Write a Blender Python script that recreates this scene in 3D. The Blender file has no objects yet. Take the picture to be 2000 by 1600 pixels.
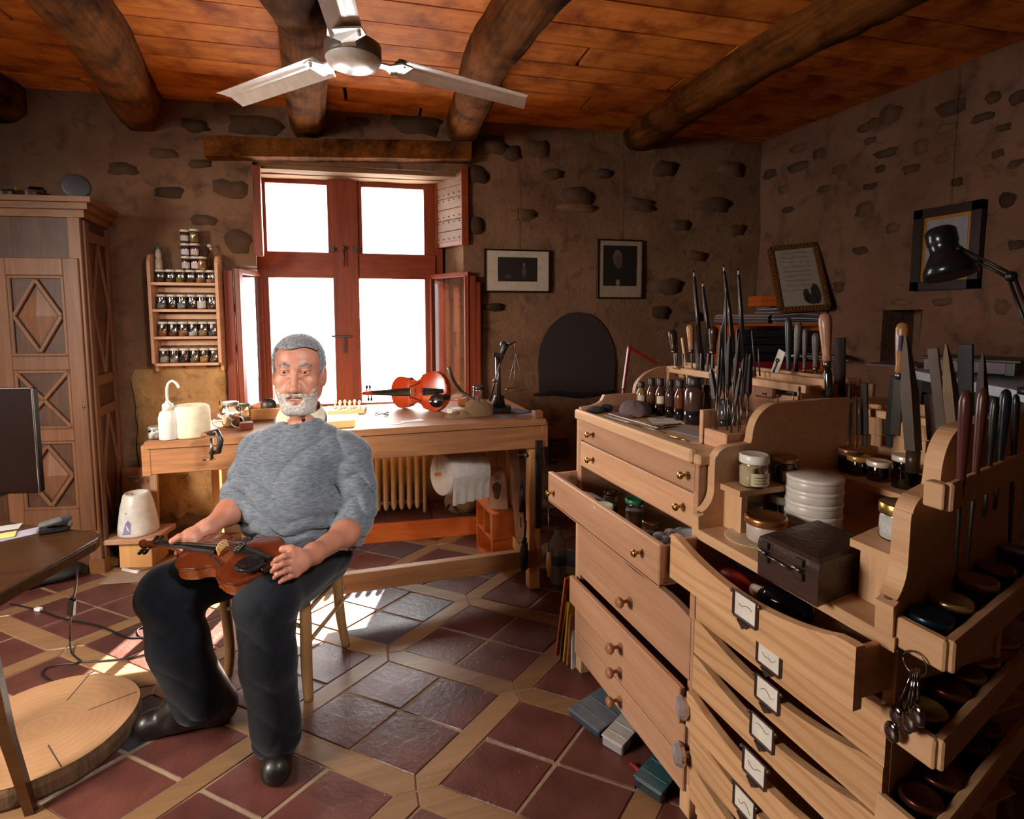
import bpy, bmesh, math, random
import numpy as np
from mathutils import Vector, Matrix, Euler, noise
random.seed(7)
SC = bpy.context.scene
COL = SC.collection
PI = math.pi
R = math.radians

# ---------------------------------------------------------------- camera
CAM_H = 1.30
F_PX = 1070.0
YAW, PITCH, SHIFT = R(19.5), R(5.0), -86.4
cd = bpy.data.cameras.new('camera')
cam = bpy.data.objects.new('camera', cd)
COL.objects.link(cam)
cam.location = (0, 0, CAM_H)
cam.rotation_euler = (R(90) - PITCH, 0, -YAW)
cd.sensor_width = 36.0
cd.lens = 36.0 * F_PX / 2000.0
cd.shift_y = SHIFT / 2000.0
cd.clip_start = 0.02
SC.camera = cam

# ---------------------------------------------------------------- world, sun, daylight
w = bpy.data.worlds.new('sky')
SC.world = w
w.use_nodes = True
bg = w.node_tree.nodes['Background']
bg.inputs[0].default_value = (0.86, 0.93, 1.0, 1)
bg.inputs[1].default_value = 3.2


def add_light(name, kind, loc, target, energy, color, size=None, size_y=None, spread=None):
    l = bpy.data.lights.new(name, kind)
    l.energy = energy
    l.color = color
    if size is not None and kind == 'AREA':
        l.shape = 'RECTANGLE'
        l.size = size
        l.size_y = size_y or size
    if spread is not None:
        l.spread = R(spread)
    o = bpy.data.objects.new(name, l)
    COL.objects.link(o)
    o.location = loc
    d = Vector(target) - Vector(loc)
    o.rotation_euler = d.to_track_quat('-Z', 'Y').to_euler()
    return o


sun = add_light('sun', 'SUN', (1.5, 8, 6), (1.5 - 0.37 * 3, 8 - 3, 6 - 0.90 * 3), 54.0, (1.0, 0.88, 0.70))
sun.data.angle = R(0.6)
# daylight entering by the photographed window (soft sky light)
wl = add_light('window_daylight', 'AREA', (0.36, 4.15, 1.62), (0.1, 2.2, 1.75), 120.0, (1.0, 0.95, 0.90), 1.25, 1.5)
# daylight of the window in the left wall, outside the frame
lw = add_light('side_window_daylight', 'AREA', (-2.62, 1.05, 1.62), (-0.7, 2.0, 0.0), 78.0, (1.0, 0.88, 0.74), 0.9, 0.9, 120)
# photographer's soft box above the camera for the sitter; left one is added fill
sb = add_light('studio_soft_box', 'AREA', (0.80, 0.0, 2.1), (-0.12, 1.85, 0.98), 7.8, (1.0, 0.95, 0.9), 0.28, 0.28, 60)
sb2 = add_light('left_fill_light', 'AREA', (-1.2, 0.0, 1.7), (-1.0, 2.9, 0.8), 3.6, (1.0, 0.88, 0.78), 0.4, 0.4, 90)

SC.view_settings.view_transform = 'Standard'
SC.view_settings.look = 'None'
SC.view_settings.gamma = 1
SC.view_settings.use_curve_mapping = False
SC.view_settings.exposure = 0.0
SC.cycles.use_denoising = True
SC.cycles.max_bounces = 7
SC.cycles.diffuse_bounces = 4
SC.cycles.glossy_bounces = 3
SC.cycles.transmission_bounces = 6
SC.cycles.transparent_max_bounces = 16
SC.cycles.caustics_reflective = False
SC.cycles.caustics_refractive = False
SC.cycles.sample_clamp_indirect = 4.0

# ---------------------------------------------------------------- from a picture position to a point on a real plane
cyw, syw, cpt, spt = math.cos(YAW), math.sin(YAW), math.cos(PITCH), math.sin(PITCH)


def ray(u, v):
    x = (u - 1000) / F_PX
    y = -(v - 800 - SHIFT) / F_PX
    return Vector((x * cyw + y * syw * spt + syw * cpt, -x * syw + y * cyw * spt + cyw * cpt, y * cpt - spt))


def onz(u, v, z):
    d = ray(u, v); t = (z - CAM_H) / d.z
    return Vector((d.x * t, d.y * t, z))


def onx(u, v, X):
    d = ray(u, v); t = X / d.x
    return Vector((X, d.y * t, CAM_H + d.z * t))


def ony(u, v, Y):
    d = ray(u, v); t = Y / d.y
    return Vector((d.x * t, Y, CAM_H + d.z * t))


def ond(u, v, dd):
    d = ray(u, v)
    return Vector((d.x * dd, d.y * dd, CAM_H + d.z * dd))


WA = R(-7.5)                       # the window wall is not square to the room
WD = Vector((math.cos(WA), math.sin(WA), 0))
WN = Vector((-WD.y, WD.x, 0))      # points outwards
WC = 3.5034


def onb(u, v, off=0.0):
    """point on the window wall; off = metres into the room (negative: into the recess)"""
    d = ray(u, v); t = (WC - off) / (d.x * WN.x + d.y * WN.y)
    return Vector((d.x * t, d.y * t, CAM_H + d.z * t))


def wb(s, z, off=0.0):
    """window-wall coordinates: s along the wall, z up, off into the room"""
    return Vector((WD.x * s + WN.x * (WC - off), WD.y * s + WN.y * (WC - off), z))


def s_of(p):
    return p.x * WD.x + p.y * WD.y


# ---------------------------------------------------------------- materials
def lin(h):
    h = h.lstrip('#')
    o = []
    for i in (0, 2, 4):
        c = int(h[i:i + 2], 16) / 255.0
        o.append(c / 12.92 if c <= 0.04045 else ((c + 0.055) / 1.055) ** 2.4)
    return tuple(o) + (1.0,)


_m = {}


def new_mat(name):
    m = bpy.data.materials.new(name)
    m.use_nodes = True
    nt = m.node_tree
    b = nt.nodes['Principled BSDF']
    return m, nt, b


def N(nt, t, **k):
    n = nt.nodes.new(t)
    for a, v in k.items():
        if hasattr(n, a) and not a.startswith('i_'):
            setattr(n, a, v)
    return n


def coords(nt, scale=(1, 1, 1), rot=(0, 0, 0)):
    tc = N(nt, 'ShaderNodeTexCoord')
    mp = N(nt, 'ShaderNodeMapping')
    mp.inputs['Scale'].default_value = scale
    mp.inputs['Rotation'].default_value = rot
    nt.links.new(tc.outputs['Object'], mp.inputs[0])
    return mp.outputs[0]


def noise_n(nt, vec, scale, detail=4, rough=0.55, dist=0.0):
    n = N(nt, 'ShaderNodeTexNoise')
    n.inputs['Scale'].default_value = scale
    n.inputs['Detail'].default_value = detail
    n.inputs['Roughness'].default_value = rough
    n.inputs['Distortion'].default_value = dist
    nt.links.new(vec, n.inputs['Vector'])
    return n.outputs['Fac']


def ramp(nt, fac, stops):
    r = N(nt, 'ShaderNodeValToRGB')
    e = r.color_ramp.elements
    while len(e) < len(stops):
        e.new(0.5)
    for i, (p, c) in enumerate(stops):
        e[i].position = p
        e[i].color = c
    nt.links.new(fac, r.inputs[0])
    return r.outputs[0]


def mixc(nt, fac, a, b, mode='MIX'):
    m = N(nt, 'ShaderNodeMix', data_type='RGBA', blend_type=mode)
    if isinstance(fac, float):
        m.inputs[0].default_value = fac
    else:
        nt.links.new(fac, m.inputs[0])
    for s, x in ((6, a), (7, b)):
        if isinstance(x, tuple):
            m.inputs[s].default_value = x
        else:
            nt.links.new(x, m.inputs[s])
    return m.outputs[2]


def bump(nt, b, h, strength=0.3, dist=0.01):
    n = N(nt, 'ShaderNodeBump')
    n.inputs['Strength'].default_value = strength
    n.inputs['Distance'].default_value = dist
    nt.links.new(h, n.inputs['Height'])
    nt.links.new(n.outputs[0], b.inputs['Normal'])


def rnd_value(nt, lo, hi):
    """brightness factor that differs from object to object"""
    oi = N(nt, 'ShaderNodeObjectInfo')
    mr = N(nt, 'ShaderNodeMapRange')
    mr.inputs[3].default_value = lo
    mr.inputs[4].default_value = hi
    nt.links.new(oi.outputs['Random'], mr.inputs[0])
    return mr.outputs[0], oi.outputs['Random']


def hsv(nt, col, val=None, hue=None):
    n = N(nt, 'ShaderNodeHueSaturation')
    nt.links.new(col, n.inputs['Color'])
    if val is not None:
        nt.links.new(val, n.inputs['Value'])
    if hue is not None:
        nt.links.new(hue, n.inputs['Hue'])
    return n.outputs[0]


def wood(name, c1, c2, axis=0, fine=1.0, rough=0.5, var=(0.9, 1.1), rings=0.0, spec=0.35, dark=None):
    if name in _m:
        return _m[name]
    m, nt, b = new_mat(name)
    sc = [14 * fine] * 3
    sc[axis] = 1.1 * fine
    v = coords(nt, tuple(sc))
    n1 = noise_n(nt, v, 1.6, 5, 0.6, 0.6)
    sc2 = [60 * fine] * 3
    sc2[axis] = 2.5 * fine
    n2 = noise_n(nt, coords(nt, tuple(sc2)), 2.0, 3, 0.6)
    col = ramp(nt, n1, [(0.30, lin(c2)), (0.72, lin(c1))])
    col = mixc(nt, 0.35, col, ramp(nt, n2, [(0.3, lin(c2)), (0.65, lin(c1))]), 'MIX')
    if rings > 0:
        wv = N(nt, 'ShaderNodeTexWave', wave_type='BANDS', bands_direction='Z')
        wv.inputs['Scale'].default_value = 11 * fine
        wv.inputs['Distortion'].default_value = 9.0
        wv.inputs['Detail'].default_value = 1.5
        wv.inputs['Detail Scale'].default_value = 0.9
        sr = [1.0] * 3
        sr[axis] = 0.22
        nt.links.new(coords(nt, tuple(sr)), wv.inputs[0])
        rc = ramp(nt, wv.outputs['Fac'], [(0.55, (1, 1, 1, 1)), (0.95, (1 - rings, 1 - rings * 1.25, 1 - rings * 1.5, 1))])
        col = mixc(nt, 1.0, col, rc, 'MULTIPLY')
    if dark:
        n3 = noise_n(nt, coords(nt, (2, 2, 2)), 2.2, 4, 0.65)
        col = mixc(nt, ramp(nt, n3, [(0.45, (0, 0, 0, 1)), (0.68, (1, 1, 1, 1))]), col, lin(dark))
    val, _r = rnd_value(nt, *var)
    col = hsv(nt, col, val)
    nt.links.new(col, b.inputs['Base Color'])
    b.inputs['Roughness'].default_value = rough
    b.inputs['Specular IOR Level'].default_value = spec
    bump(nt, b, n2, 0.25, 0.002)
    _m[name] = m
    return m


def plain(name, c, rough=0.5, metal=0.0, spec=0.5, var=None, bmp=None, emit=None, sheen=0, coat=0):
    if name in _m:
        return _m[name]
    m, nt, b = new_mat(name)
    v = coords(nt)
    n = noise_n(nt, v, bmp[0] if bmp else 30, 3)
    base = lin(c)
    d = tuple(x * 0.82 for x in base[:3]) + (1,)
    col = ramp(nt, n, [(0.3, d), (0.7, base)])
    if var:
        val, _r = rnd_value(nt, *var)
        col = hsv(nt, col, val)
    nt.links.new(col, b.inputs['Base Color'])
    b.inputs['Roughness'].default_value = rough
    b.inputs['Metallic'].default_value = metal
    b.inputs['Specular IOR Level'].default_value = spec
    if coat:
        b.inputs['Coat Weight'].default_value = coat
    if sheen:
        b.inputs['Sheen Weight'].default_value = sheen
    if bmp:
        bump(nt, b, n, bmp[1], 0.004)
    if emit:
        b.inputs['Emission Color'].default_value = base
        b.inputs['Emission Strength'].default_value = emit
    _m[name] = m
    return m


def glass(name, tint='#ffffff', alpha=0.14):
    """thin glass: mostly see-through with a glossy coat"""
    if name in _m:
        return _m[name]
    m = bpy.data.materials.new(name)
    m.use_nodes = True
    nt = m.node_tree
    nt.nodes.clear()
    out = N(nt, 'ShaderNodeOutputMaterial')
    tr = N(nt, 'ShaderNodeBsdfTransparent')
    tr.inputs[0].default_value = lin(tint)
    gl = N(nt, 'ShaderNodeBsdfGlossy')
    gl.inputs['Roughness'].default_value = 0.06
    fr = N(nt, 'ShaderNodeFresnel')
    fr.inputs[0].default_value = 1.45
    ad = N(nt, 'ShaderNodeMath', operation='ADD')
    ad.inputs[1].default_value = alpha
    nt.links.new(fr.outputs[0], ad.inputs[0])
    mx = N(nt, 'ShaderNodeMixShader')
    nt.links.new(ad.outputs[0], mx.inputs[0])
    nt.links.new(tr.outputs[0], mx.inputs[1])
    nt.links.new(gl.outputs[0], mx.inputs[2])
    nt.links.new(mx.outputs[0], out.inputs[0])
    _m[name] = m
    return m


# ---------------------------------------------------------------- mesh building
class MB:
    """collects shapes and links them as ONE mesh object"""

    def __init__(s):
        s.v = []
        s.f = []
        s.sm = []

    def add(s, vs, fs, smooth=False):
        o = len(s.v)
        s.v += [tuple(x) for x in vs]
        s.f += [tuple(i + o for i in f) for f in fs]
        s.sm += [smooth] * len(fs)
        return s

    def box(s, c, size, rot=None, b=0.002):
        hx, hy, hz = size[0] / 2, size[1] / 2, size[2] / 2
        b = min(b, hx * .6, hy * .6, hz * .6)
        vs, idx = [], {}
        for sx in (-1, 1):
            for sy in (-1, 1):
                for sz in (-1, 1):
                    for ax in range(3):
                        p = [sx * (hx - b), sy * (hy - b), sz * (hz - b)]
                        p[ax] = (sx * hx, sy * hy, sz * hz)[ax]
                        idx[(sx, sy, sz, ax)] = len(vs)
                        vs.append(Vector(p))
        fs = []
        g = lambda a, q, sa, s1, s2: idx[tuple([{a: sa, (a + 1) % 3: s1, (a + 2) % 3: s2}[k] for k in range(3)] + [q])]
        for a in range(3):
            for sa in (-1, 1):
                q = [g(a, a, sa, -1, -1), g(a, a, sa, 1, -1), g(a, a, sa, 1, 1), g(a, a, sa, -1, 1)]
                fs.append(q if sa > 0 else q[::-1])
        for a in range(3):      # edges along axis a
            b1, b2 = (a + 1) % 3, (a + 2) % 3
            for s1 in (-1, 1):
                for s2 in (-1, 1):
                    q = [g(a, b1, -1, s1, s2), g(a, b1, 1, s1, s2), g(a, b2, 1, s1, s2), g(a, b2, -1, s1, s2)]
                    fs.append(q if s1 * s2 < 0 else q[::-1])
        for sx in (-1, 1):
            for sy in (-1, 1):
                for sz in (-1, 1):
                    q = [idx[(sx, sy, sz, k)] for k in range(3)]
                    fs.append(q if sx * sy * sz > 0 else q[::-1])
        M = rot if rot is not None else Matrix.Identity(3)
        if isinstance(M, (tuple, Euler)):
            M = Euler(M).to_matrix()
        c = Vector(c)
        return s.add([M @ p + c for p in vs], fs)

    def bar(s, p0, p1, wd, th, up=(0, 0, 1), b=0.002):
        """rectangular bar from p0 to p1, width across, th along up"""
        p0, p1 = Vector(p0), Vector(p1)
        x = (p1 - p0); L = x.length; x.normalize()
        z = Vector(up); y = z.cross(x)
        if y.length < 1e-5:
            y = Vector((0, 1, 0)).cross(x)
        y.normalize(); z = x.cross(y)
        M = Matrix((x, y, z)).transposed()
        return s.box((p0 + p1) / 2, (L, wd, th), M, b)

    def tube(s, pts, r, n=10, cap=True, smooth=True):
        pts = [Vector(p) for p in pts]
        rs = r if isinstance(r, (list, tuple)) else [r] * len(pts)
        vs, fs = [], []
        ref = None
        for i, p in enumerate(pts):
            a = pts[max(i - 1, 0)]; c = pts[min(i + 1, len(pts) - 1)]
            t = (c - a).normalized()
            if ref is None:
                ref = t.orthogonal().normalized()
            else:
                ref = (ref - t * ref.dot(t))
                if ref.length < 1e-6: ref = t.orthogonal()
                ref.normalize()
            w_ = t.cross(ref)
            for k in range(n):
                an = 2 * PI * k / n
                vs.append(p + (ref * math.cos(an) + w_ * math.sin(an)) * rs[i])
        for i in range(len(pts) - 1):
            for k in range(n):
                k2 = (k + 1) % n
                fs.append((i * n + k, i * n + k2, (i + 1) * n + k2, (i + 1) * n + k))
        s.add(vs, fs, smooth)
        if cap:
            o = len(s.v) - len(vs)
            s.f.append(tuple(o + k for k in range(n))[::-1]); s.sm.append(False)
            s.f.append(tuple(o + (len(pts) - 1) * n + k for k in range(n))); s.sm.append(False)
        return s

    def lathe(s, prof, c=(0, 0, 0), axis=(0, 0, 1), n=20, smooth=True, sq=None):
        """prof: list of (radius, height)"""
        c = Vector(c); z = Vector(axis).normalized(); x = z.orthogonal().normalized()
        if abs(z.z) > 0.99: x = Vector((1, 0, 0))
        y = z.cross(x)
        vs, fs = [], []
        for (r, h) in prof:
            for k in range(n):
                an = 2 * PI * k / n
                vs.append(c + z * h + (x * math.cos(an) + y * math.sin(an)) * r)
        m = len(prof)
        for i in range(m - 1):
            for k in range(n):
                k2 = (k + 1) % n
                fs.append((i * n + k, i * n + k2, (i + 1) * n + k2, (i + 1) * n + k))
        s.add(vs, fs, smooth)
        o = len(s.v) - len(vs)
        if prof[0][0] > 1e-5:
            s.f.append(tuple(o + k for k in range(n))[::-1]); s.sm.append(False)
        if prof[-1][0] > 1e-5:
            s.f.append(tuple(o + (m - 1) * n + k for k in range(n))); s.sm.append(False)
        return s

    def prism(s, poly, vec, smooth_sides=False):
        """closed 3D polygon swept along vec"""
        poly = [Vector(p) for p in poly]; vec = Vector(vec)
        n = len(poly)
        nrm = Vector((0, 0, 0))
        for i in range(n):
            nrm += poly[i].cross(poly[(i + 1) % n])
        if nrm.dot(vec) > 0:
            poly = poly[::-1]
        vs = poly + [p + vec for p in poly]
        o = len(s.v)
        s.v += [tuple(p) for p in vs]
        s.f.append(tuple(range(o, o + n))); s.sm.append(False)
        s.f.append(tuple(range(o + n, o + 2 * n))[::-1]); s.sm.append(False)
        for i in range(n):
            j = (i + 1) % n
            s.f.append((o + j, o + i, o + n + i, o + n + j)); s.sm.append(smooth_sides)
        return s

    def ball(s, c, r, n=14, m=9, rot=None):
        r = (r, r, r) if not isinstance(r, (tuple, list)) else r
        c = Vector(c)
        vs, fs = [], []
        for i in range(m + 1):
            th = PI * i / m
            for k in range(n):
                ph = 2 * PI * k / n
                p = Vector((r[0] * math.sin(th) * math.cos(ph), r[1] * math.sin(th) * math.sin(ph), -r[2] * math.cos(th)))
                if rot is not None: p = rot @ p
                vs.append(c + p)
        for i in range(m):
            for k in range(n):
                k2 = (k + 1) % n
                fs.append((i * n + k, i * n + k2, (i + 1) * n + k2, (i + 1) * n + k))
        return s.add(vs, fs, True)

    def grid(s, fn, nu, nv, smooth=True, flip=False):
        vs = [fn(i / nu, j / nv) for j in range(nv + 1) for i in range(nu + 1)]
        fs = []
        for j in range(nv):
            for i in range(nu):
                a = j * (nu + 1) + i
                q = (a, a + 1, a + nu + 2, a + nu + 1)
                fs.append(q[::-1] if flip else q)
        return s.add(vs, fs, smooth)

    def mesh(s, name, off=(0, 0, 0)):
        me = bpy.data.meshes.new(name)
        ox, oy, oz = off
        me.from_pydata([(x - ox, y - oy, z - oz) for x, y, z in s.v], [], s.f)
        me.polygons.foreach_set('use_smooth', s.sm)
        me.update()
        return me

    def build(s, name, m, parent=None, world=True, loc=None, label=None, weld=False):
        """world=True: vertices are world positions; the origin goes to the parent's place (or loc)"""
        if world:
            if parent is not None:
                off = WORLD[parent.name]
            elif loc is not None:
                off = Vector(loc)
            else:
                off = Vector((sum(p[0] for p in s.v) / len(s.v), sum(p[1] for p in s.v) / len(s.v), min(p[2] for p in s.v)))
        else:
            off = Vector((0, 0, 0))
        me = s.mesh(name, off)
        if m is not None:
            me.materials.append(m)
        o = bpy.data.objects.new(name, me)
        COL.objects.link(o)
        if parent is not None:
            o.parent = parent
            WORLD[o.name] = off if world else Vector((0, 0, 0))
        elif world:
            o.location = off
            WORLD[o.name] = off
        if label:
            o['label'] = label
        return o


WORLD = {}


def T(name, label, cat, loc=(0, 0, 0), rotz=0.0, group=None, rot=None, scale=None):
    """a thing: an Empty at its base that parents its parts"""
    o = bpy.data.objects.new(name, None)
    o.empty_display_size = 0.05
    COL.objects.link(o)
    o.location = loc
    o.rotation_euler = rot if rot is not None else (0, 0, rotz)
    if scale: o.scale = (scale,) * 3
    o['label'] = label
    o['category'] = cat
    if group: o['group'] = group
    WORLD[o.name] = Vector(loc)
    return o


def tag(o, label, cat, group=None):
    o['label'] = label
    o['category'] = cat
    if group: o['group'] = group
    return o


def struct(o):
    o['kind'] = 'structure'
    return o


def bez(p0, p1, p2, p3, n=10):
    out = []
    p0, p1, p2, p3 = map(Vector, (p0, p1, p2, p3))
    for i in range(n + 1):
        t = i / n
        out.append(p0 * (1 - t) ** 3 + p1 * 3 * t * (1 - t) ** 2 + p2 * 3 * t * t * (1 - t) + p3 * t ** 3)
    return out


def catmull(P, n=6):
    P = [Vector(p) for p in P]
    Q = [P[0]] + P + [P[-1]]
    out = []
    for i in range(1, len(Q) - 2):
        for k in range(n):
            t = k / n
            a, b, c, d = Q[i - 1], Q[i], Q[i + 1], Q[i + 2]
            out.append(0.5 * ((2 * b) + (c - a) * t + (2 * a - 5 * b + 4 * c - d) * t * t + (3 * b - a - 3 * c + d) * t ** 3))
    out.append(P[-1])
    return out


def ordn(i):
    return ('first', 'second', 'third', 'fourth', 'fifth', 'sixth', 'seventh', 'eighth', 'ninth', 'tenth', 'eleventh', 'twelfth')[i]


# shared materials
M_PINE = wood('pine', '#cfa680', '#b58a64', 1, 1.0, 0.5, (0.95, 1.05), 0.0)
M_PINEX = wood('pine_x', '#cfa680', '#b58a64', 0, 1.0, 0.5, (0.95, 1.05), 0.0)
M_PINEZ = wood('pine_z', '#cfa680', '#b58a64', 2, 1.0, 0.5, (0.95, 1.05), 0.0)
M_PINK = wood('chest_wood', '#b78c70', '#9a7056', 1, 0.8, 0.45, (0.95, 1.05), 0.0)
M_BENCH = wood('bench_wood', '#b07a50', '#7f5232', 0, 0.8, 0.5, (0.95, 1.05), 0.0)
M_BENCHL = wood('bench_light_wood', '#e0aa70', '#c08a52', 2, 0.8, 0.5)
M_RED = wood('window_wood', '#8c3f1e', '#5e2412', 2, 0.8, 0.42, (0.95, 1.05))
M_REDX = wood('window_wood_x', '#8c3f1e', '#5e2412', 0, 0.8, 0.42, (0.95, 1.05))
M_ORANGE = wood('orange_wood', '#c8642a', '#9c4416', 0, 0.7, 0.45)
M_OAK = wood('armoire_wood', '#5e3c26', '#3a2216', 2, 0.8, 0.5, (0.9, 1.1), 0.0, 0.35, '#3a2216')
M_OAKX = wood('armoire_wood_x', '#85562e', '#5a381e', 0, 0.8, 0.5, (0.95, 1.05))
M_BEAM = wood('old_beam_wood', '#855022', '#3a1f0c', 1, 0.5, 0.9, (0.9, 1.1), 0, 0.06, '#241206')
M_DESK = wood('desk_wood', '#4a2c14', '#2e1a0c', 0, 0.7, 0.3, (0.95, 1.05))
M_CHAIR = wood('chair_wood', '#a07a50', '#7c5a38', 2, 0.8, 0.4)
M_STEEL = plain('steel', '#77726e', 0.32, 1.0)
M_DSTEEL = plain('dark_steel', '#4d4744', 0.42, 0.85, var=(0.8, 1.25))
M_BRASS = plain('brass', '#b08a4a', 0.28, 1.0)
M_GOLD = plain('gold_lid', '#b79a58', 0.3, 1.0, var=(0.85, 1.1))
M_BLACK = plain('black_plastic', '#141414', 0.4)
M_WHITE = plain('white_plastic', '#e6e2dc', 0.35)
M_PAPER = plain('paper', '#e8e2d6', 0.9, var=(0.9, 1.05))
M_GLASS = glass('clear_glass')
M_CLOTH = plain('tan_cloth', '#8a6a4c', 0.95, bmp=(60, 0.4))
# ================================================================ the room
def plaster_mat(name, c1, c2, c3, sc=1.0):
    m, nt, b = new_mat(name)
    v = coords(nt)
    n1 = noise_n(nt, v, 2.2 * sc, 6, 0.62, 0.3)
    n2 = noise_n(nt, v, 9 * sc, 5, 0.6, 0.5)
    n3 = noise_n(nt, v, 45, 4, 0.7)
    col = ramp(nt, n1, [(0.33, lin(c2)), (0.62, lin(c1))])
    col = mixc(nt, ramp(nt, n2, [(0.52, (0, 0, 0, 1)), (0.72, (0.75, 0.75, 0.75, 1))]), col, lin(c3))
    nt.links.new(col, b.inputs['Base Color'])
    b.inputs['Roughness'].default_value = 0.92
    b.inputs['Specular IOR Level'].default_value = 0.15
    a = N(nt, 'ShaderNodeMath', operation='ADD')
    nt.links.new(n2, a.inputs[0]); nt.links.new(n3, a.inputs[1])
    bump(nt, b, a.outputs[0], 0.6, 0.012)
    return m


M_WALL = plaster_mat('rough_plaster', '#80614a', '#684c38', '#43302a')
M_WALLR = plaster_mat('rough_plaster_right', '#7a5a48', '#644738', '#432f28')


def stone_mat(name, c1, c2):
    m, nt, b = new_mat(name)
    v = coords(nt)
    n1 = noise_n(nt, v, 11, 5, 0.65)
    col = ramp(nt, n1, [(0.3, lin(c2)), (0.7, lin(c1))])
    val, _r = rnd_value(nt, 0.6, 1.35)
    nt.links.new(hsv(nt, col, val), b.inputs['Base Color'])
    b.inputs['Roughness'].default_value = 0.95
    b.inputs['Specular IOR Level'].default_value = 0.1
    bump(nt, b, n1, 0.7, 0.01)
    return m


M_STONE = stone_mat('wall_stone', '#5a4535', '#42332a')
M_STONEL = stone_mat('wall_stone_pale', '#6e523e', '#54402f')

CEIL = 2.53
# opening of the window in wall coordinates
A0, A1 = s_of(onb(500, 500)), s_of(onb(905, 500))
ZS, ZT = 0.62, 2.20
SRR = s_of(onb(850, 500, -0.27)) + .035
SLL = s_of(onb(508, 500, -0.27)) - .03
A0L, ZL = s_of(onb(456, 600)), 1.60
WL, WR = -3.1, 3.05


def wall_grid(mb, P, s0, s1, z0, z1, step=0.09, amp=0.012, seed=0.0, holes=(), keep_edge=True):
    """a rough plaster sheet; P(s, z, off) gives the point, holes are left out"""
    ss = [s0 + (s1 - s0) * i / max(1, round((s1 - s0) / step)) for i in range(max(1, round((s1 - s0) / step)) + 1)]
    zz = [z0 + (z1 - z0) * i / max(1, round((z1 - z0) / step)) for i in range(max(1, round((z1 - z0) / step)) + 1)]
    for (h0, h1, k0, k1) in holes:
        for a in (h0, h1):
            i = min(range(len(ss)), key=lambda q: abs(ss[q] - a)); ss[i] = a
        for a in (k0, k1):
            i = min(range(len(zz)), key=lambda q: abs(zz[q] - a)); zz[i] = a
    vs = []
    for z in zz:
        for s in ss:
            n = noise.noise(Vector((s * 2.3 + seed, z * 2.3, seed))) + 0.5 * noise.noise(Vector((s * 6 + seed, z * 6, 3)))
            vs.append(P(s, z, amp * n))
    fs = []
    W = len(ss)
    for j in range(len(zz) - 1):
        for i in range(W - 1):
            cs, cz = (ss[i] + ss[i + 1]) / 2, (zz[j] + zz[j + 1]) / 2
            if any(h0 < cs < h1 and k0 < cz < k1 for (h0, h1, k0, k1) in holes):
                continue
            a = j * W + i
            fs.append((a, a + 1, a + W + 1, a + W))
    mb.add(vs, fs, True)


def stone(mb, P, s, z, w_, h_, out=0.008, seed=1):
    rnd = random.Random(seed)
    n = 13
    ring0, ring1 = [], []
    for k in range(n):
        a = 2 * PI * k / n
        ca, sa = math.cos(a), math.sin(a)
        e = (abs(ca) ** 4 + abs(sa) ** 4) ** (-1 / 4)
        rr = e * rnd.uniform(0.72, 1.08)
        ring0.append((s + ca * rr * w_ / 2, z + sa * rr * h_ / 2, -0.03))
        ring1.append((s + ca * rr * w_ * 0.45, z + sa * rr * h_ * 0.43, out * .6 * rnd.uniform(0.5, 1.2)))
    vs = [P(*p) for p in ring0] + [P(*p) for p in ring1] + [P(s, z, out * 1.3)]
    fs = []
    for k in range(n):
        k2 = (k + 1) % n
        fs.append((k, k2, n + k2, n + k))
        fs.append((n + k, n + k2, 2 * n))
    mb.add(vs, fs, True)


# --- window wall
mb = MB()
wall_grid(mb, lambda s, z, o: wb(s, z, o), WL, WR, -.05, CEIL + 0.05, 0.085, 0.016, 0.0, [(A0, A1, ZS, ZT), (A0L, A0 + .001, ZS, ZL)])
wall_back = struct(mb.build('wall_back', M_WALL, loc=(0, 3.5, 0)))
# reveals of the recess (thick wall)
mb = MB()
DEP = 0.34
wall_grid(mb, lambda s, z, o: wb(A0 + (SLL - A0) * s / DEP + o, z, -s), 0, DEP, ZL, ZT, 0.08, 0.008, 4.0)
wall_grid(mb, lambda s, z, o: wb(A0L + (SLL - A0L) * s / DEP + o * .3, z, -s), 0, DEP, ZS, ZL, 0.08, 0.008, 4.0)
mb.add([wb(A0L, ZL, 0), wb(A0, ZL, 0), wb(SLL, ZL, -DEP)], [(0, 1, 2)])
wall_grid(mb, lambda s, z, o: wb(A1 - (A1 - SRR) * s / DEP - o, z, -s), 0, DEP, ZS, ZT, 0.08, 0.008, 7.0)
mb.add([wb(A0L - .02, ZS, 0.01), wb(A1 + .02, ZS, 0.01), wb(A1, ZS, -DEP - .05), wb(A0L, ZS, -DEP - .05)], [(0, 1, 2, 3)])
mb.add([wb(A0 - .02, ZT, 0.0), wb(A1 + .02, ZT, 0.0), wb(A1, ZT, -DEP - .05), wb(A0, ZT, -DEP - .05)], [(0, 3, 2, 1)])
# outer skin of the wall keeps stray light out
for (a, b_, c, d) in ((WL, SLL, -0.05, CEIL + .1), (A1 - 0.05, WR + .1, -0.05, CEIL + .1), (A0, A1, -0.05, ZS), (A0, A1, ZT, CEIL + .1)):
    mb.add([wb(a, c, -DEP), wb(b_, c, -DEP), wb(b_, d, -DEP), wb(a, d, -DEP)], [(0, 1, 2, 3)])
mb.build('recess', M_WALL, wall_back)

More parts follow.
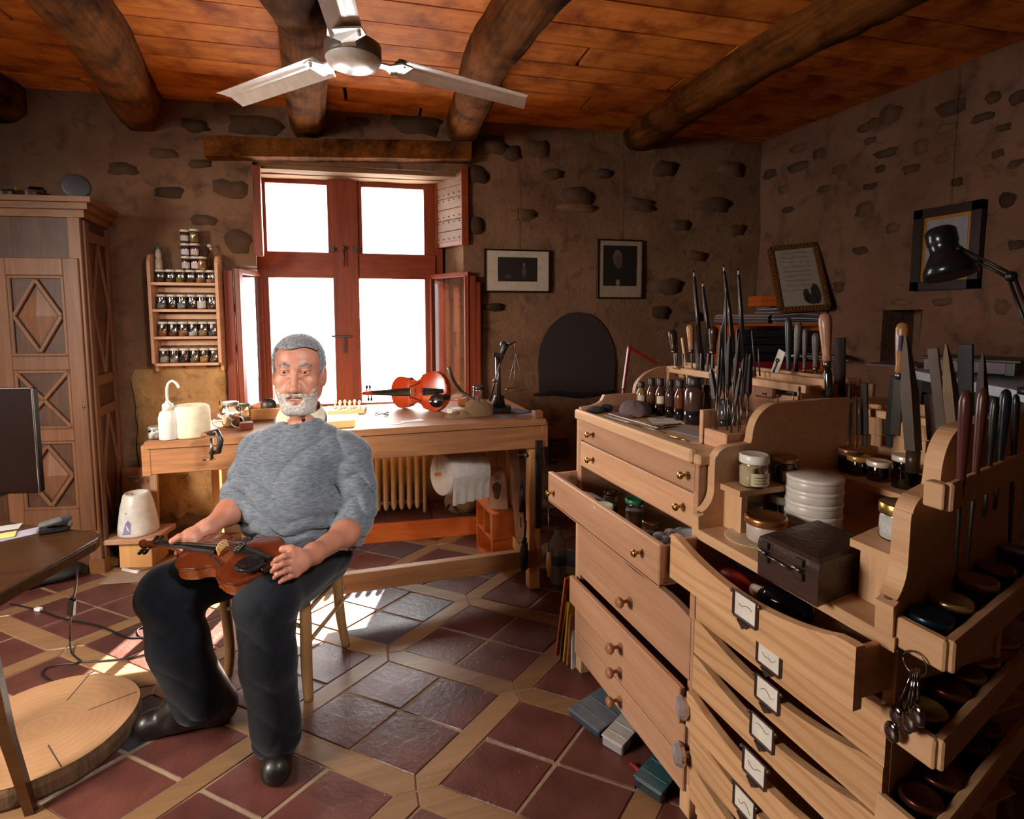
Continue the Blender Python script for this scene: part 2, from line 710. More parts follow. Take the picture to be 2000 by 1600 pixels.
# stones showing through the plaster of the window wall
st = [(500, 245, 120, 45), (815, 245, 115, 48), (960, 285, 75, 45), (1050, 290, 60, 40), (240, 330, 70, 30), (450, 370, 80, 45), (465, 470, 60, 60), (330, 375, 70, 30),
      (1130, 385, 80, 40), (1130, 405, 90, 20), (1000, 300, 40, 35), (1300, 330, 55, 35), (1360, 500, 50, 22), (1250, 400, 70, 30), (1310, 560, 60, 35),
      (1020, 420, 60, 25), (1330, 440, 50, 25), (960, 600, 50, 18), (1430, 330, 60, 30), (1290, 610, 45, 30), (1400, 400, 60, 30), (1080, 340, 50, 22),
      (930, 340, 50, 40), (925, 440, 40, 40), (320, 300, 60, 28), (390, 320, 50, 22), (400, 430, 55, 25), (300, 780, 50, 25), (360, 750, 60, 25), (410, 740, 50, 25),
      (330, 700, 40, 22), (700, 238, 60, 22), (380, 245, 60, 30), (450, 600, 28, 30), (455, 680, 26, 28), (1180, 340, 40, 22), (1440, 450, 40, 26), (1350, 620, 50, 24),
      (440, 925, 60, 28), (430, 960, 60, 30), (460, 1000, 50, 26), (1000, 890, 50, 22), (1080, 960, 60, 40), (1090, 880, 60, 40), (1075, 1010, 50, 30)]
for i, (u, v, w_, h_) in enumerate(st):
    p = onb(u, v); q = onb(u + w_, v)
    L = abs(s_of(q) - s_of(p))
    mb = MB()
    stone(mb, lambda s, z, o: wb(s, z, o + 0.004), s_of(p), p.z, L, L * h_ / w_, 0.010, i)
    mb.build('stone', M_STONE if i % 3 else M_STONEL, wall_back)

# repaired plaster areas; bounce light by the bench is painted into their paleness
M_PATCH = plaster_mat('lit_yellow_plaster', '#b8925f', '#98744a', '#6a4e36', 1.6)


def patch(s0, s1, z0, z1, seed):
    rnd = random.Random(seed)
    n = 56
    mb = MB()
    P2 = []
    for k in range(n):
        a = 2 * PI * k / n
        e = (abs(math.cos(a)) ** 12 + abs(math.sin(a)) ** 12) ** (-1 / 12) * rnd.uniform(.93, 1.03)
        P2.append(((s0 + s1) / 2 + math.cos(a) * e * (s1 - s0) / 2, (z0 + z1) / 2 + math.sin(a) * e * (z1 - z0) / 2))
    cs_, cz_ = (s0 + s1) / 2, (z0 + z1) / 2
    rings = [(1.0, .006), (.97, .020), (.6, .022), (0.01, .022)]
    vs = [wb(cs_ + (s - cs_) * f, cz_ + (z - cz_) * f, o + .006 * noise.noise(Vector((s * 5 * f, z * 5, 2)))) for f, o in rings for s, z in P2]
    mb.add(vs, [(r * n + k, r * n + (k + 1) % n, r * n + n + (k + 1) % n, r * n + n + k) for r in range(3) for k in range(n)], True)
    mb.build('lit_plaster_patch', M_PATCH, wall_back)


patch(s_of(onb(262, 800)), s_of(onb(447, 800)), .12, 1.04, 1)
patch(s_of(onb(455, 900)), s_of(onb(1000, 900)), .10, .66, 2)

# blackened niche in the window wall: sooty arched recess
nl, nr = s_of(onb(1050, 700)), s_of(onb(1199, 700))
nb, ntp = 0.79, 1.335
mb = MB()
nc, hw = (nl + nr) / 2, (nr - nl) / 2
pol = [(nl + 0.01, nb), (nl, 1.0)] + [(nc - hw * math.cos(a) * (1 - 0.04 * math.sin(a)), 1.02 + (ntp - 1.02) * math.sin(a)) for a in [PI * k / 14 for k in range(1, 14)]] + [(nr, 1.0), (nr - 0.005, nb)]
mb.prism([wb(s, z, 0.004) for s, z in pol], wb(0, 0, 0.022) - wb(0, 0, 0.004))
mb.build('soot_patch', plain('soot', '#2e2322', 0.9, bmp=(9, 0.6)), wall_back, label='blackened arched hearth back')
mb = MB()
pts = [(nl - 0.03, nb), (nl + 0.1, nb + 0.01), (nc, nb - 0.012), (nr - 0.05, nb), (nr, nb + 0.01)]
mb.tube([wb(s, z, 0.02) for s, z in pts], [0.008, 0.016, 0.02, 0.014, 0.006], 8)
mb.build('ledge', plain('shadow_ledge', '#150f0e', 0.95), wall_back)  # the shadow along the niche ledge is put into this near-black colour

# --- right wall with a square niche
RX = 2.97
mb = MB()
hy0, hy1, hz0, hz1 = onx(1800, 605, RX).y, onx(1725, 605, RX).y, 1.05, 1.34
wall_grid(mb, lambda s, z, o: Vector((RX - o, s, z)), -1.8, 3.3, -0.05, CEIL + 0.05, 0.1, 0.014, 11.0, [(hy0, hy1, hz0, hz1)])
mb.v = mb.v
wall_right = struct(mb.build('wall_right', M_WALLR, loc=(RX, 1, 0)))
mb = MB()
q = lambda a, b_, c, d: mb.add([a, b_, c, d], [(0, 1, 2, 3)])
for (ya, yb, za, zb_) in ((hy0, hy1, hz0, hz0), (hy0, hy1, hz1, hz1)):
    q((RX, ya, za), (RX, yb, za), (RX + .25, yb, za), (RX + .25, ya, za))
for y in (hy0, hy1):
    q((RX, y, hz0), (RX, y, hz1), (RX + .25, y, hz1), (RX + .25, y, hz0))
q((RX + .25, hy0, hz0), (RX + .25, hy1, hz0), (RX + .25, hy1, hz1), (RX + .25, hy0, hz1))
q((RX + .27, -1.9, -.1), (RX + .27, 3.5, -.1), (RX + .27, 3.5, CEIL + .1), (RX + .27, -1.9, CEIL + .1))
mb.build('recess', M_WALLR, wall_right)
rs = [(1740, 225, 50, 45), (1860, 210, 75, 36), (1710, 240, 36, 24), (1990, 190, 40, 30), (1940, 190, 32, 26), (1560, 325, 50, 20), (1850, 250, 50, 22), (1730, 300, 55, 20),
      (1800, 285, 30, 34), (1690, 410, 44, 34), (1745, 445, 28, 22), (1870, 355, 26, 18), (1960, 250, 34, 16), (1700, 275, 30, 14), (1860, 290, 40, 14), (1505, 340, 30, 18),
      (1560, 290, 40, 16), (1640, 330, 36, 18), (1610, 370, 34, 16), (1700, 365, 30, 14), (1780, 330, 40, 20), (1900, 420, 28, 18), (1960, 600, 44, 34), (1680, 490, 40, 16),
      (1690, 250, 32, 20), (1970, 390, 40, 34), (1650, 345, 34, 18), (1950, 300, 30, 18), (1840, 310, 36, 20), (1920, 230, 50, 18), (1600, 300, 26, 20), (1985, 320, 40, 20),
      (1760, 590, 44, 12), (1840, 590, 44, 16), (1640, 560, 26, 24), (1540, 410, 28, 14), (1930, 330, 26, 16), (1720, 330, 24, 14), (1530, 370, 24, 20), (1985, 480, 40, 24)]
for i, (u, v, w_, h_) in enumerate(rs):
    p = onx(u, v, RX); q_ = onx(u + w_, v, RX)
    L = abs(q_.y - p.y)
    z2 = onx(u, v + h_, RX).z
    mb = MB()
    stone(mb, lambda s, z, o: Vector((RX - o - 0.003, s, z)), p.y, p.z, L, abs(z2 - p.z) * 1.1, 0.008, 100 + i)
    mb.build('stone', M_STONE if i % 2 else M_STONEL, wall_right)

# --- left wall (outside the frame) with a window hole, wall behind the camera
mb = MB()
wall_grid(mb, lambda s, z, o: Vector((-2.55, s, z)), -1.8, 4.2, 0, CEIL + 0.05, 0.3, 0, 1.0, [(0.5, 1.6, 1.1, 2.15)])
struct(mb.build('wall_left', M_WALL, loc=(-2.55, 1, 0)))
mb = MB()
wall_grid(mb, lambda s, z, o: Vector((s, -1.7, z)), -2.6, 3.0, 0, CEIL + 0.05, 0.4, 0, 1.0)
struct(mb.build('wall_front', M_WALL, loc=(0, -1.7, 0)))

# ================================================================ floor: terracotta tiles, four in each cell of a wooden lattice
def tile_mat():
    m, nt, b = new_mat('terracotta_tile')
    v = coords(nt)
    n1 = noise_n(nt, v, 7, 6, 0.6)
    n2 = noise_n(nt, v, 40, 4, 0.65)
    base = ramp(nt, n1, [(0.3, lin('#452622')), (0.7, lin('#663a32'))])
    _v, r = rnd_value(nt, 0.8, 1.15)
    grey = ramp(nt, n1, [(0.3, lin('#2e2b34')), (0.7, lin('#45414a'))])
    sel = ramp(nt, r, [(0.80, (0, 0, 0, 1)), (0.83, (1, 1, 1, 1))])
    col = mixc(nt, sel, base, grey)
    col = hsv(nt, col, _v)
    nt.links.new(col, b.inputs['Base Color'])
    rr = N(nt, 'ShaderNodeMapRange')
    rr.inputs[3].default_value = 0.22; rr.inputs[4].default_value = 0.5
    nt.links.new(n1, rr.inputs[0]); nt.links.new(rr.outputs[0], b.inputs['Roughness'])
    b.inputs['Specular IOR Level'].default_value = 0.45
    a = N(nt, 'ShaderNodeMath', operation='ADD')
    nt.links.new(n2, a.inputs[0]); nt.links.new(n1, a.inputs[1])
    bump(nt, b, a.outputs[0], 0.35, 0.006)
    return m


M_TILE = tile_mat()
M_STRIP = wood('floor_strip_wood', '#94704e', '#6e5038', 0, 0.6, 0.38, (0.8, 1.1), 0, 0.4)
M_GROUT = plain('grout', '#8e7760', 0.95, bmp=(40, 0.6))
mb = MB()
mb.add([(-2.6, -1.8, -0.0032), (3.1, -1.8, -0.0032), (3.1, 4.2, -0.0032), (-2.6, 4.2, -0.0032)], [(0, 1, 2, 3)])
floor = struct(mb.build('floor', M_GROUT, loc=(0, 1.5, 0)))
LA = Vector((0.398, -0.372)); LB = Vector((0.396, 0.286)); L0 = Vector((0.22, 2.068))
nA, nB = LA.normalized(), LB.normalized()
SW = 0.037  # half width of a strip


def lat(a, b_):
    return L0 + LA * a + LB * b_


def vis(c, far=3.9):
    """only pieces the photograph shows, or nearly"""
    d = c.x * syw + c.y * cyw
    x = c.x * cyw - c.y * syw
    return d > 1.02 and abs(x) < d * 1.05 + 0.35 and c.y < far and -2.5 < c.x < 2.9


rt = random.Random(5)
fa = SW / (LA.length * abs(nA.x * nB.y - nA.y * nB.x)); fb = SW / (LB.length * abs(nA.x * nB.y - nA.y * nB.x))


rest = {'tile': MB(), 'strip': MB()}


def slab(poly, top, name, m, far=False):
    cx = sum(p.x for p in poly) / len(poly); cy_ = sum(p.y for p in poly) / len(poly)
    n = len(poly)
    ch = 0.004
    vs = [(p.x, p.y, -0.012) for p in poly] + [(p.x, p.y, top - ch) for p in poly]
    vs += [(p.x + (cx - p.x) / max(.01, math.hypot(cx - p.x, cy_ - p.y)) * ch, p.y + (cy_ - p.y) / max(.01, math.hypot(cx - p.x, cy_ - p.y)) * ch, top + rt.uniform(-.0008, .0008)) for p in poly]
    fs = []
    for k in range(n):
        k2 = (k + 1) % n
        fs.append((k, k2, n + k2, n + k)); fs.append((n + k, n + k2, 2 * n + k2, 2 * n + k))
    fs.append(tuple(range(2 * n, 3 * n)))
    if far:
        rest[name].add(vs, fs)
        return None
    mb = MB(); mb.add(vs, fs)
    off = Vector((cx, cy_, 0))
    me = mb.mesh(name, off)
    me.materials.append(m)
    o = bpy.data.objects.new(name, me); COL.objects.link(o)
    o.parent = floor; o.location = off - WORLD['floor']
    return o


def wide(c):
    return -2.3 < c.x < 2.8 and -0.9 < c.y < 3.9


for a in range(-10, 11):
    for b_ in range(-11, 10):
        c = lat(a + .5, b_ + .5)
        if wide(c):
            out_ = not vis(c)
            g = 0.0055 / LA.length
            for i in (0, 1):
                for j in (0, 1):
                    jt = lambda: rt.uniform(-.006, .006)
                    a0 = a + fa + 0.008 if i == 0 else a + .5 + g
                    a1 = a + .5 - g if i == 0 else a + 1 - fa - 0.008
                    b0 = b_ + fb + 0.008 if j == 0 else b_ + .5 + g
                    b1 = b_ + .5 - g if j == 0 else b_ + 1 - fb - 0.008
                    P4 = [lat(a0 + jt(), b0 + jt()), lat(a1 + jt() * .3, b0 + jt()), lat(a1, b1 + jt() * .3), lat(a0 + jt(), b1)]
                    slab(P4, 0.0 + rt.uniform(-.0012, .0012), 'tile', M_TILE, out_)
        # strip along LA from node (a,b) and along LB; mitred at the nodes
        for (d0, other, f1, f2) in ((0, 1, fa, fb), (1, 0, fa, fb)):
            mid = lat(a + (.5 if d0 == 0 else 0), b_ + (.5 if d0 == 1 else 0))
            if not wide(mid):
                continue
            if d0 == 0:
                P6 = [lat(a + .006, b_), lat(a + f1, b_ - f2), lat(a + 1 - f1, b_ - f2), lat(a + .994, b_), lat(a + 1 - f1, b_ + f2), lat(a + f1, b_ + f2)]
            else:
                P6 = [lat(a, b_ + .006), lat(a + f1, b_ + f2), lat(a + f1, b_ + 1 - f2), lat(a, b_ + .994), lat(a - f1, b_ + 1 - f2), lat(a - f1, b_ + f2)]
            o = slab(P6, 0.0008, 'strip', M_STRIP, not vis(mid))

for nm_, m_ in (('tile', M_TILE), ('strip', M_STRIP)):
    o = rest[nm_].build(nm_, m_, floor); o['kind'] = 'stuff'

# raised platform under the radiator: dark slab with an orange wooden riser
pf = T('platform', '', '', (0.3, 3.3, 0)); del pf['label']; del pf['category']
pf.name = 'trim_1'; WORLD['trim_1'] = Vector((0.3, 3.3, 0)); struct(pf)
pa, pb = onz(560, 1075, 0), onz(1020, 1035, 0)
mb = MB(); mb.bar(pa + Vector((0, 0, .055)), pb + Vector((0, 0, .055)), 0.022, 0.11)
mb.build('riser', M_ORANGE, pf)
pe = (pb - pa).normalized()
pn = Vector((-pe.y, pe.x, 0))
for k in range(5):
    x0 = pa + pe * ((pb - pa).length * k / 5); x1 = pa + pe * ((pb - pa).length * (k + 1) / 5 - .004)
    for j in range(2):
        m0 = x0 + pn * (0.02 + .15 * j); m1 = x0 + pn * (0.165 + .15 * j)
        mb = MB(); mb.prism([(x0.x + pn.x * (0.012 + .17 * j), x0.y + pn.y * (0.012 + .17 * j), .0), (x1.x + pn.x * (0.012 + .17 * j), x1.y + pn.y * (0.012 + .17 * j), .0),
                             (x1.x + pn.x * (.178 + .17 * j), x1.y + pn.y * (.178 + .17 * j), .0), (x0.x + pn.x * (.178 + .17 * j), x0.y + pn.y * (.178 + .17 * j), .0)], (0, 0, .112))
        mb.build('tile', M_TILE, pf)

# ================================================================ ceiling: planks parallel to the window wall
M_PLANK = wood('ceiling_plank', '#e8903c', '#b86020', 0, 0.45, 0.68, (0.72, 1.12), 0, 0.12, '#8c4416')
mb = MB()
mb.add([(-2.7, -1.8, CEIL + .05), (3.1, -1.8, CEIL + .05), (3.1, 4.3, CEIL + .05), (-2.7, 4.3, CEIL + .05)], [(0, 3, 2, 1)])
ceiling = struct(mb.build('ceiling', M_BEAM, loc=(0, 1.5, CEIL)))
y = 3.72
k = 0
rp = random.Random(3)
while y > -0.3:
    wdt = rp.uniform(0.15, 0.20)
    # each course is broken at random joints along x
    xs = [-2.6, rp.uniform(-1.2, 0.2), rp.uniform(0.6, 2.0), 3.02] if k % 2 else [-2.6, rp.uniform(-0.9, 1.4), 3.02]
    for x0, x1 in zip(xs[:-1], xs[1:]):
        c = Vector(((x0 + x1) / 2, y - wdt / 2 - (x0 + x1) / 2 * 0.105, CEIL))
        mb = MB()
        mb.box((0, 0, 0), (x1 - x0 - .003, wdt - .004, 0.022), None, 0.003)
        o = mb.build('plank', M_PLANK, ceiling, world=False)
        o.location = c - WORLD['ceiling'] + Vector((0, 0, rp.uniform(-.002, .002))); o.rotation_euler = (0, 0, -0.105)
    y -= wdt
    k += 1


def beam(P, wd, ht, seed, name='ceiling_beam'):
    """a hand-hewn log-like beam; P: centre line points at the underside"""
    pts = catmull(P, 8)
    mb = MB()
    n = 12
    vs, fs = [], []
    rr = random.Random(seed)
    for i, p in enumerate(pts):
        t = (pts[min(i + 1, len(pts) - 1)] - pts[max(i - 1, 0)]).normalized()
        sx = Vector((t.y, -t.x, 0)).normalized()
        for k in range(n):
            a = 2 * PI * k / n
            ca, sa = math.cos(a), math.sin(a)
            e = (abs(ca) ** 3.2 + abs(sa) ** 3.2) ** (-1 / 3.2)
            nn = 1 + 0.10 * noise.noise(Vector((i * .35 + seed * 9, ca * 1.3, sa * 1.3))) + 0.05 * noise.noise(Vector((i * 1.1 + seed, ca * 3, sa * 3)))
            q = p + sx * (ca * e * wd / 2 * nn) + Vector((0, 0, ht / 2 + sa * e * ht / 2 * nn))
            vs.append(q)
    for i in range(len(pts) - 1):
        for k in range(n):
            k2 = (k + 1) % n
            fs.append((i * n + k, i * n + k2, (i + 1) * n + k2, (i + 1) * n + k))
    fs.append(tuple(range(n))[::-1]); fs.append(tuple((len(pts) - 1) * n + k for k in range(n)))
    mb.add(vs, fs, True)
    return struct(mb.build(name, M_BEAM))


ZB = 2.345
bA = onb(600, 262, -.05); bA.z = ZB
beam([bA, onz(597, 130, ZB + .01), onz(590, 75, ZB + .02), onz(548, 0, ZB + .03), (-0.12, 1.2, ZB + .03), (-0.2, 0.2, ZB + .02)], 0.20, 0.26, 1)
bB = onb(902, 268, -.05); bB.z = ZB + .02
beam([bB, onz(955, 160, ZB + .02), onz(1000, 100, ZB + .02), onz(1085, 0, ZB + .02), (0.85, 1.2, ZB + .03), (0.9, 0.2, ZB + .02)], 0.20, 0.24, 2)
bC = onb(282, 268, -.05); bC.z = ZB - .02
beam([bC, onz(190, 120, ZB), onz(80, 0, ZB), (-0.83, 1.5, ZB), (-0.85, 0.2, ZB)], 0.22, 0.24, 3)
bD = onb(1240, 278, -.05); bD.z = ZB + .06
beam([bD, onz(1450, 170, ZB + .05), onz(1650, 70, ZB + .05), onz(1790, 0, ZB + .05), (2.0, 0.6, ZB + .05)], 0.22, 0.22, 4)
bE = onb(20, 290, -.05); bE.z = ZB - .02
beam([bE, (-1.65, 2.6, ZB), (-1.7, 1.2, ZB), (-1.7, .2, ZB)], 0.24, 0.24, 5)

# lintels over the window
lt = T('trim_2', '', '', onb(660, 290)); del lt['label']; del lt['category']; struct(lt)
pl, pr = onb(406, 292, 0.03), onb(918, 300, 0.03)
mb = MB()
L = (pr - pl).length


def rough_bar(mb, p0, p1, wd, ht, seed, seg=14):
    p0, p1 = Vector(p0), Vector(p1)
    d = (p1 - p0).normalized(); sx = Vector((d.y, -d.x, 0)).normalized()
    vs, fs = [], []
    cor = [(-1, -1), (0, -1.04), (1, -1), (1.03, 0), (1, 1), (0, 1.03), (-1, 1), (-1.03, 0)]
    for i in range(seg + 1):
        p = p0.lerp(p1, i / seg)
        for k, (a, b_) in enumerate(cor):
            n = 1 + 0.12 * noise.noise(Vector((i * .45 + seed, k * 1.7, seed)))
            vs.append(p + sx * a * wd / 2 * n + Vector((0, 0, b_ * ht / 2 * n)))
    for i in range(seg):
        for k in range(8):
            fs.append((i * 8 + k, i * 8 + (k + 1) % 8, i * 8 + 8 + (k + 1) % 8, i * 8 + 8 + k))
    fs.append(tuple(range(8))[::-1]); fs.append(tuple(seg * 8 + k for k in range(8)))
    mb.add(vs, fs, False)


rough_bar(mb, pl, pr, 0.14, 0.105, 2.0)
mb.build('lintel', M_BEAM, lt)
M_LINT = wood('pale_lintel_wood', '#8f6d4b', '#4f3725', 0, 0.5, 0.85, (0.9, 1.1), 0, 0.2)
for k, (off, z) in enumerate(((-0.08, 2.205), (-0.19, 2.20), (-0.30, 2.195))):
    mb = MB()
    rough_bar(mb, wb(A0 - .03, z, off), wb(A1 + .03, z + .01, off), 0.10, 0.07, 5.0 + k)
    mb.build('lintel', M_LINT, lt)

# ================================================================ the window
GO = -0.27     # plane of the window frame inside the recess
win = T('window_1', '', '', wb((A0 + A1) / 2, 0.72, GO)); del win['label']; del win['category']; struct(win)
sL, sR = s_of(onb(505, 500, GO)), s_of(onb(850, 500, GO))

zB, zT = 0.70, 2.235


def wbar(s0, z0, s1, z1, wd, dp, off=0.0, name='window_frame', m=None, parent=None):
    mb = MB()
    c0, c1 = wb(s0, z0, GO + off), wb(s1, z1, GO + off)
    mb.bar(c0, c1, wd if abs(z1 - z0) > abs(s1 - s0) else dp, dp if abs(z1 - z0) > abs(s1 - s0) else wd, up=(WN if abs(z1 - z0) > abs(s1 - s0) else (0, 0, 1)), b=.004)
    return mb.build(name, m or (M_RED if abs(z1 - z0) > abs(s1 - s0) else M_REDX), parent or win)


g = lambda u, v: onb(u, v, GO)
uTL, uBR = g(520, 361), g(645, 492)
s1, s2 = s_of(uTL), s_of(uBR)
s3, s4 = s_of(g(704, 361)), s_of(g(828, 492))
zu0, zu1 = g(580, 492).z, g(580, 361).z
zl0, zl1 = g(750, 785).z, g(580, 545).z
sM = (s2 + s3) / 2
wbar(sL + .03, zB, sL + .03, zT, s1 - sL, 0.07)
wbar((sR + .05 + s4) / 2, zB, (sR + .05 + s4) / 2, zT, (sR + .05 - s4), 0.07)
wbar(sM, zB, sM, zT, (s3 - s2) * .80, 0.09, 0.015, 'mullion')
for (a, b_) in ((s2 + .0, 1), (s3, 1)):
    wbar(a + (0.018 if a == s2 else -.018), zu0 - .02, a + (0.018 if a == s2 else -.018), zT - .03, 0.05, 0.045, 0.02, 'sash')
wbar(sL, (zu0 + zl1) / 2, sR, (zu0 + zl1) / 2, (zu0 - zl1) - .01, 0.085, 0.006, 'transom')
wbar(sL, (zT + zu1) / 2, sR, (zT + zu1) / 2, zT - zu1, 0.06, 0.0)
wbar(sL, zl0 - .02, sR, zl0 - .02, 0.05, 0.08, 0.01, 'sill')
for (a0, a1, b0, b1) in ((s1, s2, zu0, zu1), (s3, s4, zu0, zu1), (s_of(g(512, 600)), s_of(g(650, 600)), zl0, zl1), (s_of(g(690, 600)), s_of(g(838, 600)), zl0, zl1)):
    mb = MB()
    mb.add([wb(a0, b0, GO - .01), wb(a1, b0, GO - .01), wb(a1, b1, GO - .01), wb(a0, b1, GO - .01)], [(0, 1, 2, 3)])
    mb.build('pane', glass('window_glass', '#ffffff', 0.0), win)
# iron bolts at the crossing of mullion and transom, hinge pins in the upper panes
mb = MB()
for u in (650, 693):
    p = onb(u, 487, GO + .08)
    mb.bar(p - WD * .012, p + WD * .012, 0.012, 0.03)
mb.ball(onb(672, 484, GO + .08), 0.014)
mb.tube([onb(672, 484, GO + .08), onb(672, 520, GO + .085)], 0.006)
mb.build('latch', M_DSTEEL, win)
mb = MB()
mb.bar(onb(648, 657, GO + .075), onb(686, 657, GO + .075), 0.008, 0.012)
mb.bar(onb(672, 655, GO + .08), onb(672, 690, GO + .08), 0.012, 0.008, up=WN)
mb.build('latch', M_DSTEEL, win)
mb = MB()
for u in (562, 603, 745, 787):
    mb.tube([onb(u, 361, GO), onb(u, 370, GO)], 0.0022, 5)
mb.build('pin', M_BLACK, win)

# opened lower casements (leaves folded into the room)
def casement(u0, u1, v0, v1, hinge_u, nm):
    """a leaf standing nearly square to the wall; hinge at the reveal"""
    pass


def leaf(p0, p1, z0, z1, stiles=(.02, .04)):
    """a casement leaf between two (s, off) wall positions"""
    P = lambda t, z: wb(p0[0] + (p1[0] - p0[0]) * t, z, p0[1] + (p1[1] - p0[1]) * t)
    L = (P(1, 0) - P(0, 0)).length
    f = None
    for k, (t, wd) in enumerate(((stiles[0] / 2 / L, stiles[0]), (1 - stiles[1] / 2 / L, stiles[1]))):
        fr = MB(); fr.bar(P(t, z0), P(t, z1), 0.035, wd, up=(P(1, 0) - P(0, 0)).normalized(), b=.003)
        if f is None: f = fr.build('casement', M_RED, win)
        else:
            o = fr.build('stile', M_RED, None, loc=WORLD[win.name]); o.parent = f; o.location = (0, 0, 0)
    for z in (z0 + .02, z1 - .015):
        fr = MB(); fr.bar(P(0.02, z), P(.98, z), 0.03, 0.03, b=.003)
        o = fr.build('rail', M_REDX, None, loc=WORLD[win.name]); o.parent = f; o.location = (0, 0, 0)
    mb = MB(); mb.add([P(.05, z0), P(.95, z0), P(.95, z1), P(.05, z1)], [(0, 1, 2, 3)])
    o = mb.build('pane', M_GLASS, None, loc=WORLD[win.name]); o.parent = f; o.location = (0, 0, 0)
    return f


zc0, zc1 = onb(700, 788, GO).z + .01, onb(700, 535, GO).z
leaf((s_of(onb(842, 600, GO)), GO + .03), (s_of(onb(918, 600, .06)), .06), zc0, zc1)
leaf((s_of(onb(513, 600, GO)), GO + .03), (s_of(onb(464, 600, .03)), .03), zc0, zc1)

# shutters: a boarded upper one with nails on the right, folded ones edge-on
def shutter(p0, p1, z0, z1, nb, m, nails=True):
    P = lambda t, z, e=0.0: wb(p0[0] + (p1[0] - p0[0]) * t - e, z, p0[1] + (p1[1] - p0[1]) * t)
    root = None
    fr = MB()
    for t in (0.02, 0.98):
        fr.bar(P(t, z0), P(t, z1), 0.03, 0.045, up=WD, b=.003)
    for z in (z0 + .02, z1 - .02):
        fr.bar(P(0, z), P(1, z), 0.028, 0.04, b=.003)
    sh_o = fr.build('shutter', M_REDX, win, label='boarded wooden shutter folded against the reveal')
    for k in range(nb):
        a, b_ = z0 + .03 + (z1 - z0 - .06) * k / nb, z0 + .03 + (z1 - z0 - .06) * (k + 1) / nb - .003
        mb = MB(); mb.bar(P(.05, (a + b_) / 2, .012), P(.95, (a + b_) / 2, .012), 0.012, b_ - a, b=.002)
        mb.build('plank', m, sh_o)
    if nails:
        mb = MB()
        for k in range(nb):
            for j in range(5):
                z = z0 + .03 + (z1 - z0 - .06) * (k + .5 + (.28 if k % 2 else -.2)) / nb
                mb.ball(P(.12 + .19 * j, z, .02), 0.0045, 6, 4)
        o = mb.build('nail', M_DSTEEL, sh_o)
    return sh_o


M_PALEW = wood('shutter_boards', '#8a6c54', '#6c5240', 0, 0.8, 0.6)
shutter((SRR - .015, GO + .05), (s_of(onb(909, 400, .02)), .02), onb(880, 482, -.1).z, onb(880, 340, -.1).z + .02, 6, M_PALEW)
mb = MB(); mb.bar(wb(A0 + .015, 1.66, -.01), wb(A0 + .015, 2.18, -.01), 0.03, 0.05, up=WD)
mb.build('shutter', M_RED, win)
mb = MB(); mb.bar(wb(A1 + .035, 0.74, .045), wb(A1 + .035, 1.56, .045), 0.03, 0.07, up=WD); mb.bar(wb(A1 + .06, 0.74, .05), wb(A1 + .06, 1.52, .05), 0.014, 0.08, up=WD)
mb.build('shutter', M_RED, win)
mb = MB(); mb.bar(wb(A0L - .012, 0.74, .03), wb(A0L - .012, 1.57, .03), 0.022, 0.05, up=WD)
mb.build('shutter', M_RED, win)
# ================================================================ generic small things
def jar(loc, r, h, label, lid='#e6e2dc', lidm=None, content=None, fill=0.6, lidh=0.012, group=None, paper=None, cat='jar', name='glass_jar', neck=0.86, glassm=None, lr=None, rotz=0.0, sq=False, n=16, topmark=None):
    """a screw-lid jar: glass, lid, contents, paper label"""
    t = T(name, label, cat, loc, rotz, group)
    hb = h - lidh
    gm = glassm or M_GLASS
    nk = r * neck
    mb = MB()
    mb.lathe([(r * .9, 0), (r, r * .12), (r, hb * .78), (nk, hb * .93), (nk, hb)], n=n)
    mb.build('glass', gm, t, world=False)
    mb = MB()
    R_ = lr or nk * 1.08
    mb.lathe([(R_ * .97, hb - .001), (R_, hb + .001), (R_, h - .0025), (R_ * .93, h), (R_ * .85, h - .001), (0, h - .001)], n=max(n, 16))
    mb.build('lid', lidm or plain('lid_' + lid, lid, 0.35), t, world=False)
    if content:
        mb = MB()
        hc = hb * fill * .8
        mb.lathe([(r * .86, .002), (r * .95, r * .14), (r * .95, hc * .92), (r * .5, hc * 1.04), (0, hc)], n=n)
        mb.build('contents', plain('fill_' + content, content, 0.8, bmp=(160, .5)), t, world=False)
    if paper:
        mb = MB()
        def f(a, b_):
            an = -2.5 + 1.9 * a
            return Vector((math.cos(an) * r * 1.015, math.sin(an) * r * 1.015, hb * (.12 + .52 * b_)))
        mb.grid(f, 8, 1)
        pl_ = mb.build('paper_label', plain('paper_' + paper, paper, 0.9), t, world=False)
        if r > .027:
            mb = MB()
            for j in range(3):
                mb.tube([Vector((math.cos(-2.3 + .25 * q) * r * 1.022, math.sin(-2.3 + .25 * q) * r * 1.022, hb * (.24 + .12 * j))) for q in range(5 - j % 2)], .0009, 4)
            po_ = mb.build('printed_lines', plain('label_ink', '#4a3c2c', .8), t, world=False)
    return t


def up_from(u, v, vtop, z):
    """height of something standing at (u,v) on plane z whose top shows at row vtop"""
    b = onz(u, v, z)
    d = b.x * syw + b.y * cyw
    return (v - vtop) / F_PX * d


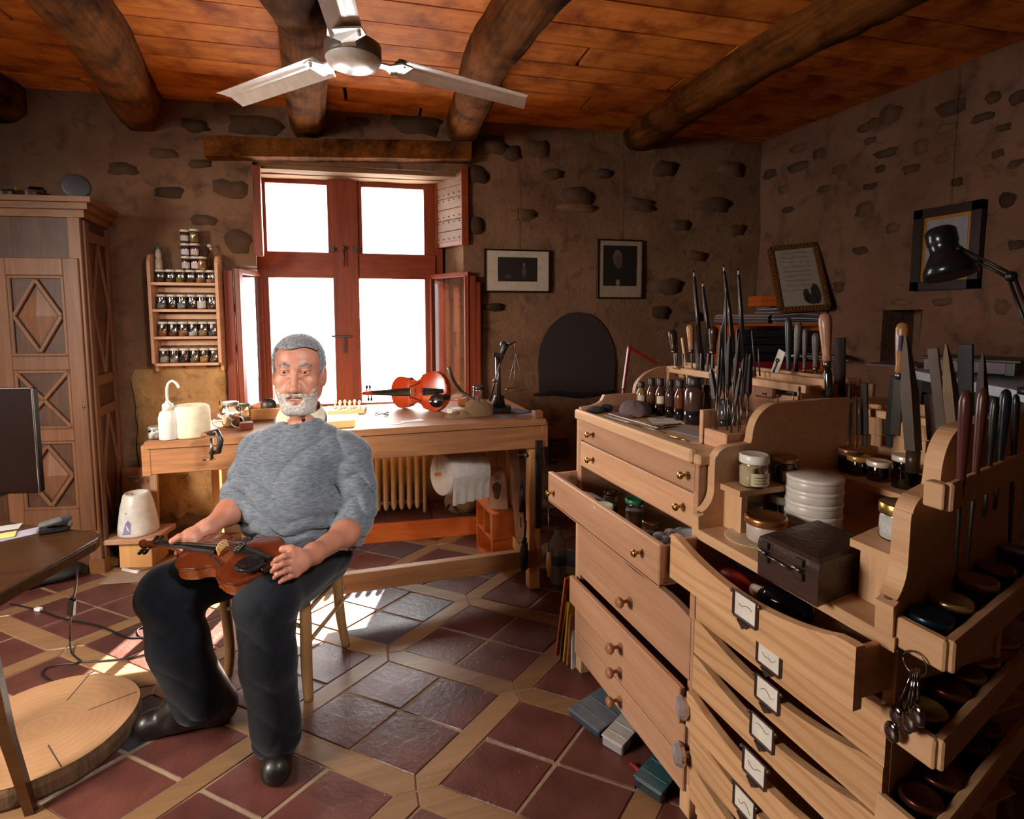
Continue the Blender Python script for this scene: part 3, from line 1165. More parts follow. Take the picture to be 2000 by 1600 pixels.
# ================================================================ A: the long tool chest
AX, AY0, AY1, AXB, AZ = 0.87, 1.085, 1.745, 1.47, 0.965
ch = T('tool_chest', 'tall pale wooden tool chest with brass-knobbed drawers under a worktop of bottles and files', 'tool chest', (1.15, 1.4, 0))
mb = MB(); mb.box(((AX + AXB) / 2, AY1 - .012, (AZ + .09) / 2), (AXB - AX, .024, AZ - .09)); mb.build('side_panel', M_PINK, ch)
mb = MB(); mb.box(((AX + AXB) / 2, AY0 + .012, (AZ + .09) / 2), (AXB - AX, .02, AZ - .09)); mb.build('side_panel', M_PINK, ch)
mb = MB(); mb.box((AXB - .008, (AY0 + AY1) / 2, .52), (.014, AY1 - AY0 - .05, .85)); mb.build('back_panel', M_PINK, ch)
for y in (AY1 - .02, AY0 + .02):
    for x in (AX + .02, AXB - .02):
        mb = MB(); mb.box((x, y, .045), (.04, .04, .09)); mb.build('leg', M_PINEZ, ch)
mb = MB(); mb.box((AX + .013, AY1 + .004, .5), (.022, .026, .9)); mb.build('front_post', M_PINEZ, ch)
mb = MB(); mb.box((AX + .30, (AY0 + AY1) / 2, AZ - .013), (.61, AY1 - AY0 + .015, .026), b=.004); mb.build('worktop', M_PINE, ch)
mb = MB(); mb.box((AX - .004, (AY0 + AY1) / 2 + .01, AZ - .008), (.022, AY1 - AY0 - .01, .036), b=.006); mb.build('front_edge', M_PINE, ch)
for z in (.862, .77, .62):
    mb = MB(); mb.box((AX + .16, (AY0 + AY1) / 2, z), (.3, AY1 - AY0 - .05, .006)); mb.build('rail', M_PINK, ch)
for z in (.37, .255, .153):
    mb = MB(); mb.box((AX + .2, (AY0 + AY1) / 2, z), (.36, AY1 - AY0 - .05, .006)); mb.build('rail', M_PINK, ch)


def knob_mb(p, r=.011, L=.03, ball=.012):
    mb = MB()
    p = Vector(p)
    mb.lathe([(r * .75, 0), (r * .8, .002), (r * .4, .005), (r * .35, L * .55), (ball * .8, L * .7), (ball, L * .88), (ball * .75, L * 1.05), (0, L * 1.1)], p, (-1, 0, 0), n=14)
    return mb


def chest_drawer(x, z0, z1, knobs, m, km, open_=False, wavy=False, y0=AY0 + .012, y1=AY1 - .022):
    d_ = None
    mb = MB()
    th = .018
    if wavy:
        ys = [y1 - (y1 - y0) * k / 18 for k in range(19)]
        top = [z1 + .012 * math.sin(k * .5) + (.012 if k in (5, 6) else 0) - .05 * (k / 18) ** 1.2 for k in range(19)]
        poly = [(x, y1, z0), (x, y0, z0)] + [(x, yy, zz) for yy, zz in zip(ys[::-1], top[::-1])]
        mb.prism(poly, (th, 0, 0))
    else:
        mb.box((x + th / 2, (y0 + y1) / 2, (z0 + z1) / 2), (th, y1 - y0, z1 - z0), b=.003)
    d_ = mb.build('drawer', m, ch)
    WORLD['_d'] = WORLD[ch.name]
    for ky, kz in knobs:
        k = knob_mb((x, ky, kz), *( (.011, .028, .0105) if km is M_BRASS else (.014, .045, .017)))
        ko = k.build('knob', km, None, loc=(x, ky, kz)); ko.parent = d_; ko.location = Vector((x, ky, kz)) - WORLD[ch.name]
    if open_:
        mb = MB()
        xb = x + .40
        mb.box(((x + xb) / 2, y1 - .008, (z0 + z1) / 2), (xb - x - .02, .012, z1 - z0 - .012))
        mb.box(((x + xb) / 2, y0 + .008, (z0 + z1) / 2), (xb - x - .02, .012, z1 - z0 - .012))
        mb.box((xb, (y0 + y1) / 2, (z0 + z1) / 2), (.012, y1 - y0, z1 - z0 - .012))
        mb.box(((x + xb) / 2, (y0 + y1) / 2, z0 + .008), (xb - x, y1 - y0, .006))
        bo = mb.build('drawer_box', M_PINK, None, loc=WORLD[ch.name]); bo.parent = d_; bo.location = (0, 0, 0)
    return d_


k1, k2 = onx(1160, 850, AX), onx(1346, 912, AX)
k3, k4 = onx(1160, 905, AX), onx(1346, 990, AX)
M_PINK2 = wood('chest_wood_b', '#d0a27e', '#b08060', 1, 0.9, 0.45, (0.95, 1.05))
M_WKNOB = wood('knob_wood', '#a5714f', '#7e5238', 0, 1.5, 0.35)
chest_drawer(AX - .002, .868, .948, [(k1.y, .906), (k2.y, .906)], M_PINK, M_BRASS)
chest_drawer(AX - .002, .775, .862, [(k3.y, .82), (k4.y + .02, .82)], M_PINK2, M_BRASS)
k5, k6 = onx(1082, 975, .762), onx(1254, 1082, .762)
chest_drawer(.762, .642, .752, [(k5.y, .69), (k6.y, .705)], M_PINK, M_BRASS, open_=True, y0=AY0 + .001, y1=AY1 + .02)
chest_drawer(AX - .002, .375, .585, [(onx(1233, 1178, AX).y, .448)], M_PINK, M_WKNOB, wavy=True)
chest_drawer(AX - .03, .262, .362, [(onx(1213, 1262, AX - .03).y, .306)], M_PINK, M_WKNOB, y1=AY1 + .0)
chest_drawer(AX - .012, .160, .258, [(onx(1218, 1330, AX).y, .205)], M_PINK, M_WKNOB)
chest_drawer(AX - .012, .070, .156, [(onx(1218, 1393, AX).y, .112)], M_PINK, M_WKNOB)

# cheeks (profiled boards rising above the worktops)


def cheek(P, prof, th, side, name='cheek', m=None, parent=None):
    mb = MB()
    a = [P(x, z) for x, z in prof]
    mb.prism(a, side * th)
    return mb.build(name, m or M_PINE, parent)


def arc(c, r0, r1, a0, a1, n=8):
    return [(c[0] + r0 * math.cos(R(a0 + (a1 - a0) * k / n)), c[1] + r1 * math.sin(R(a0 + (a1 - a0) * k / n))) for k in range(n + 1)]


profA = [(.872, AZ), (.872, .982), (.892, .984)] + arc((.893, 1.020), .07, .036, -80, -5, 6)[0:5] + [(.965, 1.022), (1.09, 1.022)] + arc((1.235, 1.03), .145, .088, 176, 92, 9) + [(1.46, 1.118), (1.46, AZ)]
cheek(lambda x, z: (x, AY1 - .018, z), profA, .018, Vector((0, 1, 0)), m=M_PINK, parent=ch)
# narrow tray with a back board on the worktop
mb = MB(); mb.box((1.462, (AY0 + AY1) / 2, 1.04), (.016, AY1 - AY0 - .02, .15)); mb.build('back_board', M_PINK, ch)
rk = MB()
p0, p1 = Vector((1.23, AY1 - .02, 1.108)), Vector((1.23, AY0 + .02, 1.108))
rk.bar(p0, p1, .018, .022)
rk.bar(p0 + Vector((.07, 0, .01)), p1 + Vector((.07, 0, .01)), .018, .03)
rk.bar(p0 + Vector((.19, -.2, .01)), p1 + Vector((.19, 0, .01)), .018, .022)
rk.build('rack_bar', M_PINE, ch)
for y in (AY1 - .03, AY0 + .04):
    mb = MB(); mb.box((1.33, y, 1.04), (.22, .014, .15)); mb.build('rack_end', M_PINK, ch)

# ================================================================ B: the chest with scooped drawer fronts
BY0, BY1, BZ = .592, 1.082, .79
D2 = Vector((math.cos(R(14)), math.sin(R(14)), 0))
bc = T('drawer_cabinet', 'pine cabinet with seven scooped drawer fronts and metal card holders at the right', 'cabinet', (1.15, .85, 0))
mb = MB(); mb.box((AX + .26, BY1 - .01, .40), (.49, .018, .76)); mb.build('side_panel', M_PINE, bc)
sp = MB()
q0 = Vector((AX + .012, BY0 + .002, .02)); sp.prism([q0, q0 + D2 * .60, q0 + D2 * .60 + Vector((0, 0, .765)), q0 + Vector((0, 0, .765))], (-.004, .018, 0))
sp.build('side_panel', M_PINE, bc)
dk = MB()
dk.prism([(AX - .018, BY1, BZ - .024), (AX - .018, BY0 - .012, BZ - .024), (AX - .018 + .62, BY0 - .012 + .155, BZ - .024), (AX + .60, BY1, BZ - .024)], (0, 0, .024))
dk.build('deck', M_PINE, bc)
mb = MB(); mb.box((AX + .5, .92, .4), (.014, .36, .76)); mb.build('back_panel', M_PINE, bc)
mb = MB(); mb.box((AX + .2, (BY0 + BY1) / 2, .03), (.38, BY1 - BY0 - .03, .04)); mb.build('plinth', M_PINE, bc)


def scoop_drawer(x, z0, z1, sag, m, lab, box=False, flip=False):
    y0, y1 = BY0 + .003, BY1 - .003
    n = 26
    top = []
    for k in range(n + 1):
        t = k / n
        e = 0 if t < .05 else (1 if t > .93 else (t - .05) / .88)
        s_ = math.sin(PI * min(1, max(0, e))) if 0 < e < 1 else 0
        s_ = s_ ** .8 if s_ > 0 else 0
        top.append((x, y1 - (y1 - y0) * t, z1 - sag * s_))
    mb = MB()
    vs = [(x, p_[1], z0) for p_ in top] + top + [(x + .019, p_[1], z0) for p_ in top] + [(x + .019, p_[1], p_[2]) for p_ in top]
    q = n + 1
    fs = []
    for k in range(n):
        fs += [(k, k + 1, q + k + 1, q + k)[::-1], (2 * q + k, 2 * q + k + 1, 3 * q + k + 1, 3 * q + k), (q + k, q + k + 1, 3 * q + k + 1, 3 * q + k)[::-1], (k, k + 1, 2 * q + k + 1, 2 * q + k)]
    fs += [(0, q, 3 * q, 2 * q), (n, q + n, 3 * q + n, 2 * q + n)[::-1]]
    mb.add(vs, fs)
    d_ = mb.build('drawer', m, bc)
    if lab:
        c = onx(lab[0], lab[1], x)
        W, H_ = .062, .052
        f = MB()
        for sy in (-1, 1):
            f.box((x - .003, c.y + sy * W / 2, c.z), (.006, .006, H_))
        f.box((x - .003, c.y, c.z - H_ / 2), (.006, W, .006))
        f.box((x - .002, c.y, c.z + H_ / 2), (.004, W, .004))
        f.ball((x - .003, c.y - W / 2 - .006, c.z + H_ / 2 - .004), .0045, 8, 6)
        f.ball((x - .003, c.y + W / 2 + .006, c.z + H_ / 2 - .004), .0045, 8, 6)
        f.prism([(x, c.y - .016, c.z - H_ / 2 - .002), (x, c.y + .016, c.z - H_ / 2 - .002), (x, c.y, c.z - H_ / 2 - .016)], (-.009, 0, 0))
        fo = f.build('card_holder', plain('pewter', '#6b5a55', .35, .8), None, loc=WORLD[bc.name]); fo.parent = d_; fo.location = (0, 0, 0)
        p = MB(); p.box((x - .0015, c.y, c.z), (.002, W - .006, H_ - .006), b=.0003)
        po = p.build('card', plain('card_paper', '#d8d0c6', .9), None, loc=WORLD[bc.name]); po.parent = d_; po.location = (0, 0, 0)
        s = MB()
        rr = random.Random(int(lab[1]))
        zz = c.z + rr.uniform(-.004, .008)
        s.tube(catmull([(x - .003, c.y + .018 - .009 * j, zz + rr.uniform(-.008, .008)) for j in range(5)], 4), .0006, 4)
        so = s.build('pencil_mark', plain('pencil', '#55504c', .9), None, loc=WORLD[bc.name]); so.parent = d_; so.location = (0, 0, 0)
    if box:
        b_ = MB(); xb = x + .36
        b_.box(((x + xb) / 2, y1 - .012, (z0 + z1) / 2), (xb - x - .03, .011, z1 - z0 - .02))
        b_.box(((x + xb) / 2 + .01, y0 + .012, (z0 + z1) / 2), (xb - x - .02, .011, z1 - z0 - .02))
        b_.box((xb, (y0 + y1) / 2, (z0 + z1) / 2), (.011, y1 - y0, z1 - z0 - .02))
        b_.box(((x + xb) / 2, (y0 + y1) / 2, z0 + .01), (xb - x - .02, y1 - y0 - .02, .006))
        bo = b_.build('drawer_box', M_PINE, None, loc=WORLD[bc.name]); bo.parent = d_; bo.location = (0, 0, 0)
    return d_


M_PFRONT = wood('pine_front', '#cda27a', '#b2865f', 1, 1.0, 0.42, (0.93, 1.06), 0.17)
fronts = [(.788, .672, .780, .040, (1457, 1189), True), (AX - .002, .552, .652, .030, (1503, 1284), False), (AX - .004, .462, .552, .036, (1500, 1355), False),
          (AX - .006, .368, .458, .036, (1490, 1430), False), (AX - .022, .272, .364, .036, (1475, 1500), False), (AX - .008, .168, .268, .036, (1455, 1570), False),
          (AX - .006, .070, .164, .036, None, False)]
for i, (x, z0, z1, sg, lb, bx) in enumerate(fronts):
    scoop_drawer(x, z0, z1, sg, M_PFRONT, lb, bx)
for z in (.657, .554, .46, .366, .27, .166):
    mb = MB(); mb.box((AX + .22, (BY0 + BY1) / 2, z), (.36, BY1 - BY0 - .04, .005)); mb.build('rail', M_PINE, bc)
for (u, v, z) in ((1330, 1480, .14), (1336, 1388, .27)):
    p = onx(u, v, .84)
    mb = MB(); mb.lathe([(.008, 0), (.008, .012), (.024, .018), (.03, .03), (.024, .042), (0, .046)], p + Vector((.03, .0, 0)), (-1, .4, 0), n=10, smooth=False)
    mb.build('knob', plain('cut_glass', '#c8bcc0', .08, .6), bc, label='clear faceted glass knob')

profB = [(.852, BZ), (.850, .822), (.868, .826)] + arc((.842, .884), .052, .056, -70, -4, 7) + [(.894, .955), (.896, .966)] + arc((.944, .958), .046, .03, 172, 110, 5) + [(1.0, .990), (1.004, 1.0)] + \
        arc((1.085, 1.008), .08, .078, 176, 92, 9) + [(1.25, 1.088), (1.47, 1.080), (1.47, BZ)]
cheek(lambda x, z: (x, 1.058, z), profB, .024, Vector((0, 1, 0)), parent=bc)
mb = MB(); mb.lathe([(.007, 0), (.007, .003), (0, .003)], (.868, 1.074, .824), n=12); mb.build('screw_plug', plain('dark_wood_plug', '#5a4030', .6), bc)
# right cheek turned a little outwards
cheek(lambda x, z: Vector((.0 + .852, BY0 - .008, 0)) + D2 * (x - .852) + Vector((0, 0, z + (0.018 if z > .8 else 0))), profB, .03, Vector((.0, 1, 0)), parent=bc)
mb = MB(); mb.lathe([(.007, 0), (.007, .003), (0, .003)], (.868, BY0 + .012, .842), n=12); mb.build('screw_plug', plain('dark_wood_plug', '#5a4030', .6), bc)
# inner shelf running along the left cheek, the back and the right cheek
SZ = .898


def shelf(poly, name='shelf'):
    mb = MB(); mb.prism([(x, y, SZ - .014) for x, y in poly], (0, 0, .014)); return mb.build(name, M_PINE, bc)


shelf([(.912, 1.062), (.912, .992), (1.24, .992), (1.24, 1.062)])
shelf([(1.24, 1.062), (1.24, .70), (1.36, .72), (1.36, 1.062)])
shelf([(.905, BY0 + .034), (.905, BY0 + .115), (1.24, .79), (1.24, .712)])
for poly in ([(.925, 1.062), (.925, 1.0), (.943, 1.0), (.943, 1.062)], [(.92, BY0 + .034), (.92, BY0 + .105), (.938, BY0 + .109), (.938, BY0 + .038)]):
    mb = MB(); mb.prism([(x, y, BZ) for x, y in poly], (0, 0, SZ - .014 - BZ)); mb.build('shelf_support', M_PINEZ, bc)
mb = MB(); mb.prism([(1.44, 1.06, BZ), (1.44, .75, BZ), (1.45, .75, BZ), (1.45, 1.06, BZ)], (0, 0, .24)); mb.build('back_board', M_PINE, bc)
mb = MB(); mb.bar((1.37, 1.06, 1.05), (1.37, .73, 1.05), .02, .02); mb.build('rack_bar', M_PINE, bc)
mb = MB(); mb.bar((1.47, 1.06, 1.05), (1.47, .73, 1.05), .02, .02); mb.build('rack_bar', M_PINE, bc)
# tool slat outside the right cheek
r0 = ony(1852, 972, .545)
mb = MB(); mb.bar(r0, r0 + D2 * .42 + Vector((0, 0, .0)), .012, .045, b=.003); mb.build('tool_slat', M_PINE, bc)
mb = MB(); mb.bar(r0 + Vector((.0, .03, 0)), r0 + Vector((0.0, .0, 0)), .022, .04, b=.002); mb.build('spacer', M_PINE, bc)
# three jar ledges down the right side
for i, (zt, u0) in enumerate(((.822, 1855), (.662, 1830), (.505, 1810))):
    c0 = Vector((.868, .512, zt - .024))
    if i: c0 = c0 + Vector((-.0, .005, 0))
    led = MB()
    led.bar(c0 + Vector((0, .085, 0)), c0, .016, .05, b=.003)
    lo = led.build('ledge_rail', M_PINE, bc)
    led = MB()
    led.bar(c0, c0 + D2 * .62, .016, .05, b=.003)
    led.build('ledge_rail', M_PINE, bc)
    fl = MB()
    fl.prism([c0 + Vector((0, 0, -.024)), c0 + D2 * .62 + Vector((0, 0, -.024)), c0 + D2 * .62 + Vector((0, .085, -.024)), c0 + Vector((0, .085, -.024))], (0, 0, .006))
    fl.build('ledge_floor', M_PINE, bc)

# jars on the ledges
M_BGL = glass('brownish_glass', '#8a6a50', 0.1)
tiers = [
    (.776, [(1827, 1205, '#1c3346', 'dark blue'), (1880, 1180, '#b0925e', 'dull tan'), (1930, 1140, '#b8986a', 'tan scuffed'), (1972, 1118, '#7d6648', 'brownish gold'), (1992, 1078, '#5d6470', 'blue-grey')], .05),
    (.616, [(1810, 1385, '#9c7d3c', 'gold'), (1862, 1345, '#6a3024', 'brick-red'), (1908, 1322, '#a88a50', 'bright gold'), (1932, 1292, '#c0a878', 'pale'), (1975, 1258, '#b89a5c', 'yellow gold')], .05),
    (.459, [(1775, 1540, '#5a2c22', 'dark red'), (1830, 1510, '#6a3a28', 'russet'), (1910, 1455, '#5f3226', 'maroon'), (1945, 1430, '#84603a', 'amber')], .05)]
tn = ['top ledge', 'middle ledge', 'lowest ledge']
for k, (zb, L_, h_) in enumerate(tiers):
    for i, (u, v, c, nm) in enumerate(L_):
        p = onz(u, v, zb + h_); p.z = zb
        # keep the jar inside its ledge
        t_ = (Vector((p.x, p.y, 0)) - Vector((.868, .512, 0))).dot(D2)
        base = Vector((.868, .512, 0)) + D2 * max(.045, t_) + Vector((-D2.y, D2.x, 0)) * .0425
        base.z = zb
        jar(base, .029, h_ + .004, 'small jar with %s lid, %s from the front on the %s' % (nm, ordn(i), tn[k]), lidm=plain('rlid_%d%d' % (k, i), c, .28, .75), content='#3a2418', fill=.9, lr=.031, neck=.95, glassm=M_BGL, group='small jars on the right-hand ledges')

# ---- things on B's shelf and deck
jar((.975, 1.018, SZ), .034, .078, 'cream glass jar with white screw lid and printed label beside the left cheek', content='#c8b48c', fill=1.1, paper='#d8cfa8', lidh=.02, neck=.95, lr=.034)
jar((1.075, 1.022, SZ), .031, .062, 'squat jar with brass lid and white label behind the cream jar', lidm=M_GOLD, content='#6a4a20', paper='#e0dcd0', neck=.9, glassm=M_BGL, fill=.9)
bj = [(1602, 912, .06, '#7a4a34', 'brown lid, leftmost in the dark corner of the shelf'), (1640, 925, .062, '#8a5a3c', 'copper lid beside it in the dark corner of the shelf'),
      (1675, 930, .05, '#a88448', 'gold lid, third from the right on the back shelf'), (1715, 940, .05, '#e0d0b8', 'mottled cream lid on the back shelf'),
      (1765, 948, .078, '#e4dcd2', 'wide white lid, tallest on the back shelf'), (1812, 962, .062, '#c0a064', 'pale gold lid at the right end of the back shelf')]
for i, (u, v, h_, c, nm) in enumerate(bj):
    p = onz(u, v, SZ)
    p = Vector((1.30, min(1.03, max(.755, p.y * (1.30 / p.x))), SZ))
    jar(p, .026, h_, 'dark glass jar with %s' % nm, lidm=plain('blid_%d' % i, c, .3, .3), content='#2c1a12', fill=1.0, lidh=.013, neck=.93, lr=.0275, glassm=M_BGL, group='jars on the inner shelf')
jar((.985, .678, SZ), .030, .068, 'white-filled jar with gold lid and paper strip at the right shelf corner', lidm=M_GOLD, content='#e8e6e0', fill=1.15, lidh=.02, neck=.93, lr=.031, paper='#eeeeea')
jar((1.075, .70, SZ), .028, .066, 'jar with gold lid behind the white-filled jar at right', lidm=M_GOLD, content='#d8d0c0', fill=.8, neck=.93)
jar((1.17, .73, SZ), .027, .07, 'clear jar with white lid partly hidden behind the right cheek', content='#e0dcd4', fill=.9, neck=.9)
# under the shelf
jar((.99, 1.030, BZ), .022, .055, 'small round jar with grey lid and printed white label under the shelf', lid='#8f8a90', paper='#e6e6ea', content='#5a4a44', fill=.8)
jar((1.07, 1.022, BZ), .028, .075, 'dark green jar with wide pale lid under the shelf', lid='#b0a8a0', content='#101c14', fill=1.2, neck=.97, glassm=glass('green_glass', '#3a5a48', .1), lidh=.018)
jar((1.15, 1.015, BZ), .024, .06, 'little jar with brass lid deep under the shelf', lidm=M_GOLD, content='#201812', fill=1)

# stack of white round boxes
sk0 = onz(1586, 1042, BZ)
for i in range(5):
    t = T('round_box', 'white round plastic box, %s of the stack of five' % ('lowest', 'second from the bottom', 'middle one', 'second from the top', 'topmost')[i], 'box', sk0 + Vector((0, 0, .0285 * i)), 0, 'stacked white round boxes')
    mb = MB(); mb.lathe([(.059, 0), (.060, .003), (.060, .024), (.056, .026), (0, .026)], n=36); mb.build('body', plain('box_white', '#cfc6bf', .35), t, world=False)
    mb = MB(); mb.lathe([(.0605, .018), (.0615, .020), (.0615, .0265), (.059, .0284), (0, .0284)], n=36); mb.build('lid', plain('box_white_lid', '#d8d0ca', .3), t, world=False)
t = T('round_tin', 'low round jar with copper-coloured lid standing on a plate at the cabinet front', 'jar', (.945, .945, BZ + .006))
mb = MB(); mb.lathe([(.036, 0), (.040, .006), (.041, .04), (.038, .044)], n=30); mb.build('body', plain('frosted', '#b8aaa0', .4), t, world=False)
mb = MB(); mb.lathe([(.044, .040), (.0455, .042), (.0455, .054), (.043, .058), (.039, .056), (0, .056)], n=30); mb.build('lid', plain('copper', '#b07a50', .3, .85), t, world=False)
t = T('plate', 'round cream plate lying under the copper-lidded jar', 'plate', (.935, .965, BZ))
mb = MB(); mb.lathe([(.045, 0), (.055, .001), (.066, .005), (.064, .0055), (.05, .003), (0, .003)], n=36); mb.build('dish', plain('cream_china', '#dcc8a8', .35), t, world=False)
# leather case
lc = T('leather_case', 'worn dark brown leather case with metal clasps jutting over the open top drawer', 'case', (.92, .775, BZ))
cc = [Vector((.812, .828, 0)), Vector((.815, .692, 0)), Vector((.998, .722, 0)), Vector((.995, .853, 0))]
cen = sum(cc, Vector()) / 4


def lay(sc, z): return [cen + (p - cen) * sc + Vector((0, 0, z)) for p in cc]


mb = MB()
vs = []
for sc, z in ((.99, BZ), (1.0, BZ + .004), (1.0, BZ + .052), (.985, BZ + .054)): vs += lay(sc, z)
fs = [(3, 2, 1, 0)] + [(r * 4 + k, r * 4 + (k + 1) % 4, r * 4 + 4 + (k + 1) % 4, r * 4 + 4 + k) for r in range(3) for k in range(4)] + [(12, 13, 14, 15)]
mb.add(vs, fs)
M_LEATH = plain('brown_leather', '#38231f', .38, bmp=(110, .35))
mb.build('body', M_LEATH, lc)
mb = MB(); vs = []
for sc, z in ((1.005, BZ + .055), (1.01, BZ + .058), (1.01, BZ + .068), (.985, BZ + .078), (.90, BZ + .083), (.5, BZ + .085)): vs += lay(sc, z)
fs = [(3, 2, 1, 0)] + [(r * 4 + k, r * 4 + (k + 1) % 4, r * 4 + 4 + (k + 1) % 4, r * 4 + 4 + k) for r in range(5) for k in range(4)] + [(20, 21, 22, 23)]
mb.add(vs, fs)
mb.build('lid', M_LEATH, lc)
e0, e1 = cc[0], cc[1]
for tt in (.14, .72):
    mb = MB()
    p = e0.lerp(e1, tt) + Vector((-.004, 0, 0))
    mb.box(p + Vector((0, 0, BZ + .068)), (.005, .02, .014)); mb.box(p + Vector((0, 0, BZ + .042)), (.005, .022, .014)); mb.tube([p + Vector((-.004, -.01, BZ + .055)), p + Vector((-.004, .01, BZ + .055))], .0035, 6)
    mb.build('clasp', M_STEEL, lc)
mb = MB(); mb.tube([e0.lerp(e1, .22) + Vector((-.008, 0, BZ + .052)), e0.lerp(e1, .62) + Vector((-.008, 0, BZ + .048))], .0022, 6); mb.build('clasp_rod', M_STEEL, lc)
pz = BZ + .005
mb = MB(); mb.tube([onz(1640, 1150, pz), onz(1705, 1128, pz)], .004, 8)
tag(mb.build('brass_rod', M_BRASS), 'short brass rod lying on the deck right of the leather case', 'rod')

# things in B's open drawer
zd = .676
t = T('screwdriver', 'dark handled tool with red shaft lying at the back of the open drawer', 'tool', onz(1440, 1090, .72))
mb = MB(); mb.tube([onz(1425, 1085, .735), onz(1450, 1100, .73), onz(1480, 1115, .72)], [.008, .012, .011], 10); mb.build('handle', plain('navy_plastic', '#202436', .3), t)
mb = MB(); mb.tube([onz(1480, 1115, .72), onz(1545, 1150, .71)], .01, 8); mb.build('shaft', plain('red_lacquer', '#701c16', .3), t)
t = T('glue_bottle', 'dark glossy bottle with orange-red sleeve and cream band in the open drawer', 'bottle', onz(1500, 1160, .70))
pa_, pb_ = onz(1402, 1120, .71), onz(1470, 1150, .715)
mb = MB(); mb.tube([pa_, pa_.lerp(pb_, .3), pa_.lerp(pb_, .7), pb_], [.012, .022, .021, .012], 12); mb.build('sleeve', plain('orange_red', '#a8321c', .35), t)
pc_, pd_ = onz(1490, 1163, .715), onz(1590, 1205, .705)
mb = MB(); mb.tube([pb_, pc_], [.012, .018], 12); mb.build('band', plain('cream_band', '#d8c8b0', .5), t)
mb = MB(); mb.tube([pc_, pc_.lerp(pd_, .1), pc_.lerp(pd_, .85), pd_], [.018, .028, .026, .012], 14); mb.build('bottle_body', plain('black_glass', '#0c0c10', .08), t)
rr = random.Random(9)
t = T('oddments', 'tangle of small dark parts heaped at the right end of the open drawer', 'oddments', onz(1650, 1220, zd))
t['kind'] = 'stuff'
mb = MB()
for k in range(26):
    p = Vector((rr.uniform(.80, .87), rr.uniform(.61, .70), zd + rr.uniform(.004, .022)))
    mb.box(p, (rr.uniform(.006, .022), rr.uniform(.004, .012), rr.uniform(.003, .008)), Euler((rr.random() * 3, rr.random() * 3, rr.random() * 3)).to_matrix(), .001)
mb.build('pieces', plain('dark_parts', '#4a4440', .35, .5), t)

# things in A's open drawer
zd = .66
jar(onz(1240, 975, .742) - Vector((0, 0, .742 - zd)), .029, .085, 'jar of white crystals with green screw lid in the open drawer', lidm=plain('green_lid', '#2f6a48', .3), content='#e8eaf0', fill=.8, neck=.97, lr=.030)
jar(onz(1178, 985, .742) - Vector((0, 0, .742 - zd)), .028, .082, 'jar with pale mint and green lid near the drawer front', lidm=plain('mint_lid', '#a8c8b4', .3), content='#8a7a5c', fill=.7, neck=.97, lr=.030)
jar(onz(1186, 966, .73) - Vector((0, 0, .73 - zd)) + Vector((.03, .03, 0)), .025, .07, 'clip-top clear glass jar at the back of the open drawer', lidm=M_GLASS, content='#b8b0a8', fill=.5)
jar(onz(1270, 1018, .72) - Vector((0, 0, .72 - zd)), .024, .062, 'small preserve jar with tarnished brass lid in the open drawer', lidm=M_GOLD, content='#8a6e50', fill=.7, neck=.9)
t = T('cloth_wad', 'crumpled pale cloth with grey pouches at the near end of the open drawer', 'cloth', onz(1310, 1050, .70))
mb = MB()
for k, (u, v, z, r_) in enumerate([(1290, 1050, .70, .018), (1312, 1045, .70, .020), (1300, 1056, .70, .015), (1330, 1040, .705, .016)]):
    mb.ball(onz(u, v, z), (r_ * 1.2, r_ * 1.3, r_ * .8), 12, 8)
mb.build('cloth', plain('pale_cloth', '#b8b2b6', .9, bmp=(50, .6)), t)
mb = MB(); mb.ball(onz(1285, 1052, .715), (.012, .02, .009)); mb.ball(onz(1298, 1062, .715), (.012, .014, .009)); mb.build('pouch', plain('grey_cloth', '#5c6270', .8), t)
mb = MB(); mb.lathe([(.03, 0), (.045, .02), (.047, .03), (.042, .024), (0, .006)], onz(1338, 1048, .72) - Vector((-.01, 0, .02)), (-.1, .2, 1), n=26)
tag(mb.build('bowl', plain('grey_bowl', '#a8a4a2', .4)), 'shallow grey bowl beside the pale cloth in the drawer', 'bowl')
mb = MB()
for k in range(3): mb.box(onz(1150 + 12 * k, 965 + 5 * k, .70), (.05, .04, .004), Euler((.2 * k, .25, .5 * k)).to_matrix(), .001)
tag(mb.build('plastic_sheet', plain('clear_plastic', '#c8c4b8', .25)), 'folded clear plastic sheet at the far end of the open drawer', 'sheet')

# ================================================================ on A's worktop
M_AMBER = glass('amber_glass', '#7a4a30', .16)
M_CAP = plain('bottle_cap', '#1d2226', .45)


def bottle(loc, r, h, label, fluid='#1a0f0c', paper=None, body=None, caph=.18, shape=.58, group='brown glass bottles on the worktop'):
    t = T('medicine_bottle', label, 'bottle', loc, 0, group)
    hc = h * (1 - caph)
    mb = MB()
    mb.lathe([(r * .92, 0), (r, r * .15), (r, h * shape), (r * .9, h * (shape + .07)), (r * .52, h * (shape + .18)), (r * .5, hc)], n=18)
    mb.build('glass', body or plain('amber_solid', '#4e2c20', .12, coat=.4), t, world=False)
    mb = MB(); mb.lathe([(r * .66, hc - .002), (r * .68, hc), (r * .68, h - .002), (r * .6, h), (0, h)], n=16); mb.build('cap', M_CAP, t, world=False)
    mb = MB(); mb.lathe([(r * 1.012, r * .12), (r * 1.012, h * .30)], n=18); mb.build('dark_fluid', plain('fluid' + fluid, fluid, .12, coat=.4), t, world=False)
    if paper:
        mb = MB()
        mb.grid(lambda a, b_: Vector((math.cos(-2.9 + 1.5 * a) * r * 1.03, math.sin(-2.9 + 1.5 * a) * r * 1.03, h * (.34 + .2 * b_))), 8, 1)
        mb.build('paper_label', plain('bl_' + paper, paper, .9), t, world=False)
    return t


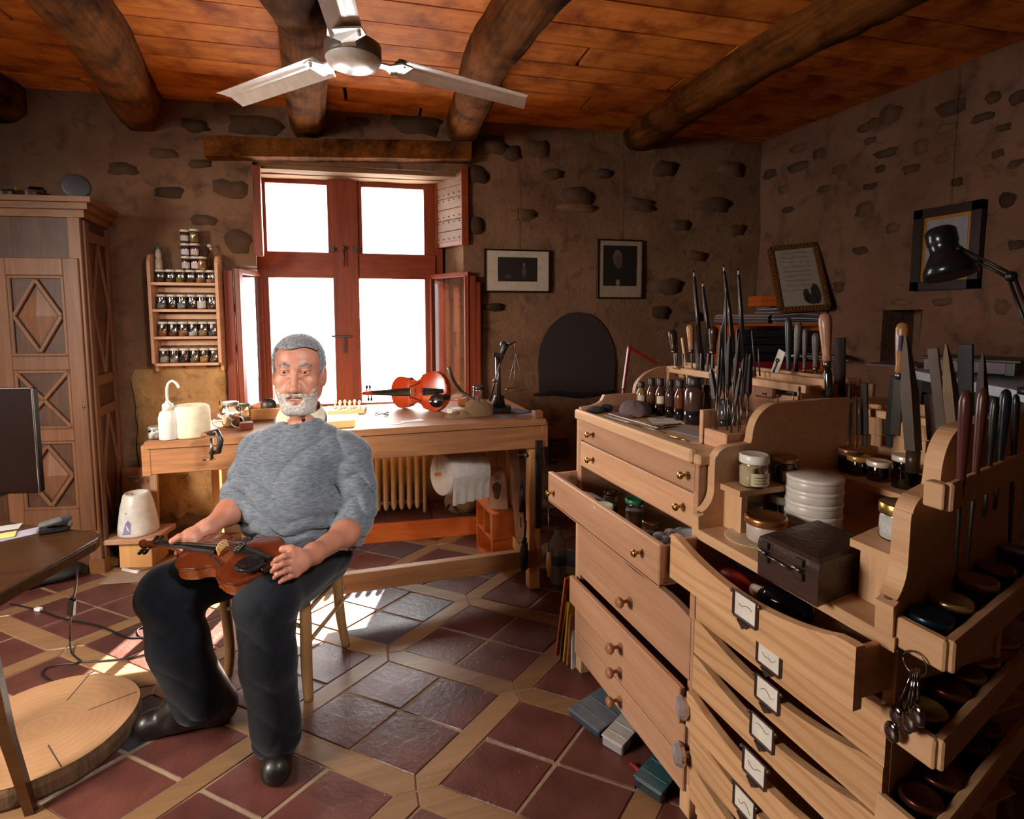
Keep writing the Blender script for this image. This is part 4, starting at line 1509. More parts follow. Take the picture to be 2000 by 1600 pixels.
hb_ = [(1252, 800, 745, .018, '#c8b8a8', 'first bottle from the left, short, pale label'), (1272, 808, 738, .017, None, 'second brown bottle from the left'), (1289, 812, 738, .017, '#d8c8b4', 'third brown bottle from the left, with a scrap of label'),
       (1308, 815, 740, .017, None, 'fourth brown bottle from the left, frosted'), (1327, 820, 741, .018, None, 'fifth brown bottle from the left')]
for i, (u, v, vt, r_, pp, nm) in enumerate(hb_):
    bottle(onz(u, v, AZ), r_, up_from(u, v, vt, AZ), nm + ', dark cap', paper=pp, fluid='#17100e' if i else '#5a3a20', body=plain('amber_solid%d' % i, ('#8a6a4a', '#5a3422', '#4e3024', '#4a3230', '#6a3a26')[i], .12, coat=.4))
bottle(onz(1355, 828, AZ), .031, up_from(1355, 828, 736, AZ), 'largest brown bottle with tall dark cap at the right of the row', fluid='#17181c', body=plain('amber_big', '#46302c', .2, coat=.3), shape=.68, caph=.15)
bottle(onz(1345, 808, AZ) + Vector((.02, .03, 0)), .02, .10, 'small clear bottle half hidden behind the largest brown bottle', body=plain('clear_solid', '#7c7874', .15), fluid='#3a2c26')
bottle(onz(1378, 826, AZ), .018, up_from(1378, 826, 750, AZ), 'narrow dark bottle right of the largest one, behind the files', body=plain('dark_solid', '#2c2422', .12))
for i, (x, y) in enumerate(((1.16, 1.62), (1.165, 1.53), (1.17, 1.44), (1.17, 1.35))):
    bottle((x, y, AZ), .021, .085, 'blue-grey bottle in the back row behind the brown ones, %s from the left' % ordn(i), body=plain('bluegrey_solid', '#3c4c54', .15), fluid='#22282c', group='bottles in the back row')
# cap lying on the worktop
t = T('hat', 'dull purple-brown flat cap lying beside the first bottle', 'cap', onz(1235, 815, AZ))
c = onz(1240, 812, AZ)
mb = MB()
mb.grid(lambda a, b_: c + Vector(((.052 * math.cos(2 * PI * a)) * math.sin(b_ * PI / 2), (.062 * math.sin(2 * PI * a)) * math.sin(b_ * PI / 2), .008 + .044 * math.cos(b_ * PI / 2) ** .7 + .004 * math.sin(7 * a * 2 * PI) * b_)), 28, 8)
mb.build('crown', plain('cap_cloth', '#5e4a4c', .9, bmp=(70, .3)), t)
mb = MB(); mb.grid(lambda a, b_: c + Vector((-.03 - .05 * b_ * math.sin(PI * (.15 + .7 * a)), .07 * (a - .5) * 1.5, .006 + .004 * math.sin(PI * a))), 12, 4); mb.build('visor', plain('cap_visor', '#6c5a60', .8), t)


def flat(u, v, z, w_, h_, ang, m, label, cat, name, th=.0015, lift=0.0):
    p = onz(u, v, z + lift)
    mb = MB(); mb.box((0, 0, th / 2), (w_, h_, th), b=.0004)
    o = mb.build(name, m, None, world=False)
    o.location = p; o.rotation_euler = (0, 0, ang)
    return tag(o, label, cat)


flat(1285, 815, AZ, .07, .045, .3, plain('blue_card', '#a9b0b0', .8), 'small blue-grey card lying in front of the brown bottles', 'card', 'card')
flat(1352, 845, AZ, .075, .11, .2, plain('grey_sheet', '#8f9094', .7), 'grey abrasive sheet beside the needle file block', 'sheet', 'abrasive_sheet')
flat(1300, 822, AZ, .10, .09, -.4, M_PAPER, 'cream paper lying under the bottles', 'paper', 'paper_sheet', .0006, .0003)
flat(1355, 862, AZ, .045, .06, .5, plain('mottled_card', '#b0a49c', .8), 'mottled piece of veneer next to the file block', 'veneer', 'veneer_piece', .002)
for i, (u0, v0, u1, v1, w_, nm, mm) in enumerate([(1180, 812, 1300, 846, .0028, 'long thin steel straightedge nearest the front edge', M_STEEL), (1188, 808, 1285, 836, .0022, 'long pale rod beside the straightedge', plain('pale_rod', '#d8d0c4', .4)),
                                                  (1240, 822, 1300, 838, .0022, 'short dark pencil on the worktop', M_BLACK), (1280, 833, 1330, 828, .0035, 'grey scalpel handle pointing right', M_STEEL),
                                                  (1282, 838, 1322, 833, .003, 'second knife lying below the scalpel', M_DSTEEL), (1310, 852, 1345, 862, .004, 'small brass-coloured tweezer near the front edge', M_BRASS)]):
    mb = MB(); mb.tube([onz(u0, v0, AZ + .004), onz(u1, v1, AZ + .004)], [w_, w_ * .7], 6)
    tag(mb.build('bench_tool', mm), nm, 'tool')
mb = MB(); mb.ball(onz(1165, 800, AZ + .012), (.03, .035, .012)); mb.ball(onz(1185, 797, AZ + .012), (.02, .03, .014))
tag(mb.build('cloth_bundle', plain('black_cloth', '#1c1716', .9, bmp=(60, .5))), 'dark cloth bundle tucked against the left cheek of the chest', 'cloth')

# needle file block
fb_ = T('file_block', 'pale wooden block drilled for needle files at the right end of the worktop', 'file block', onz(1412, 872, AZ))
b0, b1 = onz(1378, 868, AZ), onz(1450, 860, AZ)
bc0 = Vector((1.0, 1.175, AZ))
mb = MB(); mb.box((1.03, 1.135, AZ + .022), (.15, .085, .044), b=.003); mb.build('block', M_PINK2, fb_)
mb = MB(); mb.box((.985, 1.19, AZ + .045), (.06, .014, .09), b=.002); mb.build('end_plate', M_PINK2, fb_)
bz = AZ + .044
ff = [(1396, 843, 1408, 640, 7), (1404, 846, 1400, 700, 5), (1412, 848, 1418, 560, 5), (1420, 850, 1425, 655, 12), (1428, 846, 1432, 700, 6), (1436, 844, 1440, 640, 6), (1443, 842, 1437, 690, 10),
      (1400, 838, 1412, 690, 6), (1409, 840, 1424, 600, 5), (1418, 842, 1410, 680, 9), (1427, 840, 1444, 650, 5), (1436, 838, 1452, 700, 9), (1445, 838, 1460, 690, 6), (1390, 835, 1388, 720, 14), (1452, 836, 1448, 720, 8), (1458, 835, 1466, 690, 12)]
for i, (u0, v0, u1, v1, wpx) in enumerate(ff):
    X_ = .975 + .11 * ((i * 5) % 7) / 7
    a = onx(u0, v0, X_); a.z = bz - .01; a.y = min(1.172, max(1.10, a.y))
    b_ = onx(u1, v1, X_ + .02)
    wd = wpx / F_PX * 1.45
    t = T('needle_file', '%s needle file standing in the drilled block, %s%s' % (('wide' if wpx > 9 else 'medium' if wpx > 5 else 'slim'), ordn(i % 8), (' in the front row' if i < 8 else ' in the back row')), 'file', a, 0, 'needle files in the block')
    d = b_ - a
    mb = MB(); mb.tube([a, a + d * .45], .0018, 6); mb.build('tang', M_STEEL, t)
    mb = MB(); mb.tube([a + d * .44, a + d * .5, a + d * .92, a + d], [.002, wd * .5, wd * .42, .0008], 4, smooth=False); mb.build('blade', M_DSTEEL, t)


# ---- tools standing in racks: handle + ferrule + blade
def rack_tool(ut, vt, ub, vb, X, label, kind='handle_up', hc='#5a3a28', frac=.45, wpx=24, bladew=None, cat='tool', name='file', group=None, P=None, hm=None, bm=None, flatb=True):
    """(ut,vt) top, (ub,vb) bottom as they show on the plane x = X"""
    f = P or (lambda u, v: onx(u, v, X))
    a, b_ = f(ut, vt), f(ub, vb)
    d = b_ - a
    dep = a.x * syw + a.y * cyw
    w_ = wpx / F_PX * dep / 2
    bw = (bladew or wpx * .7) / F_PX * dep / 2
    t = T(name, label, cat, b_, 0, group)
    L = 1.0
    hmat = hm or wood('handle_' + hc, hc, hc, 2, 1.5, .28, (.9, 1.1))
    bmt = bm or M_DSTEEL
    if kind == 'handle_up':
        mb = MB()
        ts = [0, .03, .12, .3, .6, .82, .95, 1.0]
        rs = [.25, .72, 1.0, .96, .78, .62, .70, .55]
        mb.tube([a + d * frac * q for q in ts], [w_ * q for q in rs], 14)
        mb.build('handle', hmat, t)
        mb = MB(); mb.tube([a + d * frac * .97, a + d * (frac + .05)], w_ * .6, 12); mb.build('ferrule', M_STEEL, t)
        mb = MB()
        s_ = (d.normalized()).cross(Vector((1, 0, 0))).normalized()
        if flatb:
            mb.bar(a + d * (frac + .03), b_, bw * 2, .004, up=(1, 0, 0), b=.001)
        else:
            mb.tube([a + d * (frac + .03), a + d * (frac + .1), b_], [bw * .5, bw, bw * .8], 8)
        mb.build('blade', bmt, t)
    elif kind == 'point_up':
        mb = MB(); mb.tube([a, a + d * .12, a + d * .5, b_], [w_ * .12, w_ * .5, w_, w_ * .95], 4, smooth=False)
        mb.build('blade', bmt, t)
        mb = MB(); mb.tube([b_, b_ + Vector((0, 0, -.05))], w_ * .8, 10); mb.build('handle', hmat, t)
    elif kind == 'flat':
        mb = MB(); mb.bar(a, b_, w_ * 2, .006, up=(1, 0, 0), b=.0012)
        mb.build('blade', bmt, t)
        mb = MB(); mb.bar(b_, b_ + Vector((0, 0, -.03)), w_ * 1.2, .005, up=(1, 0, 0), b=.001); mb.build('tang', bmt, t)
    elif kind == 'rod':
        mb = MB(); mb.tube([a, a + d * .1, a + d * .35, b_], [w_ * .25, w_ * .7, w_, w_ * 1.1], 8)
        mb.build('shaft', bmt, t)
        mb = MB(); mb.tube([a + d * .0, a + d * .06], [w_ * .2, w_ * .6], 8); mb.build('tip', plain('pale_tip', '#b09a88', .5), t)
    return t


# back rack of A
XR = 1.23
rack_tool(1313, 645, 1321, 735, XR, 'dark ball-headed graver standing leftmost in the back rack', hc='#2c1a14', frac=.45, wpx=17, bladew=5)
rack_tool(1321, 662, 1319, 738, XR + .04, 'grey flat file standing second from the left in the back rack', 'flat', wpx=8)
rack_tool(1332, 660, 1342, 738, XR, 'slim unpainted wooden stick leaning in the back rack', 'flat', wpx=5, bm=M_PINEZ, name='stick')
rack_tool(1348, 634, 1352, 735, XR, 'light brown tapered handle in the back rack, third from left', hc='#a0704a', frac=.5, wpx=15, bladew=4)
rack_tool(1394, 638, 1390, 735, XR, 'dark pear-shaped handle behind the long rods', hc='#3a1e18', frac=.5, wpx=19, bladew=6)
for i, (u0, v0, u1, v1, w_) in enumerate([(1335, 690, 1338, 735, 7), (1361, 668, 1364, 735, 9), (1370, 690, 1368, 735, 5), (1378, 655, 1372, 735, 6), (1384, 690, 1380, 735, 5), (1410, 635, 1408, 735, 7), (1430, 690, 1428, 735, 8), (1454, 715, 1456, 738, 12)]):
    rack_tool(u0, v0, u1, v1, XR + .03 * (i % 2), 'narrow steel file standing in the back rack, %s of the plain ones from the left' % ordn(i), 'flat', wpx=w_, group='narrow files in the back rack')
long_ = [(1355, 528, 1372, 735, 'leftmost and light-tipped'), (1372, 550, 1392, 720, 'second from the left, the shortest'), (1413, 517, 1440, 735, 'third from the left, the tallest'), (1420, 560, 1410, 720, 'crossing behind the tallest'), (1442, 524, 1455, 735, 'rightmost of the long ones')]
for (u0, v0, u1, v1, nm) in long_:
    rack_tool(u0, v0, u1, v1, 1.25, 'very long thin dark rod with a sharp tip, %s' % nm, 'rod', wpx=8, name='long_rod', cat='rod', bm=plain('dark_rod', '#2a2220', .25, .4))
for i, (u0, v0, u1, v1) in enumerate([(1468, 645, 1476, 735), (1481, 680, 1484, 735), (1426, 620, 1436, 735)]):
    rack_tool(u0, v0, u1, v1, 1.25, 'thin wire-like rod %s' % ('right of the long rods', 'farthest right, short', 'between the long rods')[i], 'rod', wpx=3, name='wire_rod', cat='rod')
# curved sample pieces in the left end of the rack
mb = MB()
for k in range(2):
    cpt_ = [ony(1315 + 28 * k, 716, 1.66 - .07 * k), ony(1325 + 28 * k, 722, 1.66 - .07 * k), ony(1333 + 30 * k, 738, 1.66 - .07 * k)]
    for a, b_ in zip(cpt_[:-1], cpt_[1:]): mb.bar(a, b_, .04, .006)
tag(mb.build('bent_strip', M_PINK2), 'bent thin wooden strips lying over the left end of the rack', 'wood strip')

# grey rubber-handled tools, chisels behind B
XB = 1.42
rack_tool(1540, 620, 1540, 765, XB, 'charcoal round-topped chisel handle, leftmost of the four over the rack', hc='#2a2b2c', frac=.72, wpx=13, bladew=5, name='chisel', cat='chisel', hm=plain('charcoal_handle', '#2b2c2e', .4))
rack_tool(1560, 628, 1552, 765, XB, 'warm grey chisel handle, second of the four over the rack', frac=.72, wpx=14, bladew=6, name='chisel', cat='chisel', hm=plain('grey_handle', '#5a504a', .45))
rack_tool(1573, 642, 1570, 765, XB, 'slim grey chisel handle, third of the four over the rack', frac=.65, wpx=10, bladew=5, name='chisel', cat='chisel', hm=plain('grey_handle', '#5a504a', .45))
rack_tool(1594, 650, 1592, 765, XB, 'short grey chisel handle beside the pink-brown rasp handle', frac=.6, wpx=15, bladew=8, name='chisel', cat='chisel', hm=plain('grey_handle', '#5a504a', .45))
rack_tool(1611, 612, 1622, 850, 1.30, 'big rasp with pinkish-brown turned handle standing upright', hc='#a8785e', frac=.40, wpx=24, bladew=16, name='rasp', cat='rasp', flatb=False, bm=plain('polished_steel', '#5b5856', .18, .9))
rack_tool(1640, 660, 1640, 850, 1.36, 'tall dark brown wooden paddle behind the big rasp', 'flat', wpx=24, bm=wood('dark_paddle', '#3a2018', '#28140e', 2), name='paddle', cat='tool')
rack_tool(1764, 630, 1748, 850, 1.30, 'rasp with honey-coloured handle and silver sticker in the centre', hc='#9a6a42', frac=.45, wpx=24, bladew=20, name='rasp', cat='rasp')
rack_tool(1769, 655, 1784, 880, 1.25, 'broad grey-brown pointed file in front of the honey-handled rasp', 'point_up', wpx=30, hc='#3a2a20', bm=plain('worn_steel', '#5a4e46', .5, .6))
rack_tool(1822, 680, 1842, 860, 1.28, 'wide grey flat file standing fourth from the right', 'flat', wpx=20, bm=plain('worn_steel', '#5a4e46', .5, .6))
rack_tool(1848, 672, 1866, 860, 1.26, 'brown leaf-shaped pointed rasp standing right of the wide flat file', 'point_up', wpx=26, bm=plain('brown_steel', '#6a543e', .55, .4))
rack_tool(1886, 672, 1886, 800, 1.27, 'black broad-topped plane iron standing upright', 'flat', wpx=27, bm=M_BLACK)
rack_tool(1920, 690, 1916, 830, 1.24, 'dark pointed file right of the black plane iron', 'point_up', wpx=20, bm=plain('darker_steel', '#3a2e2c', .45, .5))
rack_tool(1688, 748, 1690, 850, 1.33, 'pale grey flat file standing beside the twin needles', 'flat', wpx=13)
rack_tool(1660, 745, 1658, 850, 1.33, 'thin pointed grey file left of the pale flat file', 'point_up', wpx=10)
rack_tool(1672, 770, 1672, 850, 1.32, 'short needle point, left of two beside the grey file', 'point_up', wpx=5)
rack_tool(1680, 775, 1681, 850, 1.32, 'short needle point, right of two beside the grey file', 'point_up', wpx=5)
rack_tool(1750, 735, 1738, 850, 1.34, 'black hammer-like iron hanging under the white table edge', 'flat', wpx=22, bm=M_BLACK)
rack_tool(1815, 770, 1822, 860, 1.30, 'reddish dark wooden wedge standing between the files', 'flat', wpx=20, bm=wood('reddish', '#4a2018', '#341410', 2))
rack_tool(1712, 790, 1712, 850, 1.40, 'broad tapering piece of pale wood standing in the rack', 'flat', wpx=34, bm=M_PINEZ, name='wood_block', cat='wood block')
rack_tool(1798, 790, 1800, 860, 1.42, 'light board standing at the back of the rack', 'flat', wpx=30, bm=M_PINEZ, name='wood_block', cat='wood block')
rack_tool(1843, 750, 1843, 860, 1.42, 'pale upright strip behind the leaf-shaped rasp', 'flat', wpx=10, bm=M_PINEZ, name='wood_block', cat='wood block')
# sticker on the centre rasp
p = onx(1757, 655, 1.285)
mb = MB(); mb.grid(lambda a, b_: p + Vector((-.006 * math.sin(PI * a), -.011 * (a - .5), -.036 * b_)), 6, 1); st_ = mb.build('sticker', plain('silver_sticker', '#8a88a0', .3, .4)); tag(st_, 'silver paper sticker wrapped on the honey-coloured rasp handle', 'sticker')
# four dark handles in the outer slat with blades hanging below
for i, (u, vt, vb, w_, c, nm, ub, vbl) in enumerate([(1888, 762, 950, 24, '#4a2420', 'reddish-brown handle, nearest of those in the outer slat', 1866, 1115), (1922, 758, 945, 20, '#45201c', 'slim red-brown handle, second in the outer slat', 1888, 1105),
                                         (1945, 775, 940, 15, '#1c1c16', 'black slim handle, third in the outer slat', 1922, 1010), (1966, 760, 925, 20, '#16181c', 'glossy black handle, fourth in the outer slat', 1943, 995), (1985, 770, 920, 14, '#181410', 'thin black handle, farthest in the outer slat', 1972, 1060)]):
    P_ = lambda uu, vv, i=i: ony(uu, vv, .553 + .018 * i)
    rack_tool(u, vt, ub, vbl, 0, 'gouge with %s' % nm, hc=c, frac=(vb - vt) / (vbl - vt), wpx=w_, bladew=8, P=P_, name='gouge', cat='gouge', flatb=False, bm=M_DSTEEL)
# little hooks standing on the left cheek of B
for i, (u, v) in enumerate(((1508, 775), (1519, 772), (1550, 768), (1561, 757))):
    a = ony(u, 788 - (u - 1508) * .05, 1.074); b_ = ony(u, v, 1.074)
    mb = MB(); mb.tube([a - Vector((0, 0, .004)), b_], .0018 if i < 3 else .0035, 6); mb.ball(b_, .0028 if i < 3 else .0036, 8, 6)
    tag(mb.build('pin', M_STEEL), '%s little metal pin from the left standing on the curved cheek' % ordn(i), 'pin')
# thermometer card, leather piece
t = T('thermometer_card', 'white slanted card with a metal caliper leaning behind the curved cheek', 'card', onx(1515, 750, 1.33))
a, b_ = onx(1528, 685, 1.33), onx(1506, 746, 1.33)
mb = MB(); mb.bar(a, b_, .028, .004, up=(1, 0, 0)); mb.build('card', plain('white_card', '#d8d6d0', .6), t)
mb = MB(); mb.tube([a.lerp(b_, .25) - Vector((.006, 0, 0)), b_.lerp(a, .1) - Vector((.006, 0, 0))], .0022, 6); mb.lathe([(.006, 0), (.006, .004), (0, .005)], a.lerp(b_, .3) - Vector((.004, 0, 0)), (-1, 0, 0)); mb.build('caliper', M_STEEL, t)
t = T('camera_box', 'brown leather-covered box with glinting studs behind the file block', 'box', onx(1520, 765, 1.31))
c = onx(1500, 763, 1.27)
mb = MB(); mb.box(c, (.05, .065, .04), (0, 0, .3), .006); mb.build('body', plain('tan_leather', '#7a4228', .45), t)
c = onx(1540, 752, 1.33)
mb = MB(); mb.box(c, (.05, .08, .06), (0, 0, .3), .008); mb.build('back_part', plain('dark_leather', '#3a1c14', .4), t)
mb = MB(); mb.ball(onx(1489, 769, 1.235), .004); mb.ball(onx(1545, 770, 1.29), (.003, .008, .003)); mb.build('stud', M_STEEL, t)
# spoons on a ring
t = T('spoon_set', 'set of shiny measuring spoons hanging from a wire ring on the ledge corner', 'spoons', onx(1790, 1290, .85))
hk = onx(1787, 1296, .853)
mb = MB(); mb.tube([hk + Vector((0, math.cos(a) * .018, math.sin(a) * .018)) for a in [2 * PI * k / 20 for k in range(21)]], .0014, 6); mb.build('ring', M_STEEL, t)
for i, (u, v) in enumerate(((1742, 1430), (1752, 1398), (1768, 1412), (1778, 1408), (1792, 1398))):
    a = onx(1782 + 3 * i, 1306, .852 - .003 * i); b_ = onx(u, v - 16, .845 - .004 * i); c_ = onx(u, v, .842 - .004 * i)
    mb = MB(); mb.tube([a, b_], .0022, 6); mb.ball(c_, (.006, .013, .017), 12, 8); mb.build('spoon', plain('chrome', '#8d8a90', .12, 1.0), t)

# magazines / frames leaning on the far side of A, floor boxes
for i, (u, mm, nm) in enumerate(((1090, M_ORANGE, 'orange-brown, outermost'), (1098, M_GOLD, 'gold-edged, second'), (1105, plain('yellow_edge', '#c8952c', .5), 'yellow-edged, middle one'), (1112, M_BENCH, 'brown, fourth'), (1121, plain('pale_blue_edge', '#c8ccc8', .5), 'pale blue, innermost'))):
    b_ = onz(u - 4, 1280 + i * 7, 0.001); tp = Vector((.868 + .004 * i, AY1 + .06 + .008 * (4 - i), .30 - .045 * i))
    mb = MB(); d = (tp - b_)
    mb.prism([b_, b_ + Vector((.20, .05, 0)), tp + Vector((.20, .05, 0)), tp], (.0, .010, .0))
    tag(mb.build('thin_board', mm), 'thin board leaning against the far side of the chest, %s' % nm, 'board', 'boards leaning beside the chest')
fb = [((1172, 1398), (.16, .13, .022), .35, '#323c4a', 'flat smoky-blue plastic case on the floor under the chest front', .0, '#5a6470'),
      ((1215, 1445), (.12, .07, .03), .5, '#8c8a88', 'clear divided plastic box on the floor in the middle of the row', .0, '#a8a6a4'),
      ((1290, 1525), (.14, .085, .03), .45, '#1c2a30', 'teal-lidded compartment box on the floor nearest the glass knob', .0, '#31505a')]
for (uv, sz, an, cc_, nm, z0, cl) in fb:
    t = T('plastic_case', nm, 'plastic box', onz(uv[0], uv[1], 0), an)
    mb = MB(); mb.box((0, 0, sz[2] / 2), sz, b=.004); mb.build('tray', plain('tray' + cc_, cc_, .3), t, world=False)
    mb = MB(); mb.box((0, 0, sz[2] + .003), (sz[0] + .004, sz[1] + .004, .006), b=.002)
    for k in (-.25, .1): mb.box((sz[0] * k, 0, sz[2] + .007), (.003, sz[1] * .9, .003))
    mb.build('lid', plain('lidp' + cl, cl, .25), t, world=False)
    mb = MB(); mb.box((-sz[0] * .2, -sz[1] / 2 - .002, sz[2] * .7), (.02, .004, .012)); mb.build('latch', plain('lidp' + cl, cl, .25), t, world=False)
mb = MB(); mb.tube([onz(1232, 1492, .008), onz(1262, 1518, .008)], .007, 8)
tag(mb.build('red_marker', plain('red_marker', '#7a1c24', .35)), 'red marker pen lying on the floor beside the teal box', 'pen')
# ================================================================ pictures and wall things
def picture(P, u0, v0, u1, v1, label, frame, mat_w, matc, img, fw=.010, depth=.018, wire=None, n=None, grp=None):
    """P(u, v, off) -> world point at distance off in front of the wall"""
    a, b_ = P(u0, v0, 0), P(u1, v1, 0)
    W = (Vector((b_.x, b_.y, 0)) - Vector((a.x, a.y, 0))).length
    H_ = a.z - b_.z
    X = (Vector((b_.x, b_.y, 0)) - Vector((a.x, a.y, 0))).normalized()
    o = Vector((a.x, a.y, b_.z))
    Nn = n
    t = T('framed_picture', label, 'picture', o + X * W / 2)
    Q = lambda x, z, f: o + X * x + Vector((0, 0, z)) + Nn * f
    mb = MB()
    mb.bar(Q(0, fw / 2, depth / 2), Q(W, fw / 2, depth / 2), depth, fw, b=.001)
    mb.bar(Q(0, H_ - fw / 2, depth / 2), Q(W, H_ - fw / 2, depth / 2), depth, fw, b=.001)
    mb.bar(Q(fw / 2, 0, depth / 2), Q(fw / 2, H_, depth / 2), fw, depth, up=Nn, b=.001)
    mb.bar(Q(W - fw / 2, 0, depth / 2), Q(W - fw / 2, H_, depth / 2), fw, depth, up=Nn, b=.001)
    mb.build('frame', frame, t)
    mb = MB(); mb.add([Q(fw, fw, depth * .5), Q(W - fw, fw, depth * .5), Q(W - fw, H_ - fw, depth * .5), Q(fw, H_ - fw, depth * .5)], [(0, 1, 2, 3)])
    mb.build('mount', matc, t)
    (l, r_, bt, tp) = mat_w
    mb = MB(); mb.add([Q(l, bt, depth * .56), Q(W - r_, bt, depth * .56), Q(W - r_, H_ - tp, depth * .56), Q(l, H_ - tp, depth * .56)], [(0, 1, 2, 3)])
    mb.build('print', plain('print_dark', '#1a1412', .6), t)
    img(t, Q, l, W - r_, bt, H_ - tp, depth * .58)
    if wire:
        mb = MB(); mb.tube([Q(W / 2, H_, .006), Vector((Q(W / 2, 0, .006).x, Q(W / 2, 0, .006).y, wire))], .0014, 5); mb.build('hanging_wire', plain('wire', '#6a5442', .6), t)
    return t


def blob(t, Q, cx, cz, rx, rz, f, c, name='print_shape'):
    mb = MB(); mb.add([Q(cx, cz, f)] + [Q(cx + rx * math.cos(2 * PI * k / 16), cz + rz * math.sin(2 * PI * k / 16), f) for k in range(16)], [(0, k + 1, (k + 1) % 16 + 1) for k in range(16)])
    mb.build(name, plain('pr_' + c, c, .7), t)


Pb = lambda u, v, f: onb(u, v, f + .012)
NB = -WN


def img1(t, Q, x0, x1, z0, z1, f):
    cx = x0 + (x1 - x0) * .66
    blob(t, Q, cx, z0 + (z1 - z0) * .70, .008, .012, f, '#5e5248')
    blob(t, Q, cx, z0 + (z1 - z0) * .42, .014, .034, f, '#453a33')
    blob(t, Q, x0 + (x1 - x0) * .25, z0 + (z1 - z0) * .2, .025, .012, f, '#3c2a24')


def img2(t, Q, x0, x1, z0, z1, f):
    cx = x0 + (x1 - x0) * .42
    blob(t, Q, cx, z0 + (z1 - z0) * .70, .033, .052, f, '#5c4a40')
    blob(t, Q, cx + .01, z0 + (z1 - z0) * .60, .028, .045, f + .0004, '#4a3a32')
    blob(t, Q, cx + .005, z0 + (z1 - z0) * .08, .014, .024, f, '#7a6a5c')


M_FRK = plain('dark_frame', '#1c100c', .35)
picture(Pb, 945, 486, 1073, 572, 'wide framed picture with cream mount and small dark print on the window wall', M_FRK, (.088, .085, .07, .05), plain('mount1', '#b5a998', .9), img1, wire=2.36, n=NB)
picture(Pb, 1166, 467, 1252, 584, 'upright framed portrait print with beige mount, right of the two on the window wall', M_FRK, (.042, .04, .085, .04), plain('mount2', '#94806c', .9), img2, wire=2.38, n=NB)


def img3(t, Q, x0, x1, z0, z1, f):
    blob(t, Q, x0 + (x1 - x0) * .5, z0 + (z1 - z0) * .5, .03, .06, f, '#26304a')


Pr = lambda u, v, f: onx(u, v, RX - f - .012)
pic = picture(Pr, 1793, 413, 1915, 563, 'picture with wide dark frame and gold inner edge behind the black lamp', M_FRK, (.062, .062, .062, .062), plain('gilt', '#b0803c', .4, .6), img3, fw=.045, depth=.03, n=Vector((-1, 0, 0)), wire=2.5)
for ch_ in pic.children:
    if ch_.name.startswith('print') and 'shape' not in ch_.name:
        ch_.data.materials[0] = plain('pale_print', '#8a8a94', .7)

# white dried bunch hanging on the wall / small bits
mb = MB()
b0 = onb(1072, 862, .03); b1 = onb(1110, 858, .03); b2 = onb(1070, 905, .03); b3 = onb(1088, 903, .03)
mb.bar(b0, b1, .02, .016); mb.bar(onb(1072, 858, .03), onb(1072, 908, .03), .016, .02, up=WN); mb.bar(b2, b3, .02, .014)
tag(mb.build('iron_bracket', M_BLACK), 'black iron bracket on the wall right of the bench', 'bracket')

# ================================================================ spice rack with jars
rk_ = T('spice_rack', 'light wooden rack of four shelves hung on the window wall left of the window', 'rack', onb(368, 712))
sa, sb_ = s_of(onb(299, 600, .05)), s_of(onb(434, 600, .05))
zt_, zb_ = onb(368, 497, .05).z, onb(368, 714, .05).z
RD = .095


def side(s):
    mb = MB()
    pr = [(0.012, zb_ - .03), (.012 + RD * .55, zb_ - .03), (.012 + RD * .6, zb_), (.012 + RD, zb_ + .02), (.012 + RD, zt_ - .05), (.012 + RD * .8, zt_ - .012), (.012 + RD * .3, zt_), (0.012, zt_ + .008)]
    mb.prism([wb(s, z, o) for o, z in pr], WD * .016)
    mb.build('side_panel', M_PINK2, rk_)


side(sa); side(sb_ - .016)
vsh = [552, 604, 657, 709]
shz = []
for v in vsh:
    z = onb(368, v, .10).z
    shz.append(z)
    mb = MB(); mb.bar(wb(sa + .016, z - .008, .012 + RD / 2), wb(sb_ - .016, z - .008, .012 + RD / 2), RD, .016, b=.002); mb.build('shelf', M_PINK2, rk_)
mb = MB()
for z in shz[1:]:
    mb.bar(wb(sa + .016, z + .11, .016), wb(sb_ - .016, z + .11, .016), .008, .03)
mb.build('back_rail', M_PINK2, rk_)
cont = [['#4a3018', '#6a4a26', '#8a7a22', '#5a2418', '#c07a3a', '#c8906a'], ['#8a8680', None, '#9a948c', '#1c1c26', '#d8d4cc', '#6a3a28'], ['#a05a30', '#6a2c1c', '#b0703c', '#d8d6d8', '#a88a4c', '#5c5c54'], ['#b8b4ae', '#9c968c', '#1f1c1c', '#7a6a58', '#c8904a', '#6a6258']]
nmc = [['brown dregs', 'light brown powder', 'olive-yellow grains', 'dark red powder', 'orange powder', 'pinkish powder'], ['pale grey powder', 'nothing inside', 'grey-white powder', 'black powder', 'a white label', 'red-brown powder'],
       ['orange-brown grains', 'dark red-brown grains', 'amber lumps', 'white powder', 'yellow-green grains', 'grey-green grains'], ['whitish powder', 'pale grey lumps', 'black grains', 'dull brown chips', 'curled golden strips', 'dark grey chips']]
rown = ['top shelf', 'second shelf', 'third shelf', 'bottom shelf']
M_LIDW = plain('rack_lid', '#cfc4b4', .4)
for r_ in range(4):
    n_ = 6
    for i in range(n_):
        s = sa + .016 + .034 + (sb_ - sa - .032 - .068) * i / 5
        hj = .082 if r_ else .072
        jar(wb(s, shz[r_] + .0005, .062), .026, hj, 'small glass jar with %s on the %s of the wall rack' % (nmc[r_][i], rown[r_]), lidm=M_LIDW, content=cont[r_][i], fill=(.45 if i % 2 else .6), neck=.93, lr=.0255, group='glass jars in the wall rack', paper='#c8beb0' if (r_, i) == (1, 4) else None, n=12)
zt1 = shz[0]
